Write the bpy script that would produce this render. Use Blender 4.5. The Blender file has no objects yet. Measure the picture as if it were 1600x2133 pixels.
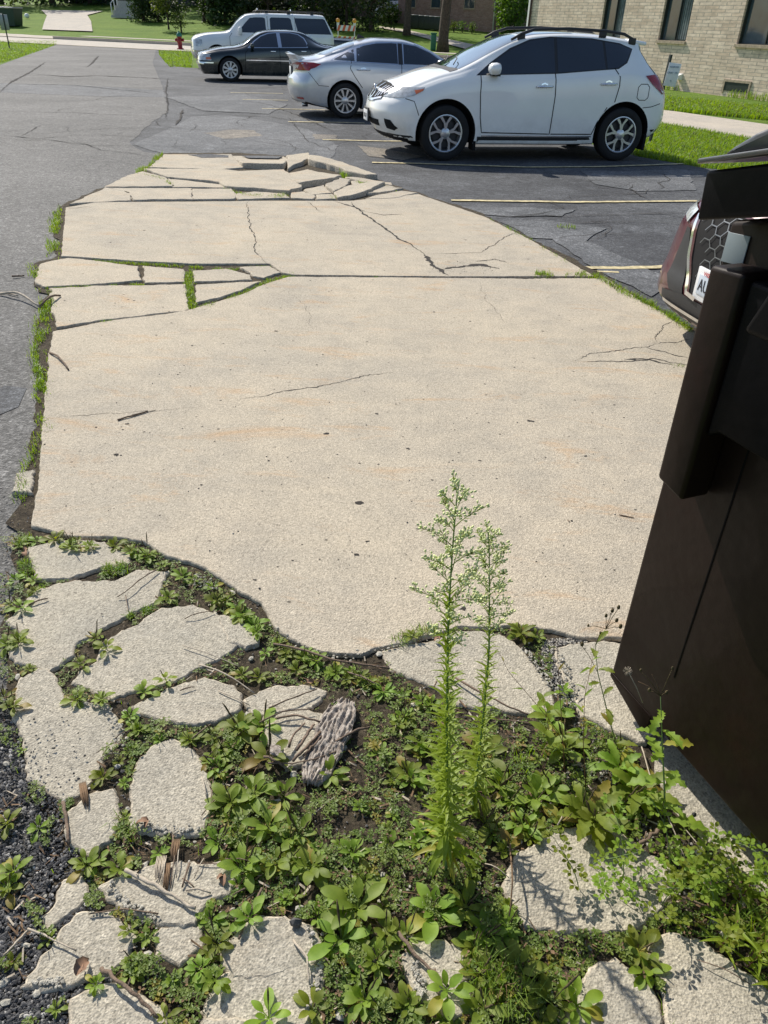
import bpy, bmesh, math, random
from mathutils import Vector, Matrix, noise
from mathutils.geometry import delaunay_2d_cdt
from mathutils.bvhtree import BVHTree
R = math.radians
SC = bpy.context.scene
COL = SC.collection
# ---------------------------------------------------------------- camera
FPX, CXP, CYP = 1580.0, 800.0, 1066.5
CAM_H, HORIZ, ROLL = 1.75, 44.0, 0.035
TH = math.atan((CYP - HORIZ) / FPX)
_F = Vector((0, math.cos(TH), -math.sin(TH)))
_R0 = Vector((1, 0, 0)); _D0 = _F.cross(_R0)
_RV = math.cos(ROLL) * _R0 - math.sin(ROLL) * _D0
_DV = math.sin(ROLL) * _R0 + math.cos(ROLL) * _D0
cam = bpy.data.objects.new('camera', bpy.data.cameras.new('camera'))
COL.objects.link(cam)
m = Matrix((_RV, -_DV, -_F)).transposed().to_4x4()
m.translation = Vector((0, 0, CAM_H))
cam.matrix_world = m
cam.data.sensor_fit = 'VERTICAL'; cam.data.sensor_height = 36.0; cam.data.sensor_width = 27.0
cam.data.lens = 36.0 * FPX / 2133.0
cam.data.clip_start = 0.02; cam.data.clip_end = 2000
SC.camera = cam
# ---------------------------------------------------------------- world and sun
SUN_AZ, SUN_EL = 36.0, 42.0          # degrees left of straight ahead, height
sdir = Vector((-math.sin(R(SUN_AZ)) * math.cos(R(SUN_EL)), math.cos(R(SUN_AZ)) * math.cos(R(SUN_EL)), math.sin(R(SUN_EL))))
W = bpy.data.worlds.new('World'); SC.world = W; W.use_nodes = True
wn = W.node_tree; sky = wn.nodes.new('ShaderNodeTexSky'); sky.sky_type = 'NISHITA'; sky.sun_disc = False
sky.sun_elevation = R(SUN_EL); sky.sun_rotation = R(-SUN_AZ)
sky.air_density = 1.0; sky.dust_density = 1.0; sky.ozone_density = 1.0
wn.links.new(sky.outputs[0], wn.nodes['Background'].inputs[0]); wn.nodes['Background'].inputs[1].default_value = 0.105
sun = bpy.data.objects.new('sun', bpy.data.lights.new('sun', 'SUN')); COL.objects.link(sun)
sun.data.energy = 4.3; sun.data.angle = R(0.5); sun.data.color = (1.0, 0.94, 0.84)
sun.rotation_euler = sdir.to_track_quat('Z', 'Y').to_euler(); sun.location = (-20, 30, 40)
SC.view_settings.view_transform = 'Standard'; SC.view_settings.look = 'None'
SC.view_settings.gamma = 1.0; SC.view_settings.exposure = 0.40; SC.view_settings.use_curve_mapping = False
try:
    SC.cycles.max_bounces = 6; SC.cycles.transparent_max_bounces = 8
except Exception: pass
# ---------------------------------------------------------------- helpers
def g(px, py, z=0.0):
    d = (px - CXP) / FPX * _RV + (py - CYP) / FPX * _DV + _F
    return Vector((0, 0, CAM_H)) + d * ((z - CAM_H) / d.z)
def tag(o, label=None, cat=None, group=None, kind=None):
    if label: o['label'] = label
    if cat: o['category'] = cat
    if group: o['group'] = group
    if kind: o['kind'] = kind
    return o
def empty(name, loc=(0, 0, 0), rz=0.0, label=None, cat=None, group=None):
    o = bpy.data.objects.new(name, None); o.empty_display_size = 0.1
    COL.objects.link(o); o.location = loc; o.rotation_euler = (0, 0, rz)
    return tag(o, label, cat, group)
def copy_tree(o, parent=None):
    c = o.copy(); COL.objects.link(c); c.parent = parent
    for ch in list(o.children): copy_tree(ch, c)
    return c
class MB:
    def __init__(s): s.v = []; s.f = []; s.m = []; s.s = []
    def add(s, vs, fs, mi=0, sm=False):
        b = len(s.v); s.v += [tuple(v) for v in vs]
        for f in fs: s.f.append(tuple(b + i for i in f)); s.m.append(mi); s.s.append(sm)
    def box(s, c, d, rz=0.0, mi=0, M=None):
        c = Vector(c); hx, hy, hz = d[0] / 2, d[1] / 2, d[2] / 2
        P = [Vector((x, y, z)) for z in (-hz, hz) for y in (-hy, hy) for x in (-hx, hx)]
        Q = M if M is not None else Matrix.Rotation(rz, 3, 'Z')
        s.add([Q @ p + c for p in P], [(0, 2, 3, 1), (4, 5, 7, 6), (0, 1, 5, 4), (2, 6, 7, 3), (1, 3, 7, 5), (0, 4, 6, 2)], mi)
    def bbox(s, c, d, b=0.01, rz=0.0, mi=0, M=None):      # box with chamfered edges
        c = Vector(c); h = [x / 2 for x in d]; Q = M if M is not None else Matrix.Rotation(rz, 3, 'Z')
        bm = bmesh.new(); bmesh.ops.create_cube(bm, size=1.0)
        for v in bm.verts: v.co = Vector((v.co.x * d[0], v.co.y * d[1], v.co.z * d[2]))
        bmesh.ops.bevel(bm, geom=list(bm.edges), offset=b, segments=2, affect='EDGES', profile=0.5)
        bm.verts.index_update()
        s.add([Q @ v.co + c for v in bm.verts], [[v.index for v in f.verts] for f in bm.faces], mi, True)
        bm.free()
    def tube(s, pts, r, n=6, mi=0, cap=True, sm=True):
        pts = [Vector(p) for p in pts]; rr = r if isinstance(r, (list, tuple)) else [r] * len(pts)
        vs = []; up = Vector((0.13, 0.31, 0.94))
        for i, p in enumerate(pts):
            t = (pts[min(i + 1, len(pts) - 1)] - pts[max(i - 1, 0)])
            t = t.normalized() if t.length > 1e-9 else Vector((0, 0, 1))
            a = t.cross(up)
            if a.length < 0.05: a = t.cross(Vector((1, 0.2, 0)))
            a.normalize(); b = t.cross(a)
            for k in range(n):
                an = 2 * math.pi * k / n; vs.append(p + (a * math.cos(an) + b * math.sin(an)) * rr[i])
        fs = []
        for i in range(len(pts) - 1):
            for k in range(n): fs.append((i * n + k, i * n + (k + 1) % n, (i + 1) * n + (k + 1) % n, (i + 1) * n + k))
        if cap: fs.append(tuple(range(n - 1, -1, -1))); fs.append(tuple((len(pts) - 1) * n + k for k in range(n)))
        s.add(vs, fs, mi, sm)
    def lathe(s, prof, n=32, c=(0, 0, 0), ax='Y', mi=0, sm=True, closed=False):
        c = Vector(c); vs = []
        for (r, h) in prof:
            for k in range(n):
                a = 2 * math.pi * k / n; x, y = r * math.cos(a), r * math.sin(a)
                vs.append(c + (Vector((x, h, y)) if ax == 'Y' else Vector((x, y, h)) if ax == 'Z' else Vector((h, x, y))))
        fs = []; L = len(prof)
        for i in range(L - (0 if closed else 1)):
            j = (i + 1) % L
            for k in range(n): fs.append((i * n + k, i * n + (k + 1) % n, j * n + (k + 1) % n, j * n + k))
        s.add(vs, fs, mi, sm)
    def prism(s, poly, z0, z1, mi=0, f=None):            # poly 2D -> extruded; f maps (u,v,w)->Vector
        f = f or (lambda u, v, w: Vector((u, v, w))); n = len(poly)
        vs = [f(u, v, z0) for u, v in poly] + [f(u, v, z1) for u, v in poly]
        s.add(vs, [tuple(range(n - 1, -1, -1)), tuple(range(n, 2 * n))] + [(i, (i + 1) % n, n + (i + 1) % n, n + i) for i in range(n)], mi)
    def build(s, name, mats, parent=None, sharp=None, loc=None):
        me = bpy.data.meshes.new(name); me.from_pydata(s.v, [], s.f)
        mats = mats if isinstance(mats, (list, tuple)) else [mats]
        for mm in mats: me.materials.append(mm)
        me.polygons.foreach_set('material_index', s.m); me.polygons.foreach_set('use_smooth', s.s)
        me.update()
        if sharp: me.set_sharp_from_angle(angle=R(sharp))
        o = bpy.data.objects.new(name, me); COL.objects.link(o); o.parent = parent
        if loc is not None: o.location = loc
        return o
# ---------------------------------------------------------------- materials
class NT:
    def __init__(s, name):
        s.m = bpy.data.materials.new(name); s.m.use_nodes = True; s.t = s.m.node_tree
        s.b = s.t.nodes['Principled BSDF']; s.o = s.t.nodes['Material Output']
    def n(s, typ, **kw):
        nd = s.t.nodes.new(typ)
        for k, v in kw.items():
            if k.startswith('i_'): nd.inputs[k[2:].replace('_', ' ')].default_value = v
            else: setattr(nd, k, v)
        return nd
    def l(s, a, b): s.t.links.new(a, b)
    def co(s, scale=(1, 1, 1), rot=0.0, kind='Object'):
        tc = s.n('ShaderNodeTexCoord'); mp = s.n('ShaderNodeMapping'); mp.inputs['Scale'].default_value = scale
        mp.inputs['Rotation'].default_value = (0, 0, rot)
        s.l(tc.outputs[kind], mp.inputs[0]); return mp.outputs[0]
    def noise(s, co, sc, det=4, rough=0.6, dist=0.0):
        nd = s.n('ShaderNodeTexNoise'); nd.inputs['Scale'].default_value = sc; nd.inputs['Detail'].default_value = det
        nd.inputs['Roughness'].default_value = rough; nd.inputs['Distortion'].default_value = dist; s.l(co, nd.inputs[0]); return nd.outputs[0]
    def voro(s, co, sc, feat='F1', out=0, rnd=1.0):
        nd = s.n('ShaderNodeTexVoronoi'); nd.feature = feat; nd.inputs['Scale'].default_value = sc
        nd.inputs['Randomness'].default_value = rnd; s.l(co, nd.inputs[0]); return nd.outputs[out]
    def ramp(s, fac, stops):
        nd = s.n('ShaderNodeValToRGB'); e = nd.color_ramp.elements
        while len(e) < len(stops): e.new(0.5)
        for i, (p, c) in enumerate(stops):
            e[i].position = p; e[i].color = (c, c, c, 1) if isinstance(c, (int, float)) else (*c, 1)
        s.l(fac, nd.inputs[0]); return nd.outputs[0]
    def mix(s, fac, a, b, mode='MIX'):
        nd = s.n('ShaderNodeMix'); nd.data_type = 'RGBA'; nd.blend_type = mode
        for v, k in ((fac, 0), (a, 6), (b, 7)):
            if isinstance(v, (int, float)): nd.inputs[k].default_value = v if k == 0 else (v, v, v, 1)
            elif isinstance(v, tuple): nd.inputs[k].default_value = (*v, 1)
            else: s.l(v, nd.inputs[k])
        return nd.outputs[2]
    def math(s, op, a, b=0.0, clamp=False):
        nd = s.n('ShaderNodeMath'); nd.operation = op; nd.use_clamp = clamp
        for i, v in enumerate((a, b)):
            if isinstance(v, (int, float)): nd.inputs[i].default_value = v
            else: s.l(v, nd.inputs[i])
        return nd.outputs[0]
    def bump(s, h, strength=0.5, dist=0.01, prev=None):
        nd = s.n('ShaderNodeBump'); nd.inputs['Strength'].default_value = strength; nd.inputs['Distance'].default_value = dist
        s.l(h, nd.inputs['Height'])
        if prev is not None: s.l(prev, nd.inputs['Normal'])
        s.l(nd.outputs[0], s.b.inputs['Normal']); return nd.outputs[0]
    def base(s, c, rough=0.7, metal=0.0, spec=0.5, coat=0.0):
        if isinstance(c, tuple): s.b.inputs['Base Color'].default_value = (*c, 1)
        else: s.l(c, s.b.inputs['Base Color'])
        if isinstance(rough, (int, float)): s.b.inputs['Roughness'].default_value = rough
        else: s.l(rough, s.b.inputs['Roughness'])
        s.b.inputs['Metallic'].default_value = metal; s.b.inputs['Specular IOR Level'].default_value = spec
        s.b.inputs['Coat Weight'].default_value = coat; s.b.inputs['Coat Roughness'].default_value = 0.04
        return s.m
def simple(name, c, rough=0.6, metal=0.0, spec=0.5, coat=0.0, var=0.12, sc=8.0, bump=0.0, bsc=60.0, kind='Object'):
    t = NT(name); co = t.co(kind=kind)
    n = t.noise(co, sc, 5)
    lo = tuple(max(0, x * (1 - var)) for x in c); hi = tuple(min(1, x * (1 + var)) for x in c)
    t.base(t.ramp(n, [(0.3, lo), (0.7, hi)]), rough, metal, spec, coat)
    if bump: t.bump(t.noise(co, bsc, 4), bump, 0.004)
    return t.m
def leafmat(name, c1, c2, rough=0.5, trans=0.35, sc=30.0, rv=1.0):
    t = NT(name); co = t.co(kind='Object')
    oi = t.n('ShaderNodeObjectInfo')
    n = t.noise(co, sc, 3)
    c = t.ramp(n, [(0.3, c1), (0.7, c2)])
    hs = t.n('ShaderNodeHueSaturation'); t.l(c, hs.inputs['Color'])
    t.l(t.math('ADD', t.math('MULTIPLY', oi.outputs['Random'], 0.045 * rv), 0.5 - .028 * rv), hs.inputs['Hue'])
    t.l(t.math('ADD', t.math('MULTIPLY', oi.outputs['Random'], 0.6 * rv), 1.0 - .25 * rv), hs.inputs['Value'])
    t.base(hs.outputs[0], rough, 0, 0.4)
    tr = t.n('ShaderNodeBsdfTranslucent'); mx = t.n('ShaderNodeMixShader'); mx.inputs[0].default_value = trans
    hs2 = t.n('ShaderNodeHueSaturation'); hs2.inputs['Saturation'].default_value = 1.25; hs2.inputs['Value'].default_value = 1.7; hs2.inputs['Hue'].default_value = 0.485
    t.l(hs.outputs[0], hs2.inputs['Color']); t.l(hs2.outputs[0], tr.inputs[0])
    t.l(t.b.outputs[0], mx.inputs[1]); t.l(tr.outputs[0], mx.inputs[2]); t.l(mx.outputs[0], t.o.inputs[0])
    return t.m
def concrete(name, a, b, speck=0.5, warm=0.0):
    t = NT(name); co = t.co()
    big = t.noise(co, 0.9, 6, 0.62, 0.3); mid = t.noise(co, 5.0, 6, 0.7); fine = t.noise(co, 150.0, 3, 0.8)
    c = t.mix(t.ramp(big, [(0.32, 0.0), (0.68, 1.0)]), a, b)
    c = t.mix(t.ramp(mid, [(0.36, 0.38), (0.56, 0.0)]), c, (a[0] * .60, a[1] * .63, a[2] * .68))
    blot = t.noise(co, 1.7, 7, 0.68, 0.8); c = t.mix(t.ramp(blot, [(0.50, 0.0), (0.68, 0.55)]), c, (a[0] * .68, a[1] * .71, a[2] * .76))
    blot2 = t.noise(t.co((1, 1, 3)), 0.55, 4, 0.5, 0.4); c = t.mix(t.ramp(blot2, [(0.45, 0.0), (0.7, 0.4)]), c, (a[0] * 1.16, a[1] * 1.13, a[2] * 1.06))
    gr = t.noise(co, 70.0, 2, 0.9); c = t.mix(1.0, c, t.ramp(gr, [(0.3, 0.80), (0.7, 1.18)]), 'MULTIPLY')
    if warm:                                                        # rusty drip stains
        cs = t.co((1.1, 3.2, 1), 0.35); st = t.noise(cs, 1.3, 7, 0.75, 0.6)
        c = t.mix(t.math('MULTIPLY', t.ramp(st, [(0.55, 0.0), (0.78, 1.0)]), warm), c, (0.52, 0.30, 0.13))
        cs = t.co((0.8, 9.0, 1), 0.1); st = t.noise(cs, 1.0, 5, 0.7)
        c = t.mix(t.ramp(st, [(0.35, 0.22), (0.5, 0.0)]), c, (a[0] * 1.12, a[1] * 1.1, a[2] * 1.06))
    v = t.voro(co, 210.0, out=1); sp = t.ramp(v, [(0.0, 0.52), (0.35, 0.88), (0.7, 1.05), (1.0, 1.3)])
    c = t.mix(speck, c, t.mix(1.0, c, sp, 'MULTIPLY'))
    v2 = t.voro(co, 85.0, out=1); sp2 = t.ramp(v2, [(0.0, 0.4), (0.08, 1.0), (0.93, 1.0), (1.0, 1.35)])
    c = t.mix(speck, c, t.mix(1.0, c, sp2, 'MULTIPLY'))
    pit = t.ramp(t.voro(co, 6.0), [(0.03, 0.0), (0.055, 1.0)])
    c = t.mix(1.0, c, t.ramp(pit, [(0.0, 0.35), (1.0, 1.0)]), 'MULTIPLY')
    t.base(c, 0.9, 0, 0.25)
    b1 = t.bump(fine, 0.5, 0.004)
    b2 = t.bump(t.voro(co, 170.0), 0.45, 0.004, b1)
    t.bump(pit, 0.6, 0.004, b2)
    return t.m
def asphalt(name, a, b, agg=1.0, patchy=0.5, rough=0.85):
    t = NT(name); co = t.co()
    big = t.noise(co, 0.35, 6, 0.6, 0.4); mid = t.noise(co, 2.2, 6, 0.7)
    c = t.mix(t.ramp(big, [(0.38, 0.0), (0.62, 1.0)]), a, b)
    c = t.mix(t.ramp(mid, [(0.5, 0.0), (0.75, patchy)]), c, tuple(min(1, x * 1.6) for x in b))
    cs = t.co((0.5, 6.0, 1), 0.22); st = t.noise(cs, 0.7, 5, 0.7)
    c = t.mix(t.ramp(st, [(0.5, 0.0), (0.7, 0.35 * patchy)]), c, tuple(x * 0.55 for x in a))
    g1 = t.noise(co, 14.0, 5, .85); c = t.mix(1.0, c, t.ramp(g1, [(0.32, 0.68), (0.5, 1.0), (0.68, 1.38)]), 'MULTIPLY'); g2 = t.noise(co, 45.0, 3, .8); c = t.mix(1.0, c, t.ramp(g2, [(0.35, 0.72), (0.65, 1.32)]), 'MULTIPLY')
    v = t.voro(co, 95.0, out=1); sp = t.ramp(v, [(0.0, 0.35), (0.5, 0.8), (0.85, 1.3), (1.0, 2.6)])
    c = t.mix(agg * 0.8, c, t.mix(1.0, c, sp, 'MULTIPLY'))
    v3 = t.voro(co, 38.0, out=1); c = t.mix(agg * 0.5, c, t.mix(1.0, c, t.ramp(v3, [(0.0, 0.45), (0.5, 0.9), (0.85, 1.2), (1.0, 2.0)]), 'MULTIPLY'))
    t.base(c, rough, 0, 0.4)
    b1 = t.bump(t.voro(co, 95.0), 0.7 * agg, 0.006)
    t.bump(t.noise(co, 260.0, 3), 0.4, 0.003, b1)
    return t.m
M = {}
M['concrete'] = concrete('concrete', (0.515, 0.447, 0.343), (0.440, 0.392, 0.312), 0.85, 0.75)
M['concrete_old'] = concrete('weathered_concrete', (0.475, 0.43, 0.34), (0.40, 0.365, 0.295), 1.0, 0.12)
M['concrete_edge'] = simple('broken_concrete', (0.44, 0.385, 0.30), 0.95, var=0.5, sc=60, bump=1.0, bsc=140)
M['sidewalk'] = concrete('sidewalk_concrete', (0.52, 0.46, 0.38), (0.46, 0.41, 0.34), 0.3)
M['street'] = concrete('street_concrete', (0.52, 0.47, 0.40), (0.46, 0.42, 0.36), 0.2)
M['crack'] = simple('crack_dark', (0.035, 0.03, 0.025), 1.0, var=0.5, sc=40)
M['asphalt_new'] = asphalt('asphalt_coarse', (0.122, 0.119, 0.113), (0.170, 0.165, 0.156), 1.0, 0.3)
M['asphalt_old'] = asphalt('asphalt_worn', (0.050, 0.052, 0.057), (0.105, 0.109, 0.115), 0.9, 0.75)
M['asphalt_pale'] = asphalt('asphalt_pale', (0.100, 0.105, 0.111), (0.155, 0.158, 0.162), 0.9, 0.7)
M['sand'] = asphalt('sandy_stain', (0.14, 0.13, 0.115), (0.24, 0.21, 0.17), 0.9, 0.8)
M['paint'] = simple('faded_yellow_paint', (0.52, 0.44, 0.25), 0.8, var=0.5, sc=16)
def soilmat():
    t = NT('soil'); co = t.co()
    n = t.noise(co, 18.0, 8, 0.75); f = t.noise(co, 120.0, 4, 0.8)
    c = t.ramp(n, [(0.3, (0.035, 0.028, 0.02)), (0.55, (0.10, 0.08, 0.055)), (0.8, (0.06, 0.075, 0.03))])
    v = t.voro(co, 120.0, out=1); c = t.mix(0.8, c, t.mix(1.0, c, t.ramp(v, [(0, 0.4), (0.8, 1.2), (0.97, 3.5)]), 'MULTIPLY'))
    t.base(c, 0.95, 0, 0.2); b = t.bump(f, 0.9, 0.01); t.bump(n, 0.8, 0.02, b); return t.m
M['soil'] = soilmat()
def grassmat(name, a, b):
    t = NT(name); co = t.co(); n = t.noise(co, 0.7, 6, 0.7); f = t.noise(t.co((1, 1, 1)), 14.0, 6, 0.8)
    c = t.mix(t.ramp(n, [(0.35, 0.0), (0.65, 1.0)]), a, b)
    c = t.mix(1.0, c, t.ramp(f, [(0.3, 0.35), (0.7, 1.45)]), 'MULTIPLY'); st = t.noise(t.co((.25, 2.2, 1)), 1.0, 6, .7); c = t.mix(t.ramp(st, [(.42, 0.0), (.62, .5)]), c, (a[0] * .45, a[1] * .5, a[2] * .5))
    t.base(c, 0.9, 0, 0.2); t.bump(f, 1.0, 0.05); return t.m
M['lawn'] = grassmat('lawn_grass', (0.115, 0.21, 0.016), (0.17, 0.255, 0.03))
# ================================================================ GROUND AND STRUCTURE
rnd = random.Random(7)
def sheet(name, pts, z, mat, th=0.0):
    mb = MB(); n = len(pts)
    vs = [(p[0], p[1], (p[2] if len(p) > 2 else 0) + z) for p in pts]
    if th:
        mb.add(vs + [(a, b, c - th) for a, b, c in vs], [tuple(range(n))] + [(i, n + i, n + (i + 1) % n, (i + 1) % n) for i in range(n)])
    else: mb.add(vs, [tuple(range(n))])
    o = mb.build(name, mat); 
    if o.data.polygons[0].normal.z < 0: o.data.flip_normals()
    return tag(o, kind='structure')
def area2(p): return sum(p[i][0] * p[(i + 1) % len(p)][1] - p[(i + 1) % len(p)][0] * p[i][1] for i in range(len(p))) / 2
def jag(pts, step, amp, seed=0, closed=True):
    """roughen an outline: fractal offsets along each edge's normal"""
    out = []; n = len(pts)
    for i in range(n if closed else n - 1):
        a = Vector(pts[i][:2]); b = Vector(pts[(i + 1) % n][:2]); L = (b - a).length
        k = max(1, int(L / step)); nr = Vector((-(b - a).y, (b - a).x)).normalized() if L > 1e-6 else Vector((0, 0))
        for j in range(k):
            p = a.lerp(b, j / k)
            q = Vector((p.x * 9 + seed, p.y * 9, seed * 1.7)); q2 = Vector((p.x * 45 + seed, p.y * 45, seed * 2.3)); q3 = Vector((p.x * 150, p.y * 150, seed))
            o = (noise.noise(q) * 1.0 + noise.noise(q2) * 0.55 + noise.noise(q3) * 0.3) * amp
            out.append(p + nr * o)
    if not closed: out.append(Vector(pts[-1][:2]))
    return out
def inset(pts, d):
    n = len(pts); s = 1 if area2(pts) > 0 else -1; out = []
    for i in range(n):
        a, b, c = pts[i - 1], pts[i], pts[(i + 1) % n]
        t = (Vector(c) - Vector(a)); t = t.normalized() if t.length > 1e-9 else Vector((1, 0))
        out.append(Vector(b) + Vector((-t.y, t.x)) * s * d)
    return out
def offset_poly(pts, d):
    # mitred outward offset, keeps corners angular (pts counter-clockwise)
    n = len(pts); out = []
    for i in range(n):
        a, b, c = Vector(pts[i - 1]), Vector(pts[i]), Vector(pts[(i + 1) % n]); e1 = (b - a).normalized(); e2 = (c - b).normalized()
        n1 = Vector((e1.y, -e1.x)); n2 = Vector((e2.y, -e2.x)); m_ = n1 + n2
        if m_.length < .3: out.append(b + n1 * d); continue
        m_.normalize(); out.append(b + m_ * min(d / max(.45, m_.dot(n1)), d * 1.9))
    return out
SLABS = []          # world outlines, used to keep plants out of them
def slab(px, top=0.0, mats=None, grow=0.0, step=0.03, amp=0.012, rag=0.012, th=0.09, seed=1, tilt=(0, 0), name='concrete_slab', keep=True, world=False):
    pts = [Vector(p) if world else g(p[0], p[1], 0).xy for p in px]
    if area2(pts) < 0: pts.reverse()
    if grow: pts = offset_poly(pts, grow)
    pts = jag(pts, step, amp, seed)
    if keep: SLABS.append(pts)
    c = sum((Vector(p) for p in pts), Vector((0, 0))) / len(pts)
    r1 = inset(pts, rag * 0.45); r2 = inset(pts, rag)
    H = lambda p: top + (p.x - c.x) * tilt[0] + (p.y - c.y) * tilt[1]
    n = len(pts); mb = MB(); V = []
    for ring, dz in ((pts, -th), (pts, -rag * 1.1), (r1, -rag * 0.35), (r2, 0.0)):
        for p in ring:
            k = noise.noise(Vector((p.x * 60, p.y * 60, dz * 30 + seed)))
            V.append((p.x, p.y, H(p) + dz + (k * rag * 0.4 if -th < dz < 0 else 0)))
    F = []; 
    for r in range(3):
        for i in range(n): j = (i + 1) % n; F.append((r * n + i, r * n + j, (r + 1) * n + j, (r + 1) * n + i))
    mb.add(V, F, 1, True); rv_ = delaunay_2d_cdt([Vector(p[:2]) for p in r2], [(i, (i + 1) % n) for i in range(n)], [], 1, 1e-6)
    zt = {(round(p.x, 5), round(p.y, 5)): V[3 * n + i][2] for i, p in enumerate(r2)}
    mb.add([(v.x, v.y, zt.get((round(v.x, 5), round(v.y, 5)), H(v))) for v in rv_[0]], rv_[2], 0)
    o = mb.build(name, mats or [M['concrete'], M['concrete_edge']])
    return tag(o, kind='structure')
def crackline(px, w, z, seed=3, step=0.02, amp=0.015, world=False):
    """a thin dark open crack in a slab: returns strip geometry"""
    pts = jag([Vector(p) if world else g(p[0], p[1], 0).xy for p in px], step, amp, seed, closed=False)
    L = []; Rr = []; n = len(pts)
    for i, p in enumerate(pts):
        t = (Vector(pts[min(i + 1, n - 1)]) - Vector(pts[max(i - 1, 0)])).normalized(); nn = Vector((-t.y, t.x))
        k = w * (0.35 + 0.9 * abs(noise.noise(Vector((p.x * 14, p.y * 14, seed)))) * 1.6) * min(1, 4 * min(i, n - 1 - i) / n + 0.15)
        L.append(p + nn * k / 2); Rr.append(p - nn * k / 2 * (0.6 + 0.8 * abs(noise.noise(Vector((p.x * 30, p.y * 30, seed + 5))))))
    V = [(p.x, p.y, z) for p in L] + [(p.x, p.y, z) for p in Rr]
    return V, [(i + 1, i, n + i, n + i + 1) for i in range(n - 1)]
# terrain: flat lot, gentle rise beyond the street
SX, SY = 0.936, -0.352                # along the street; away from us is (0.352, 0.936)
def dist(x, y): return 0.352 * x + 0.936 * y
def terr(x, y):
    d = dist(x, y); z = max(0.0, d - 54.5) * 0.075
    if 53 < d < 58: z = (d - 53) ** 2 / 10 * 0.105
    return min(z, 7.0)
def gt(px, py, dz=0.0):
    d = (px - CXP) / FPX * _RV + (py - CYP) / FPX * _DV + _F; d = d / d.xy.length
    t = 8.0; p = Vector((0, 0, 0))
    while t < 110:
        p = Vector((0, 0, CAM_H)) + d * t
        if p.z <= terr(p.x, p.y) + dz: break
        t += 0.2
    return Vector((p.x, p.y, terr(p.x, p.y)))
mb = MB(); xs = [-300 + i * 5 for i in range(121)]; ys = [-40 + i * 6 for i in range(8)] + [8 + i * 3 for i in range(60)] + [190 + i * 15 for i in range(15)]
V = [(x, y, -0.05 + terr(x, y)) for y in ys for x in xs]; nx = len(xs)
mb.add(V, [(j * nx + i, j * nx + i + 1, (j + 1) * nx + i + 1, (j + 1) * nx + i) for j in range(len(ys) - 1) for i in range(nx - 1)], 0, True)
tag(mb.build('ground', M['lawn']), kind='structure')
# --- street direction, measured on the photo
def GP(l, z=0.0): return [g(px, py, z) for px, py in l]
lot = [g(0, 2400), g(-900, 2300), g(-900, 900), g(-700, 300), g(-260, 200), g(0, 133), g(118, 92), g(330, 103), g(331, 112), g(345, 130), g(385, 139), g(470, 142), g(800, 165), g(1100, 262), g(1330, 322), g(1472, 346), g(1800, 372), g(2600, 900), g(3000, 2600)]
sheet('parking_lot', [(p.x, p.y) for p in lot], -0.03, M['asphalt_old'])
drv = [g(-850, 2300), g(-850, 900), g(-650, 300), g(-240, 200), g(2, 133), g(118, 92), g(325, 103), g(318, 130), g(335, 170), g(345, 205), g(350, 230), g(325, 245), g(300, 265), g(270, 296), g(300, 312), g(340, 318), g(300, 350), g(240, 395), g(150, 435), g(140, 545), g(120, 600), g(130, 700), g(130, 860), g(110, 1000), g(120, 1100), g(120, 1250), g(130, 1480), g(160, 1640), g(150, 2300)]
sheet('driveway', jag([p.xy for p in drv], 0.25, 0.05, 4), -0.026, M['asphalt_new'])
for i, (pl_, mt) in enumerate([([(275, 297), (345, 268), (400, 240), (470, 236), (560, 250), (640, 266), (705, 300), (690, 328), (480, 319), (345, 318)], 'asphalt_pale'), ([(425, 274), (480, 267), (530, 268), (545, 280), (470, 286)], 'sand'), ([(650, 276), (700, 278), (705, 286), (660, 287)], 'sand'), ([(742, 300), (800, 306), (880, 322), (840, 330), (770, 322)], 'sand'),
        ([(1210, 352), (1330, 352), (1435, 350), (1450, 392), (1330, 394), (1240, 380)], 'asphalt_pale'), ([(940, 425), (1080, 428), (1200, 432), (1170, 446), (1060, 446), (985, 440)], 'asphalt_pale'), ([(1040, 456), (1130, 452), (1260, 470), (1220, 500), (1110, 490)], 'asphalt_pale'), ([(1130, 478), (1230, 500), (1400, 575), (1360, 612), (1250, 560)], 'asphalt_pale'), ([(345, 200), (520, 196), (600, 215), (560, 235), (420, 228)], 'asphalt_pale')]):
    sheet('asphalt_patch', jag([g(*p).xy for p in pl_], .14, .05, 70 + i), -0.0245 + .0004 * i, M[mt])
for i, (pl_, mt) in enumerate([([(0, 171), (160, 175), (340, 186), (345, 200), (200, 198), (0, 190)], 'asphalt_pale'), ([(-60, 830), (20, 790), (52, 800), (40, 840), (-60, 880)], 'asphalt_old')]):
    sheet('asphalt_patch', jag([g(*p).xy for p in pl_], .2, .06, 90 + i), -0.0235 + .0003 * i, M[mt])
# worn light streaks and patch seams in the asphalt
mb = MB()
for i, (l, w) in enumerate([([(0, 172), (160, 176), (300, 190), (345, 196)], .10), ([(60, 152), (140, 158), (200, 156), (300, 160), (370, 165)], .22), ([(0, 230), (150, 232), (320, 240)], .05),
        ([(0, 278), (100, 288), (190, 300), (260, 300)], .05), ([(95, 128), (60, 150), (20, 170), (0, 190)], .12), ([(205, 115), (190, 132), (180, 138)], .16), ([(350, 160), (345, 190), (350, 215), (345, 245), (330, 250)], .06),
        ([(400, 236), (560, 240), (700, 262)], .04), ([(480, 205), (560, 215), (640, 245), (700, 275)], .04), ([(380, 225), (375, 245), (365, 258)], .10),
        ([(1030, 450), (1120, 445), (1180, 446), (1450, 438)], .035), ([(1110, 370), (1250, 372), (1330, 385)], .02), ([(1250, 345), (1400, 392)], .015), ([(600, 240), (640, 290), (720, 320)], .03)]):
    V, F = crackline(l, w * .8, -0.019, 20 + i, 0.15, 0.05); mb.add(V, F)
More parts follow.
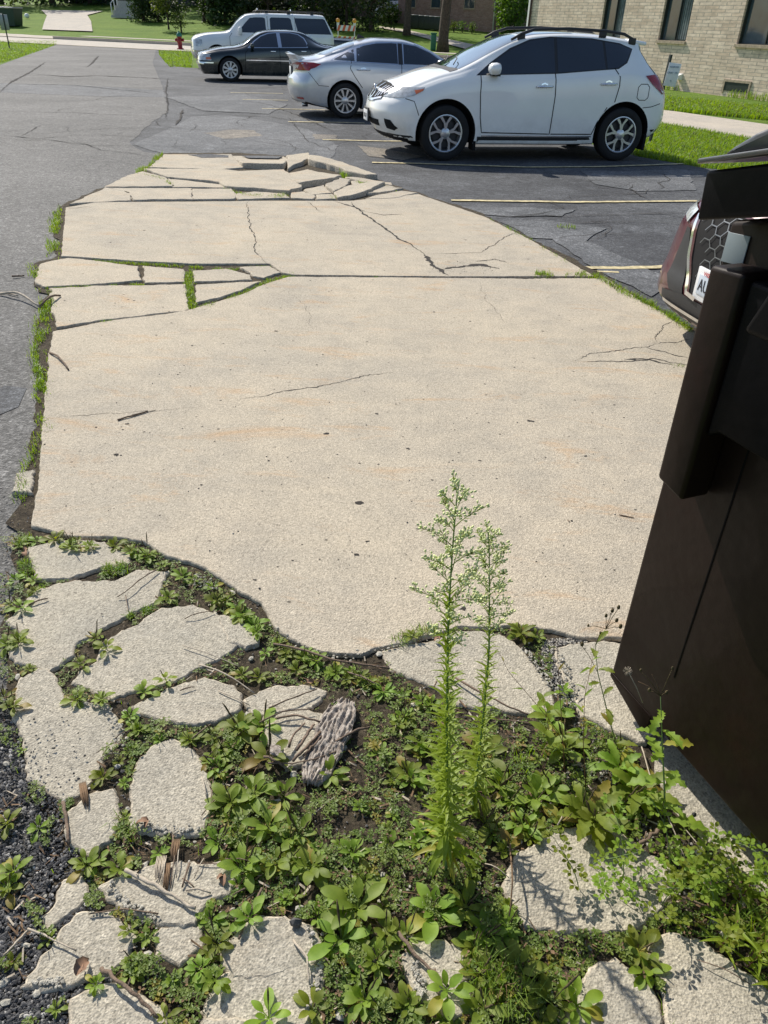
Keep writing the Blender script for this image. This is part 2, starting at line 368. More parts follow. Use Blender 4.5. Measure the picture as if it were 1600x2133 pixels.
rc = random.Random(31)
for i in range(60):                                                        # crazed old surface beyond the pad and in the bays
    if i < 34: px, py = rc.uniform(330, 760), rc.uniform(175, 312)
    elif i < 48: px, py = rc.uniform(950, 1450), rc.uniform(350, 520)
    else: px, py = rc.uniform(0, 330), rc.uniform(110, 300)
    p = g(px, py).xy; a = rc.uniform(0, 6.28); L_ = [p]
    for k in range(rc.randint(3, 7)): a += rc.gauss(0, .55); L_.append(L_[-1] + Vector((math.cos(a), math.sin(a))) * rc.uniform(.25, .7))
    V, F = crackline(L_, rc.uniform(.008, .022), -0.0188, 200 + i, 0.10, 0.04, world=True); mb.add(V, F)
tag(mb.build('asphalt_cracks', M['crack']), kind='structure')
# stall lines
mb = MB()
LN = [([(775, 335), (860, 337), (1100, 345), (1250, 344), (1425, 338)], .10), ([(940, 413), (1200, 417), (1455, 415)], .10), ([(1222, 553), (1300, 553), (1420, 550)], .11),
      ([(672, 288), (800, 291), (1120, 292)], .10), ([(600, 251), (680, 252), (760, 254)], .10), ([(546, 224), (660, 226), (700, 228)], .10), ([(505, 205), (600, 207)], .10), ([(480, 191), (590, 193)], .10), ([(1230, 560), (1290, 562)], .05)]
for l, w in LN:
    pts = jag([g(*p).xy for p in l], 0.12, 0.012, 2, closed=False); n = len(pts); V = []
    for i, p in enumerate(pts):
        t = (pts[min(i + 1, n - 1)] - pts[max(i - 1, 0)]).normalized(); q = Vector((-t.y, t.x)) * w * .40 * (1 + 0.25 * noise.noise(Vector((p.x * 8, p.y * 8, 1))))
        V += [(p.x + q.x, p.y + q.y, -0.0185), (p.x - q.x, p.y - q.y, -0.0185)]
    mb.add(V, [(2 * i, 2 * i + 1, 2 * i + 3, 2 * i + 2) for i in range(n - 1)])
tag(mb.build('parking_lines', M['paint']), kind='structure')
# soil in the joints, under the pad
soil = [(30, 1150), (20, 1060), (60, 960), (80, 800), (70, 700), (88, 610), (65, 590), (70, 545), (118, 530), (118, 470), (124, 425), (300, 352), (340, 316), (500, 316), (680, 328), (800, 376), (1000, 440), (1240, 560), (1460, 685), (1900, 900), (2400, 2500), (-60, 2500), (60, 1980), (110, 1800), (70, 1640), (20, 1480), (0, 1300)]
pts = jag([g(*p).xy for p in soil], 0.08, 0.05, 9)
bmv = [Vector(p) for p in pts]; 
gx = [(-4 + 0.06 * i) for i in range(150)]
extra = []
for j in range(240):
    for i in range(150):
        x, y = -4.2 + 0.045 * i * 1.3, 0.3 + 0.055 * j
        if y < 3.2 and abs(x) < 2.4 and ((i + j) % 1 == 0): extra.append(Vector((x, y)))
rv = delaunay_2d_cdt([Vector(p) for p in bmv] + extra, [(i, (i + 1) % len(bmv)) for i in range(len(bmv))], [], 1, 1e-5)
mb = MB(); mb.add([(v.x, v.y, -0.016 + (noise.noise(Vector((v.x * 7, v.y * 7, 3))) * 0.005 + noise.noise(Vector((v.x * 25, v.y * 25, 8))) * 0.003 if v.y < 3.2 else 0)) for v in rv[0]], rv[2], 0, True)
tag(mb.build('soil', M['soil']), kind='structure')
# main pad and its neighbours
main = [(63, 1095), (72, 1040), (82, 980), (88, 880), (96, 790), (104, 720), (110, 690), (190, 674), (250, 664), (340, 654), (400, 643), (450, 628), (500, 614), (548, 592), (600, 576), (830, 577.5), (930, 578.5), (1100, 579), (1262, 579), (1330, 622), (1400, 660), (1450, 690), (1900, 905), (2300, 1400), (1700, 1400), (1350, 1340), (1290, 1330), (1240, 1330), (1200, 1325), (1150, 1311), (1100, 1304), (1050, 1305), (1000, 1308), (950, 1309), (905, 1322), (850, 1336), (790, 1352), (755, 1364), (700, 1362), (640, 1352), (600, 1330), (565, 1295), (545, 1255), (500, 1232), (440, 1195), (400, 1172), (350, 1158), (300, 1128), (230, 1118), (140, 1116), (90, 1104)]
slab(main, 0.0, seed=11, amp=0.010, step=.02, rag=0.007, name='concrete_pad')
slab([(137, 432), (200, 421), (330, 420), (480, 419), (520, 418), (640, 418), (730, 418), (872, 404), (1010, 451), (1100, 496), (1240, 575.5), (930, 575.8), (830, 575), (700, 573.5), (610, 572), (588, 567), (562, 549), (400, 549), (280, 543), (190, 537), (127, 533)], 0.0, seed=12, amp=0.008, rag=0.006, name='concrete_pad')
mid = [[(79, 570), (86, 549), (140, 537), (200, 543), (285, 555), (290, 583), (200, 591), (95, 596), (76, 588)], [(300, 554), (380, 561), (383, 586), (303, 588)], [(108, 600), (200, 596), (384, 592), (390, 646), (340, 652), (250, 661), (120, 680), (109, 640)],
       [(406, 564), (470, 560), (520, 572), (522, 582), (406, 586)], [(413, 593), (540, 586), (500, 605), (450, 620), (411, 629)], [(505, 556), (560, 554), (582, 567), (550, 578), (528, 573)]]
for i, p in enumerate(mid): slab(p, 0.0, None, .010, seed=30 + i, amp=0.018, rag=0.007)
CR = [([(590, 362), (612, 366), (640, 372), (652, 380)], .04), ([(640, 358), (655, 366), (662, 378)], .04), ([(655, 337), (668, 345), (690, 350)], .02), ([(540, 372), (560, 384), (555, 398)], .03), ([(560, 362), (575, 375), (600, 384), (628, 392)], .03), ([(345, 330), (400, 336), (450, 334), (500, 338)], .02), ([(420, 356), (440, 370), (462, 380)], .02), ([(268, 402), (275, 408), (280, 417)], .03), ([(700, 420), (740, 432), (760, 440)], .05), ([(760, 440), (800, 448), (840, 446)], .03), ([(640, 420), (655, 432), (668, 440)], .02), ([(345, 405), (350, 412), (352, 417)], .02), ([(590, 600), (640, 640), (650, 690)], .004), ([(1000, 584), (1010, 620), (1060, 680)], .004), ([(515, 418), (520, 470), (535, 500), (530, 522), (548, 540), (560, 552)], .022), ([(730, 420), (750, 440), (790, 468), (822, 492), (860, 512), (885, 530)], .05), ([(885, 530), (1000, 526), (1015, 518), (1060, 490), (1078, 482)], .018),
      ([(885, 530), (900, 552), (935, 574)], .09), ([(990, 545), (1030, 540), (1060, 548)], .03), ([(920, 562), (960, 556), (1000, 552), (1040, 560)], .10), ([(400, 392), (398, 400), (403, 418)], .03),
      ([(1195, 752), (1230, 738), (1300, 728), (1345, 722), (1362, 716)], .014), ([(1362, 716), (1372, 690), (1400, 665)], .012), ([(1345, 722), (1400, 738), (1435, 745)], .02), ([(1362, 716), (1420, 712), (1450, 705)], .012),
      ([(1205, 752), (1290, 754), (1360, 748), (1440, 762)], .022), ([(1300, 750), (1340, 748), (1370, 754), (1400, 760)], .03), ([(490, 833), (560, 822), (620, 812), (700, 797), (760, 782), (820, 776)], .014), ([(95, 878), (130, 868), (250, 860), (330, 855), (420, 848)], .005),
      ([(1225, 576), (1150, 577)], .012), ([(130, 433), (160, 433), (190, 430)], .02), ([(1190, 578), (1120, 580), (1000, 579)], .03)]
mb = MB()
for i, (l, w) in enumerate(CR): V, F = crackline(l, w * .72, 0.0015, 50 + i, 0.015 if l[0][1] > 500 else 0.04, 0.024); mb.add(V, F)
rp = random.Random(12)
for px, py, s_ in [(750, 1048, 9), (742, 1155, 7), (680, 903, 6), (785, 862, 5), (1105, 877, 7), (765, 1128, 5), (243, 948, 7), (965, 1268, 9), (610, 1168, 3), (530, 1208, 4), (1262, 1165, 4), (850, 935, 4), (1190, 1085, 4), (575, 690, 4), (400, 720, 3), (660, 760, 3), (1010, 800, 3), (905, 650, 3), (1130, 690, 3), (340, 640, 3), (480, 770, 3), (300, 900, 3), (265, 883, 4), (200, 890, 3), (1000, 960, 4), (900, 1000, 3), (420, 1010, 3), (560, 960, 3), (1220, 950, 4), (1300, 870, 3), (505, 560, 3), (640, 500, 3), (300, 480, 3), (700, 470, 3), (230, 505, 3), (970, 500, 3), (1100, 540, 3)] + [(rp.uniform(100, 1330), rp.uniform(430, 1290), rp.uniform(1, 2.6)) for _ in range(190)]:
    c = g(px, py); w = s_ / FPX * (c.y * .84 + .98); n = 9; P = []
    for k in range(n): a = 2 * math.pi * k / n; q = w * rp.uniform(.35, 1.0); P.append((c.x + math.cos(a) * q * 1.3, c.y + math.sin(a) * q, 0.0012))
    mb.add(P, [tuple(range(n))])
tag(mb.build('concrete_cracks', M['crack']), kind='structure')
far = [([(345, 322), (480, 322), (500, 344), (505, 349), (455, 353), (312, 348)], .0, (0, 0)), ([(484, 322), (590, 326), (598, 336), (586, 352), (510, 348), (503, 343)], .02, (.02, -.06)), ([(302, 352), (455, 356), (500, 361), (590, 360), (610, 376), (628, 396), (600, 402), (540, 396), (472, 390), (460, 381), (350, 369)], .02, (.02, .01)),
       ([(262, 368), (298, 358), (345, 371), (360, 388), (222, 389)], 0, (0, 0)), ([(352, 373), (458, 385), (468, 391), (364, 389)], 0, (0, 0)), ([(190, 405), (224, 392), (268, 402), (272, 417), (150, 424)], 0, (0, 0)), ([(272, 403), (232, 392), (398, 393), (399, 415), (280, 416)], 0, (0, 0)), ([(404, 394), (480, 394), (490, 404), (486, 414), (404, 415)], 0, (0, 0)),
       ([(492, 404), (530, 400), (590, 404), (600, 412), (500, 415)], 0, (0, 0)), ([(602, 331), (641, 328), (644, 336), (600, 354)], .04, (.02, .03)), ([(645, 333), (665, 334), (710, 346), (783, 371), (760, 372), (725, 365), (706, 356), (646, 342)], .055, (-.03, -.01)), ([(590, 367), (641, 354), (665, 362), (708, 372), (695, 378), (626, 390), (603, 376)], .03, (.03, -.04)),
       ([(636, 396), (671, 386), (686, 402), (652, 405)], -.0, (0, 0)), ([(680, 389), (710, 375), (727, 377), (718, 391), (697, 401)], .02, (-.04, 0)), ([(700, 403), (729, 391), (785, 386), (796, 388), (766, 403), (729, 412), (706, 414)], .03, (.06, 0)), ([(727, 371), (748, 372), (811, 383), (813, 387), (763, 382)], .01, (0, 0)),
       ([(776, 409), (837, 398), (868, 402), (813, 413), (766, 414)], 0, (0, 0)), ([(735, 378), (752, 377), (760, 384), (738, 386)], 0, (0, 0)), ([(768, 404), (800, 390), (835, 394), (800, 402)], .01, (0, 0)), ([(605, 402), (632, 400), (655, 408), (650, 414), (610, 412)], 0, (0, 0)), ([(790, 384), (815, 388), (835, 392), (808, 388)], 0, (0, 0)), ([(662, 406), (690, 405), (700, 414), (660, 414)], 0, (0, 0))]
for i, (p, top, tl) in enumerate(far): slab(p, top + 0.004, None, .02, seed=60 + i, amp=0.03, rag=0.012, step=0.07, tilt=tl, th=.12 + top)
slab([(392, 323), (440, 322), (478, 325), (475, 329), (420, 329)], 0.008, [M['asphalt_old'], M['asphalt_old']], seed=5, amp=.02, rag=.003, th=.004, keep=False, name='asphalt_patch')
slab([(505, 326), (560, 327), (590, 330), (580, 337), (520, 335)], 0.029, [M['asphalt_old'], M['asphalt_old']], seed=5, amp=.02, rag=.003, th=.006, tilt=(.02, -.06), keep=False, name='asphalt_patch')
fg = [[(67, 1142), (112, 1131), (157, 1127), (210, 1131), (225, 1142), (262, 1154), (258, 1165), (210, 1172), (187, 1184), (142, 1199), (82, 1202), (75, 1180)],
 [(28, 1289), (49, 1270), (79, 1232), (112, 1221), (165, 1214), (240, 1210), (285, 1190), (340, 1190), (332, 1217), (318, 1247), (266, 1270), (240, 1289), (187, 1313), (150, 1335), (140, 1360), (101, 1386), (37, 1373), (26, 1356), (56, 1322)],
 [(225, 1336), (285, 1304), (337, 1268), (397, 1262), (445, 1281), (468, 1326), (480, 1340), (457, 1365), (405, 1384), (360, 1407), (322, 1418), (262, 1432), (232, 1443), (195, 1428), (163, 1412), (173, 1397), (212, 1375)],
 [(455, 1280), (487, 1296), (530, 1319), (530, 1335), (514, 1342), (488, 1330)], [(292, 1465), (337, 1444), (397, 1424), (424, 1416), (478, 1433), (489, 1450), (485, 1474), (450, 1494), (410, 1497), (350, 1494), (320, 1483)],
 [(49, 1412), (79, 1397), (94, 1399), (107, 1414), (111, 1425), (122, 1458), (150, 1468), (216, 1470), (238, 1500), (247, 1519), (242, 1541), (204, 1562), (200, 1588), (186, 1610), (169, 1627), (156, 1644), (131, 1646), (94, 1627), (68, 1612), (58, 1575), (51, 1528), (40, 1491), (47, 1444), (45, 1425)],
 [(150, 1694), (187, 1662), (225, 1654), (232, 1675), (238, 1705), (225, 1740), (187, 1766), (163, 1750), (146, 1720)], [(289, 1604), (300, 1577), (319, 1561), (356, 1546), (394, 1562), (416, 1600), (425, 1630), (429, 1690), (416, 1722), (367, 1725), (319, 1718), (287, 1710), (290, 1675), (285, 1630)],
 [(135, 1840), (161, 1829), (169, 1847), (146, 1881), (109, 1911), (105, 1900), (127, 1874)], [(229, 1844), (262, 1829), (322, 1812), (375, 1801), (450, 1808), (478, 1825), (469, 1853), (431, 1864), (405, 1892), (397, 1912), (337, 1917), (281, 1894), (262, 1877)],
 [(67, 2040), (90, 2005), (124, 1958), (176, 1909), (225, 1902), (262, 1930), (268, 1952), (244, 1988), (210, 2010), (131, 2037), (94, 2048)], [(334, 1949), (375, 1932), (410, 1936), (410, 1965), (375, 1995), (337, 1980)], [(161, 2089), (225, 2067), (277, 2074), (330, 2104), (345, 2200), (150, 2200)],
 [(472, 1982), (506, 1940), (540, 1916), (590, 1914), (635, 1934), (648, 1955), (663, 1990), (640, 1998), (590, 2002), (540, 2012), (490, 2018), (475, 2000)], [(431, 2102), (470, 2042), (500, 2024), (545, 2018), (640, 2007), (663, 2020), (653, 2060), (628, 2098), (560, 2120), (480, 2128), (440, 2123)], [(400, 2220), (430, 2137), (560, 2130), (630, 2114), (650, 2220)],
 [(524, 1457), (580, 1430), (632, 1430), (660, 1442), (640, 1463), (576, 1485), (531, 1478)], [(800, 1352), (905, 1326), (950, 1314), (1000, 1312), (1045, 1322), (1090, 1348), (1120, 1388), (1150, 1430), (1162, 1482), (1100, 1484), (960, 1462), (900, 1424), (820, 1392)],
 [(1158, 1346), (1190, 1338), (1240, 1334), (1290, 1336), (1400, 1350), (1500, 1420), (1340, 1540), (1290, 1520), (1212, 1490), (1184, 1420), (1166, 1380)], [(1335, 1545), (1500, 1425), (1900, 1600), (2300, 2100), (1900, 2100), (1620, 1850), (1500, 1762), (1430, 1700), (1370, 1640), (1340, 1590)],
 [(1080, 1782), (1180, 1732), (1260, 1722), (1330, 1762), (1400, 1810), (1388, 1850), (1330, 1920), (1200, 1930), (1100, 1910), (1062, 1850)], [(1244, 2031), (1285, 2011), (1319, 2042), (1347, 2072), (1363, 2117), (1363, 2220), (1180, 2220), (1210, 2072)], [(1371, 1966), (1412, 1954), (1469, 1973), (1525, 2007), (1585, 2052), (1660, 2120), (1660, 2260), (1416, 2240), (1397, 2050), (1375, 2005)],
 [(852, 1992), (882, 1957), (950, 1972), (955, 2037), (968, 2092), (942, 2110), (877, 2060)], [(40, 985), (62, 980), (58, 1020), (34, 1018)], [(560, 1490), (630, 1478), (700, 1500), (690, 1560), (600, 1590), (560, 1540)]]
for i, p in enumerate(fg): slab(p, -0.003 - 0.002 * (i % 3), [M['concrete_old'], M['concrete_edge']], .019 if i not in (17, 18) else .006, step=0.010, amp=0.013, rag=0.008, seed=100 + i, tilt=((i % 5 - 2) * 0.012, (i % 3 - 1) * 0.012))
# street with kerb, pavement strips
def band(name, d0, d1, z, mat, a0=-120, a1=120, th=0.0, hug=True):
    mb = MB(); V = []; n = 60
    for i in range(n + 1):
        a = a0 + (a1 - a0) * i / n
        for d in (d0, d1):
            x, y = SX * a + 0.352 * d, SY * a + 0.936 * d; V.append((x, y, z + (terr(x, y) if hug else 0)))
    F = [(2 * i, 2 * i + 2, 2 * i + 3, 2 * i + 1) for i in range(n)]
    if th:
        m0 = len(V); V += [(x, y, zz - th) for x, y, zz in V]
        for i in range(n): F += [(2 * i, m0 + 2 * i, m0 + 2 * i + 2, 2 * i + 2), (2 * i + 1, 2 * i + 3, m0 + 2 * i + 3, m0 + 2 * i + 1)]
        F += [(0, 1, m0 + 1, m0), (2 * n, m0 + 2 * n, m0 + 2 * n + 1, 2 * n + 1)]
    mb.add(V, F); return tag(mb.build(name, mat), kind='structure')
band('street', 42.9, 50.0, -0.015, M['street'])
band('street_apron', 42.3, 42.9, -0.011, M['sidewalk'])
band('kerb', 50.0, 50.25, 0.16, M['sidewalk'], a0=-45, th=0.2)
band('verge', 50.25, 52.6, 0.15, M['lawn'], a0=-45, th=0.2)
band('sidewalk', 52.6, 53.9, 0.16, M['sidewalk'], a0=-45, th=0.2)
# driveway across the street: runs up the rise
def ribbon(name, L, Rr, z, mat):
    mb = MB(); V = []; n = len(L)
    for a, b in zip(L, Rr):
        for p in (a, b): V.append((p[0], p[1], z + terr(p[0], p[1])))
    mb.add(V, [(2 * i, 2 * i + 1, 2 * i + 3, 2 * i + 2) for i in range(n - 1)]); return tag(mb.build(name, mat), kind='structure')
def sub(pts, k=6):
    out = []
    for i in range(len(pts) - 1):
        for j in range(k): out.append(Vector(pts[i]).lerp(Vector(pts[i + 1]), j / k))
    return out + [Vector(pts[-1])]
dl = [g(-120, 72), g(-40, 60, 0), gt(88, 62), gt(92, 48), gt(98, 33), gt(90, 25), gt(86, 21.5)]; dr = [g(145, 79), g(190, 72), gt(193, 66), gt(190, 45), gt(182, 32), gt(205, 26), gt(215, 23.5)]
ribbon('house_driveway', [p.xy for p in dl[2:]], [p.xy for p in dr[2:]], 0.03, M['street'])
sheet('driveway_apron', [p.xy for p in (g(-250, 52), g(90, 63), g(195, 70), g(143, 79), g(110, 81), g(-200, 66))], 0.02, M['sidewalk'])
# pavement between the lot and the brick building, path across the lawn behind
sheet('sidewalk_path', [p.xy for p in (g(1180, 196), g(1385, 226), g(1600, 256), g(1900, 300), g(1900, 350), g(1600, 291), g(1385, 254), g(1180, 220))], -0.03, M['sidewalk'])
ribbon('lawn_path', [gt(790, 55.5).xy, gt(845, 62).xy, gt(905, 76).xy, gt(960, 88).xy, gt(1020, 100).xy], [gt(790, 57.5).xy, gt(845, 68.5).xy, gt(905, 85).xy, gt(960, 100).xy, gt(1020, 116).xy], 0.02, M['sidewalk'])
# ================================================================ BUILDINGS, TREES, FAR THINGS
def vplane(px, py, o, d, off=0.0):
    r = (px - CXP) / FPX * _RV + (py - CYP) / FPX * _DV + _F
    n = Vector((-d[1], d[0], 0)); oo = Vector((o[0], o[1], 0)) + n * off
    t = (oo - Vector((0, 0, CAM_H))).dot(n) / r.dot(n); X = Vector((0, 0, CAM_H)) + r * t
    return (X.x - oo.x) * d[0] + (X.y - oo.y) * d[1], X.z
def brickmat(name, c1, c2, mort, sc=1.0):
    t = NT(name); tc = t.n('ShaderNodeTexCoord'); sep = t.n('ShaderNodeSeparateXYZ'); t.l(tc.outputs['Object'], sep.inputs[0])
    cb = t.n('ShaderNodeCombineXYZ'); t.l(t.math('ADD', sep.outputs[0], sep.outputs[1]), cb.inputs[0]); t.l(sep.outputs[2], cb.inputs[1])
    b = t.n('ShaderNodeTexBrick'); t.l(cb.outputs[0], b.inputs[0])
    b.inputs['Scale'].default_value = 1.0; b.inputs['Brick Width'].default_value = 0.30 * sc; b.inputs['Row Height'].default_value = 0.10 * sc; b.inputs['Mortar Size'].default_value = 0.008 * sc
    b.inputs['Mortar Smooth'].default_value = 0.2; b.inputs['Bias'].default_value = 0.0
    b.inputs['Color1'].default_value = (*c1, 1); b.inputs['Color2'].default_value = (*c2, 1); b.inputs['Mortar'].default_value = (*mort, 1)
    co = t.co(); n = t.noise(co, 1.5, 5, 0.7); c = t.mix(1.0, b.outputs[0], t.ramp(n, [(0.3, 0.82), (0.7, 1.15)]), 'MULTIPLY')
    vn = t.noise(t.co((5, 5, 14)), 1.0, 2, 0.5); c = t.mix(1.0, c, t.ramp(vn, [(0.3, 0.85), (0.7, 1.15)]), 'MULTIPLY')
    t.base(c, 0.9, 0, 0.2); bb = t.bump(b.outputs[1], -0.6, 0.008); t.bump(t.noise(co, 90, 3), 0.3, 0.003, bb); return t.m
M['cream_brick'] = brickmat('cream_brick', (0.68, 0.53, 0.41), (0.82, 0.67, 0.54), (0.42, 0.35, 0.29))
M['red_brick'] = brickmat('red_brick', (0.33, 0.19, 0.15), (0.42, 0.27, 0.22), (0.33, 0.28, 0.25))
M['brown_brick'] = brickmat('brown_brick', (0.20, 0.13, 0.10), (0.26, 0.17, 0.13), (0.2, 0.17, 0.15))
M['brown_trim'] = simple('brown_trim', (0.07, 0.04, 0.035), 0.5)
M['stone_sill'] = simple('stone_sill', (0.42, 0.33, 0.24), 0.85, var=0.3, sc=12, bump=0.4)
M['white_trim'] = simple('white_trim', (0.82, 0.82, 0.80), 0.5, var=0.05)
M['roof'] = simple('shingles', (0.10, 0.085, 0.075), 0.9, var=0.3, sc=10)
def glassmat(name, c, rough=0.06, coat=0.6, ior=1.5):
    t = NT(name); co = t.co(); t.base(t.ramp(t.noise(co, 1.3, 3), [(0.3, tuple(x * 0.7 for x in c)), (0.7, tuple(x * 1.2 for x in c))]), rough, 0, 0.6, coat); t.b.inputs['Coat IOR'].default_value = ior; return t.m
M['window_glass'] = glassmat('window_glass', (0.06, 0.085, 0.10))
M['curtain'] = simple('window_curtain', (0.13, 0.17, 0.18), 0.8, var=0.3, sc=7)
M['metal_dark'] = simple('dark_metal', (0.03, 0.04, 0.035), 0.5, 0.3)
M['galv'] = simple('galvanised_metal', (0.32, 0.33, 0.34), 0.45, 0.5, var=0.15)
# cream brick building on the right
WA = 25.0; wd = Vector((-math.sin(R(WA)), math.cos(R(WA)))); wn_ = Vector((-wd.y, wd.x))      # along the wall (away), and its normal towards the lot side
wo = g(1500, 196).xy
bld = empty('brick_building', (wo.x, wo.y, 0), 0, 'cream brick building with tall curtained windows behind the white crossover', 'building')
def wpt(s, z, n=0.0): return Vector((wd.x * s + wn_.x * n, wd.y * s + wn_.y * n, z))
s_far = vplane(1101, 50, wo, wd)[0]; s_near = -11.0
mb = MB()
wins = []
for (xa, xb, yb) in ((1249, 1292, 70), (1370, 1427, 84), (1533, 1640, 95)):
    sa = vplane(xa, yb, wo, wd)[0]; sb = vplane(xb, yb + (6 if xb < 1500 else 8), wo, wd)[0]; zb = vplane((xa + xb) / 2, yb, wo, wd)[1] if xa > 1300 else None; wins.append([sb, sa, zb])
zs = sum(w[2] for w in wins if w[2]) / 2
for w in wins: w[2] = zs
wins = [[s_near + 1.2, s_near + 3.6, zs]] + sorted(wins)
wins.sort(); ZT = zs + 1.55; TOP = 4.9; cur = s_near; TK = 0.25
def seg(s0, s1, z0, z1, n0=0.0, n1=-0.25, mi=0):
    P = [wpt(s, z, n) for n in (n0, n1) for z in (z0, z1) for s in (s0, s1)]
    mb.add(P, [(0, 1, 3, 2), (5, 4, 6, 7), (4, 0, 2, 6), (1, 5, 7, 3), (2, 3, 7, 6), (4, 5, 1, 0)], mi)
for (s0, s1, zb) in wins:
    seg(cur, s0, -0.4, TOP); seg(s0, s1, -0.4, zb); seg(s0, s1, ZT, TOP); cur = s1
seg(cur, s_far, -0.4, TOP)
P = [wpt(s_far, z, n) for z in (-0.4, TOP) for n in (0, -9)]; mb.add(P, [(0, 1, 3, 2)])
P = [wpt(s_near, z, n) for z in (-0.4, TOP) for n in (0, -9)]; mb.add(P, [(0, 2, 3, 1)])
mb.build('wall', M['cream_brick'], bld)
mb = MB(); seg(s_near - .5, s_far + .5, TOP + 0.002, TOP + 0.25, 0.45, -9.5); mb.build('soffit', M['white_trim'], bld)
mb = MB(); v = [wpt(s_near - .5, TOP + .255, .45), wpt(s_far + .5, TOP + .255, .45), wpt(s_far + .5, TOP + .255, -9.5), wpt(s_near - .5, TOP + .255, -9.5), wpt(s_near - .5, TOP + 2.4, -4.5), wpt(s_far + .5, TOP + 2.4, -4.5)]
mb.add(v, [(0, 1, 5, 4), (2, 3, 4, 5), (0, 4, 3), (1, 2, 5), (0, 3, 2, 1)]); mb.build('roof', M['roof'], bld)
for k, (s0, s1, zb) in enumerate(wins):
    mb = MB(); seg(s0 + .03, s1 - .03, zb, ZT, -0.17, -0.19); wnd = mb.build('window', M['window_glass'], bld)
    mb = MB(); a = .05
    seg(s0, s0 + a, zb, ZT, -.08, -.165); seg(s1 - a, s1, zb, ZT, -.08, -.165); seg(s0 + a, s1 - a, ZT - a, ZT, -.08, -.165); seg(s0 + a, s1 - a, zb, zb + .03, -.1, -.165)
    md = (s0 + s1) / 2 - .03; seg(md, md + .035, zb + .03, ZT - a, -.12, -.165); seg(md - .1, md - .08, zb + .03, ZT - a, -.13, -.165); mb.build('frame', M['metal_dark'], wnd)
    mb = MB()
    for j in range(5):                                     # curtain folds behind the near half
        u = s0 + .1 + j * (md - s0 - .15) / 5; seg(u, u + (md - s0 - .2) / 7, zb + .05, ZT - .06, -.155, -.168)
    mb.build('curtain', M['curtain'], wnd)
    mb = MB(); seg(s0 - .03, s1 + .03, zb - .09, zb - .002, .06, -.06); mb.build('sill', M['stone_sill'], wnd)
mb = MB(); mb.tube([wpt(s_far - .12, 0.05, .06), wpt(s_far - .12, TOP - .1, .06)], .045, 8); mb.build('downspout', M['brown_trim'], bld)
mb = MB(); seg(s_far - .02, s_far + .12, -0.3, TOP - .002, .035, -.2); mb.build('corner_board', M['white_trim'], bld)
for px in (1399, 1418):
    s, z = vplane(px, 160, wo, wd); mb = MB()
    P = [wpt(s - .09, z + .10, .004), wpt(s + .09, z + .10, .004), wpt(s - .09, z + .04, .20), wpt(s + .09, z + .04, .20), wpt(s - .09, z - .10, .004), wpt(s + .09, z - .10, .004), wpt(s - .09, z - .08, .20), wpt(s + .09, z - .08, .20)]
    mb.add(P, [(0, 1, 3, 2), (2, 3, 7, 6), (0, 2, 6, 4), (1, 5, 7, 3), (4, 6, 7, 5)]); mb.build('vent_hood', M['white_trim'], bld)
s, z = vplane(1530, 193, wo, wd); mb = MB(); seg(s - .55, s + .5, .12, .38, .012, .003); cw = mb.build('cellar_window', M['metal_dark'], bld)
mb = MB(); seg(s - .62, s - .55, .05, .45, .03, .003); seg(s + .5, s + .57, .05, .45, .03, .003); seg(s - .55, s + .5, .38, .45, .03, .003); mb.build('frame', M['stone_sill'], cw)
# ---- other houses
def house(name, o, d, L, D, H, mat, wlist, label, zb=0.0, roofh=2.5, cat='house', wz=(1.0, 2.4)):
    d = Vector(d).normalized(); n = Vector((-d.y, d.x))
    h = empty(name, (o[0], o[1], zb), math.atan2(d.y, d.x), label, cat)
    mb = MB(); mb.box((L / 2, D / 2, H / 2 - 1), (L, D, H + 2)); mb.build('wall', mat, h)
    mb = MB(); mb.add([(-.5, -.5, H + .003), (L + .5, -.5, H + .003), (L + .5, D + .5, H + .003), (-.5, D + .5, H + .003), (.5, D / 2, H + roofh), (L - .5, D / 2, H + roofh)], [(0, 1, 5, 4), (2, 3, 4, 5), (0, 4, 3), (1, 2, 5), (0, 3, 2, 1)]); mb.build('roof', M['roof'], h)
    for (x, w, z0, z1) in wlist:
        mb = MB(); mb.box((x, -.01, (z0 + z1) / 2), (w, .03, z1 - z0)); wi = mb.build('window', M['window_glass'], h)
        mb = MB(); mb.box((x, -.03, z0 - .06), (w + .2, .1, .10)); mb.box((x - w / 2 - .03, -.02, (z0 + z1) / 2), (.06, .06, z1 - z0)); mb.box((x + w / 2 + .03, -.02, (z0 + z1) / 2), (.06, .06, z1 - z0)); mb.build('frame', M['stone_sill'], wi)
    return h
c1 = gt(828, 47); c2 = gt(1026, 67); dd = (c2 - c1).xy; L = dd.length
W2 = [(L * (x - 828) / 198.0, 1.0, 1.7, 3.6) for x in (897, 968)]
ap = house('apartment_building', c1, dd, L, 14, 7.5, M['red_brick'], [(L * .42, 1.1, 1.9, 3.9), (L * .76, 1.1, 1.9, 3.9), (L * .15, 1.1, 1.9, 3.9)], 'long red brick apartment building behind the row of grey utility boxes', min(c1.z, c2.z) - .3, cat='building')
mb = MB(); mb.tube([(L + .08, -.08, .2), (L + .08, -.08, 7.3)], .06, 8); mb.build('downspout', M['white_trim'], ap)
h1 = gt(392, 40); h2 = gt(792, 52); dd = (h2.xy - h1.xy); dn = dd.normalized()
ho = h1.xy + Vector((.3, .95)) * 9; L = dd.length
house('house', ho, dn, L * 1.0, 11, 6.5, M['brown_brick'], [(L * k, 1.6, 1.6, 3.2) for k in (.12, .3, .46, .62, .8, .95)], 'dark brown brick house in shade behind the hedge and white truck', terr(ho.x, ho.y) - .8)
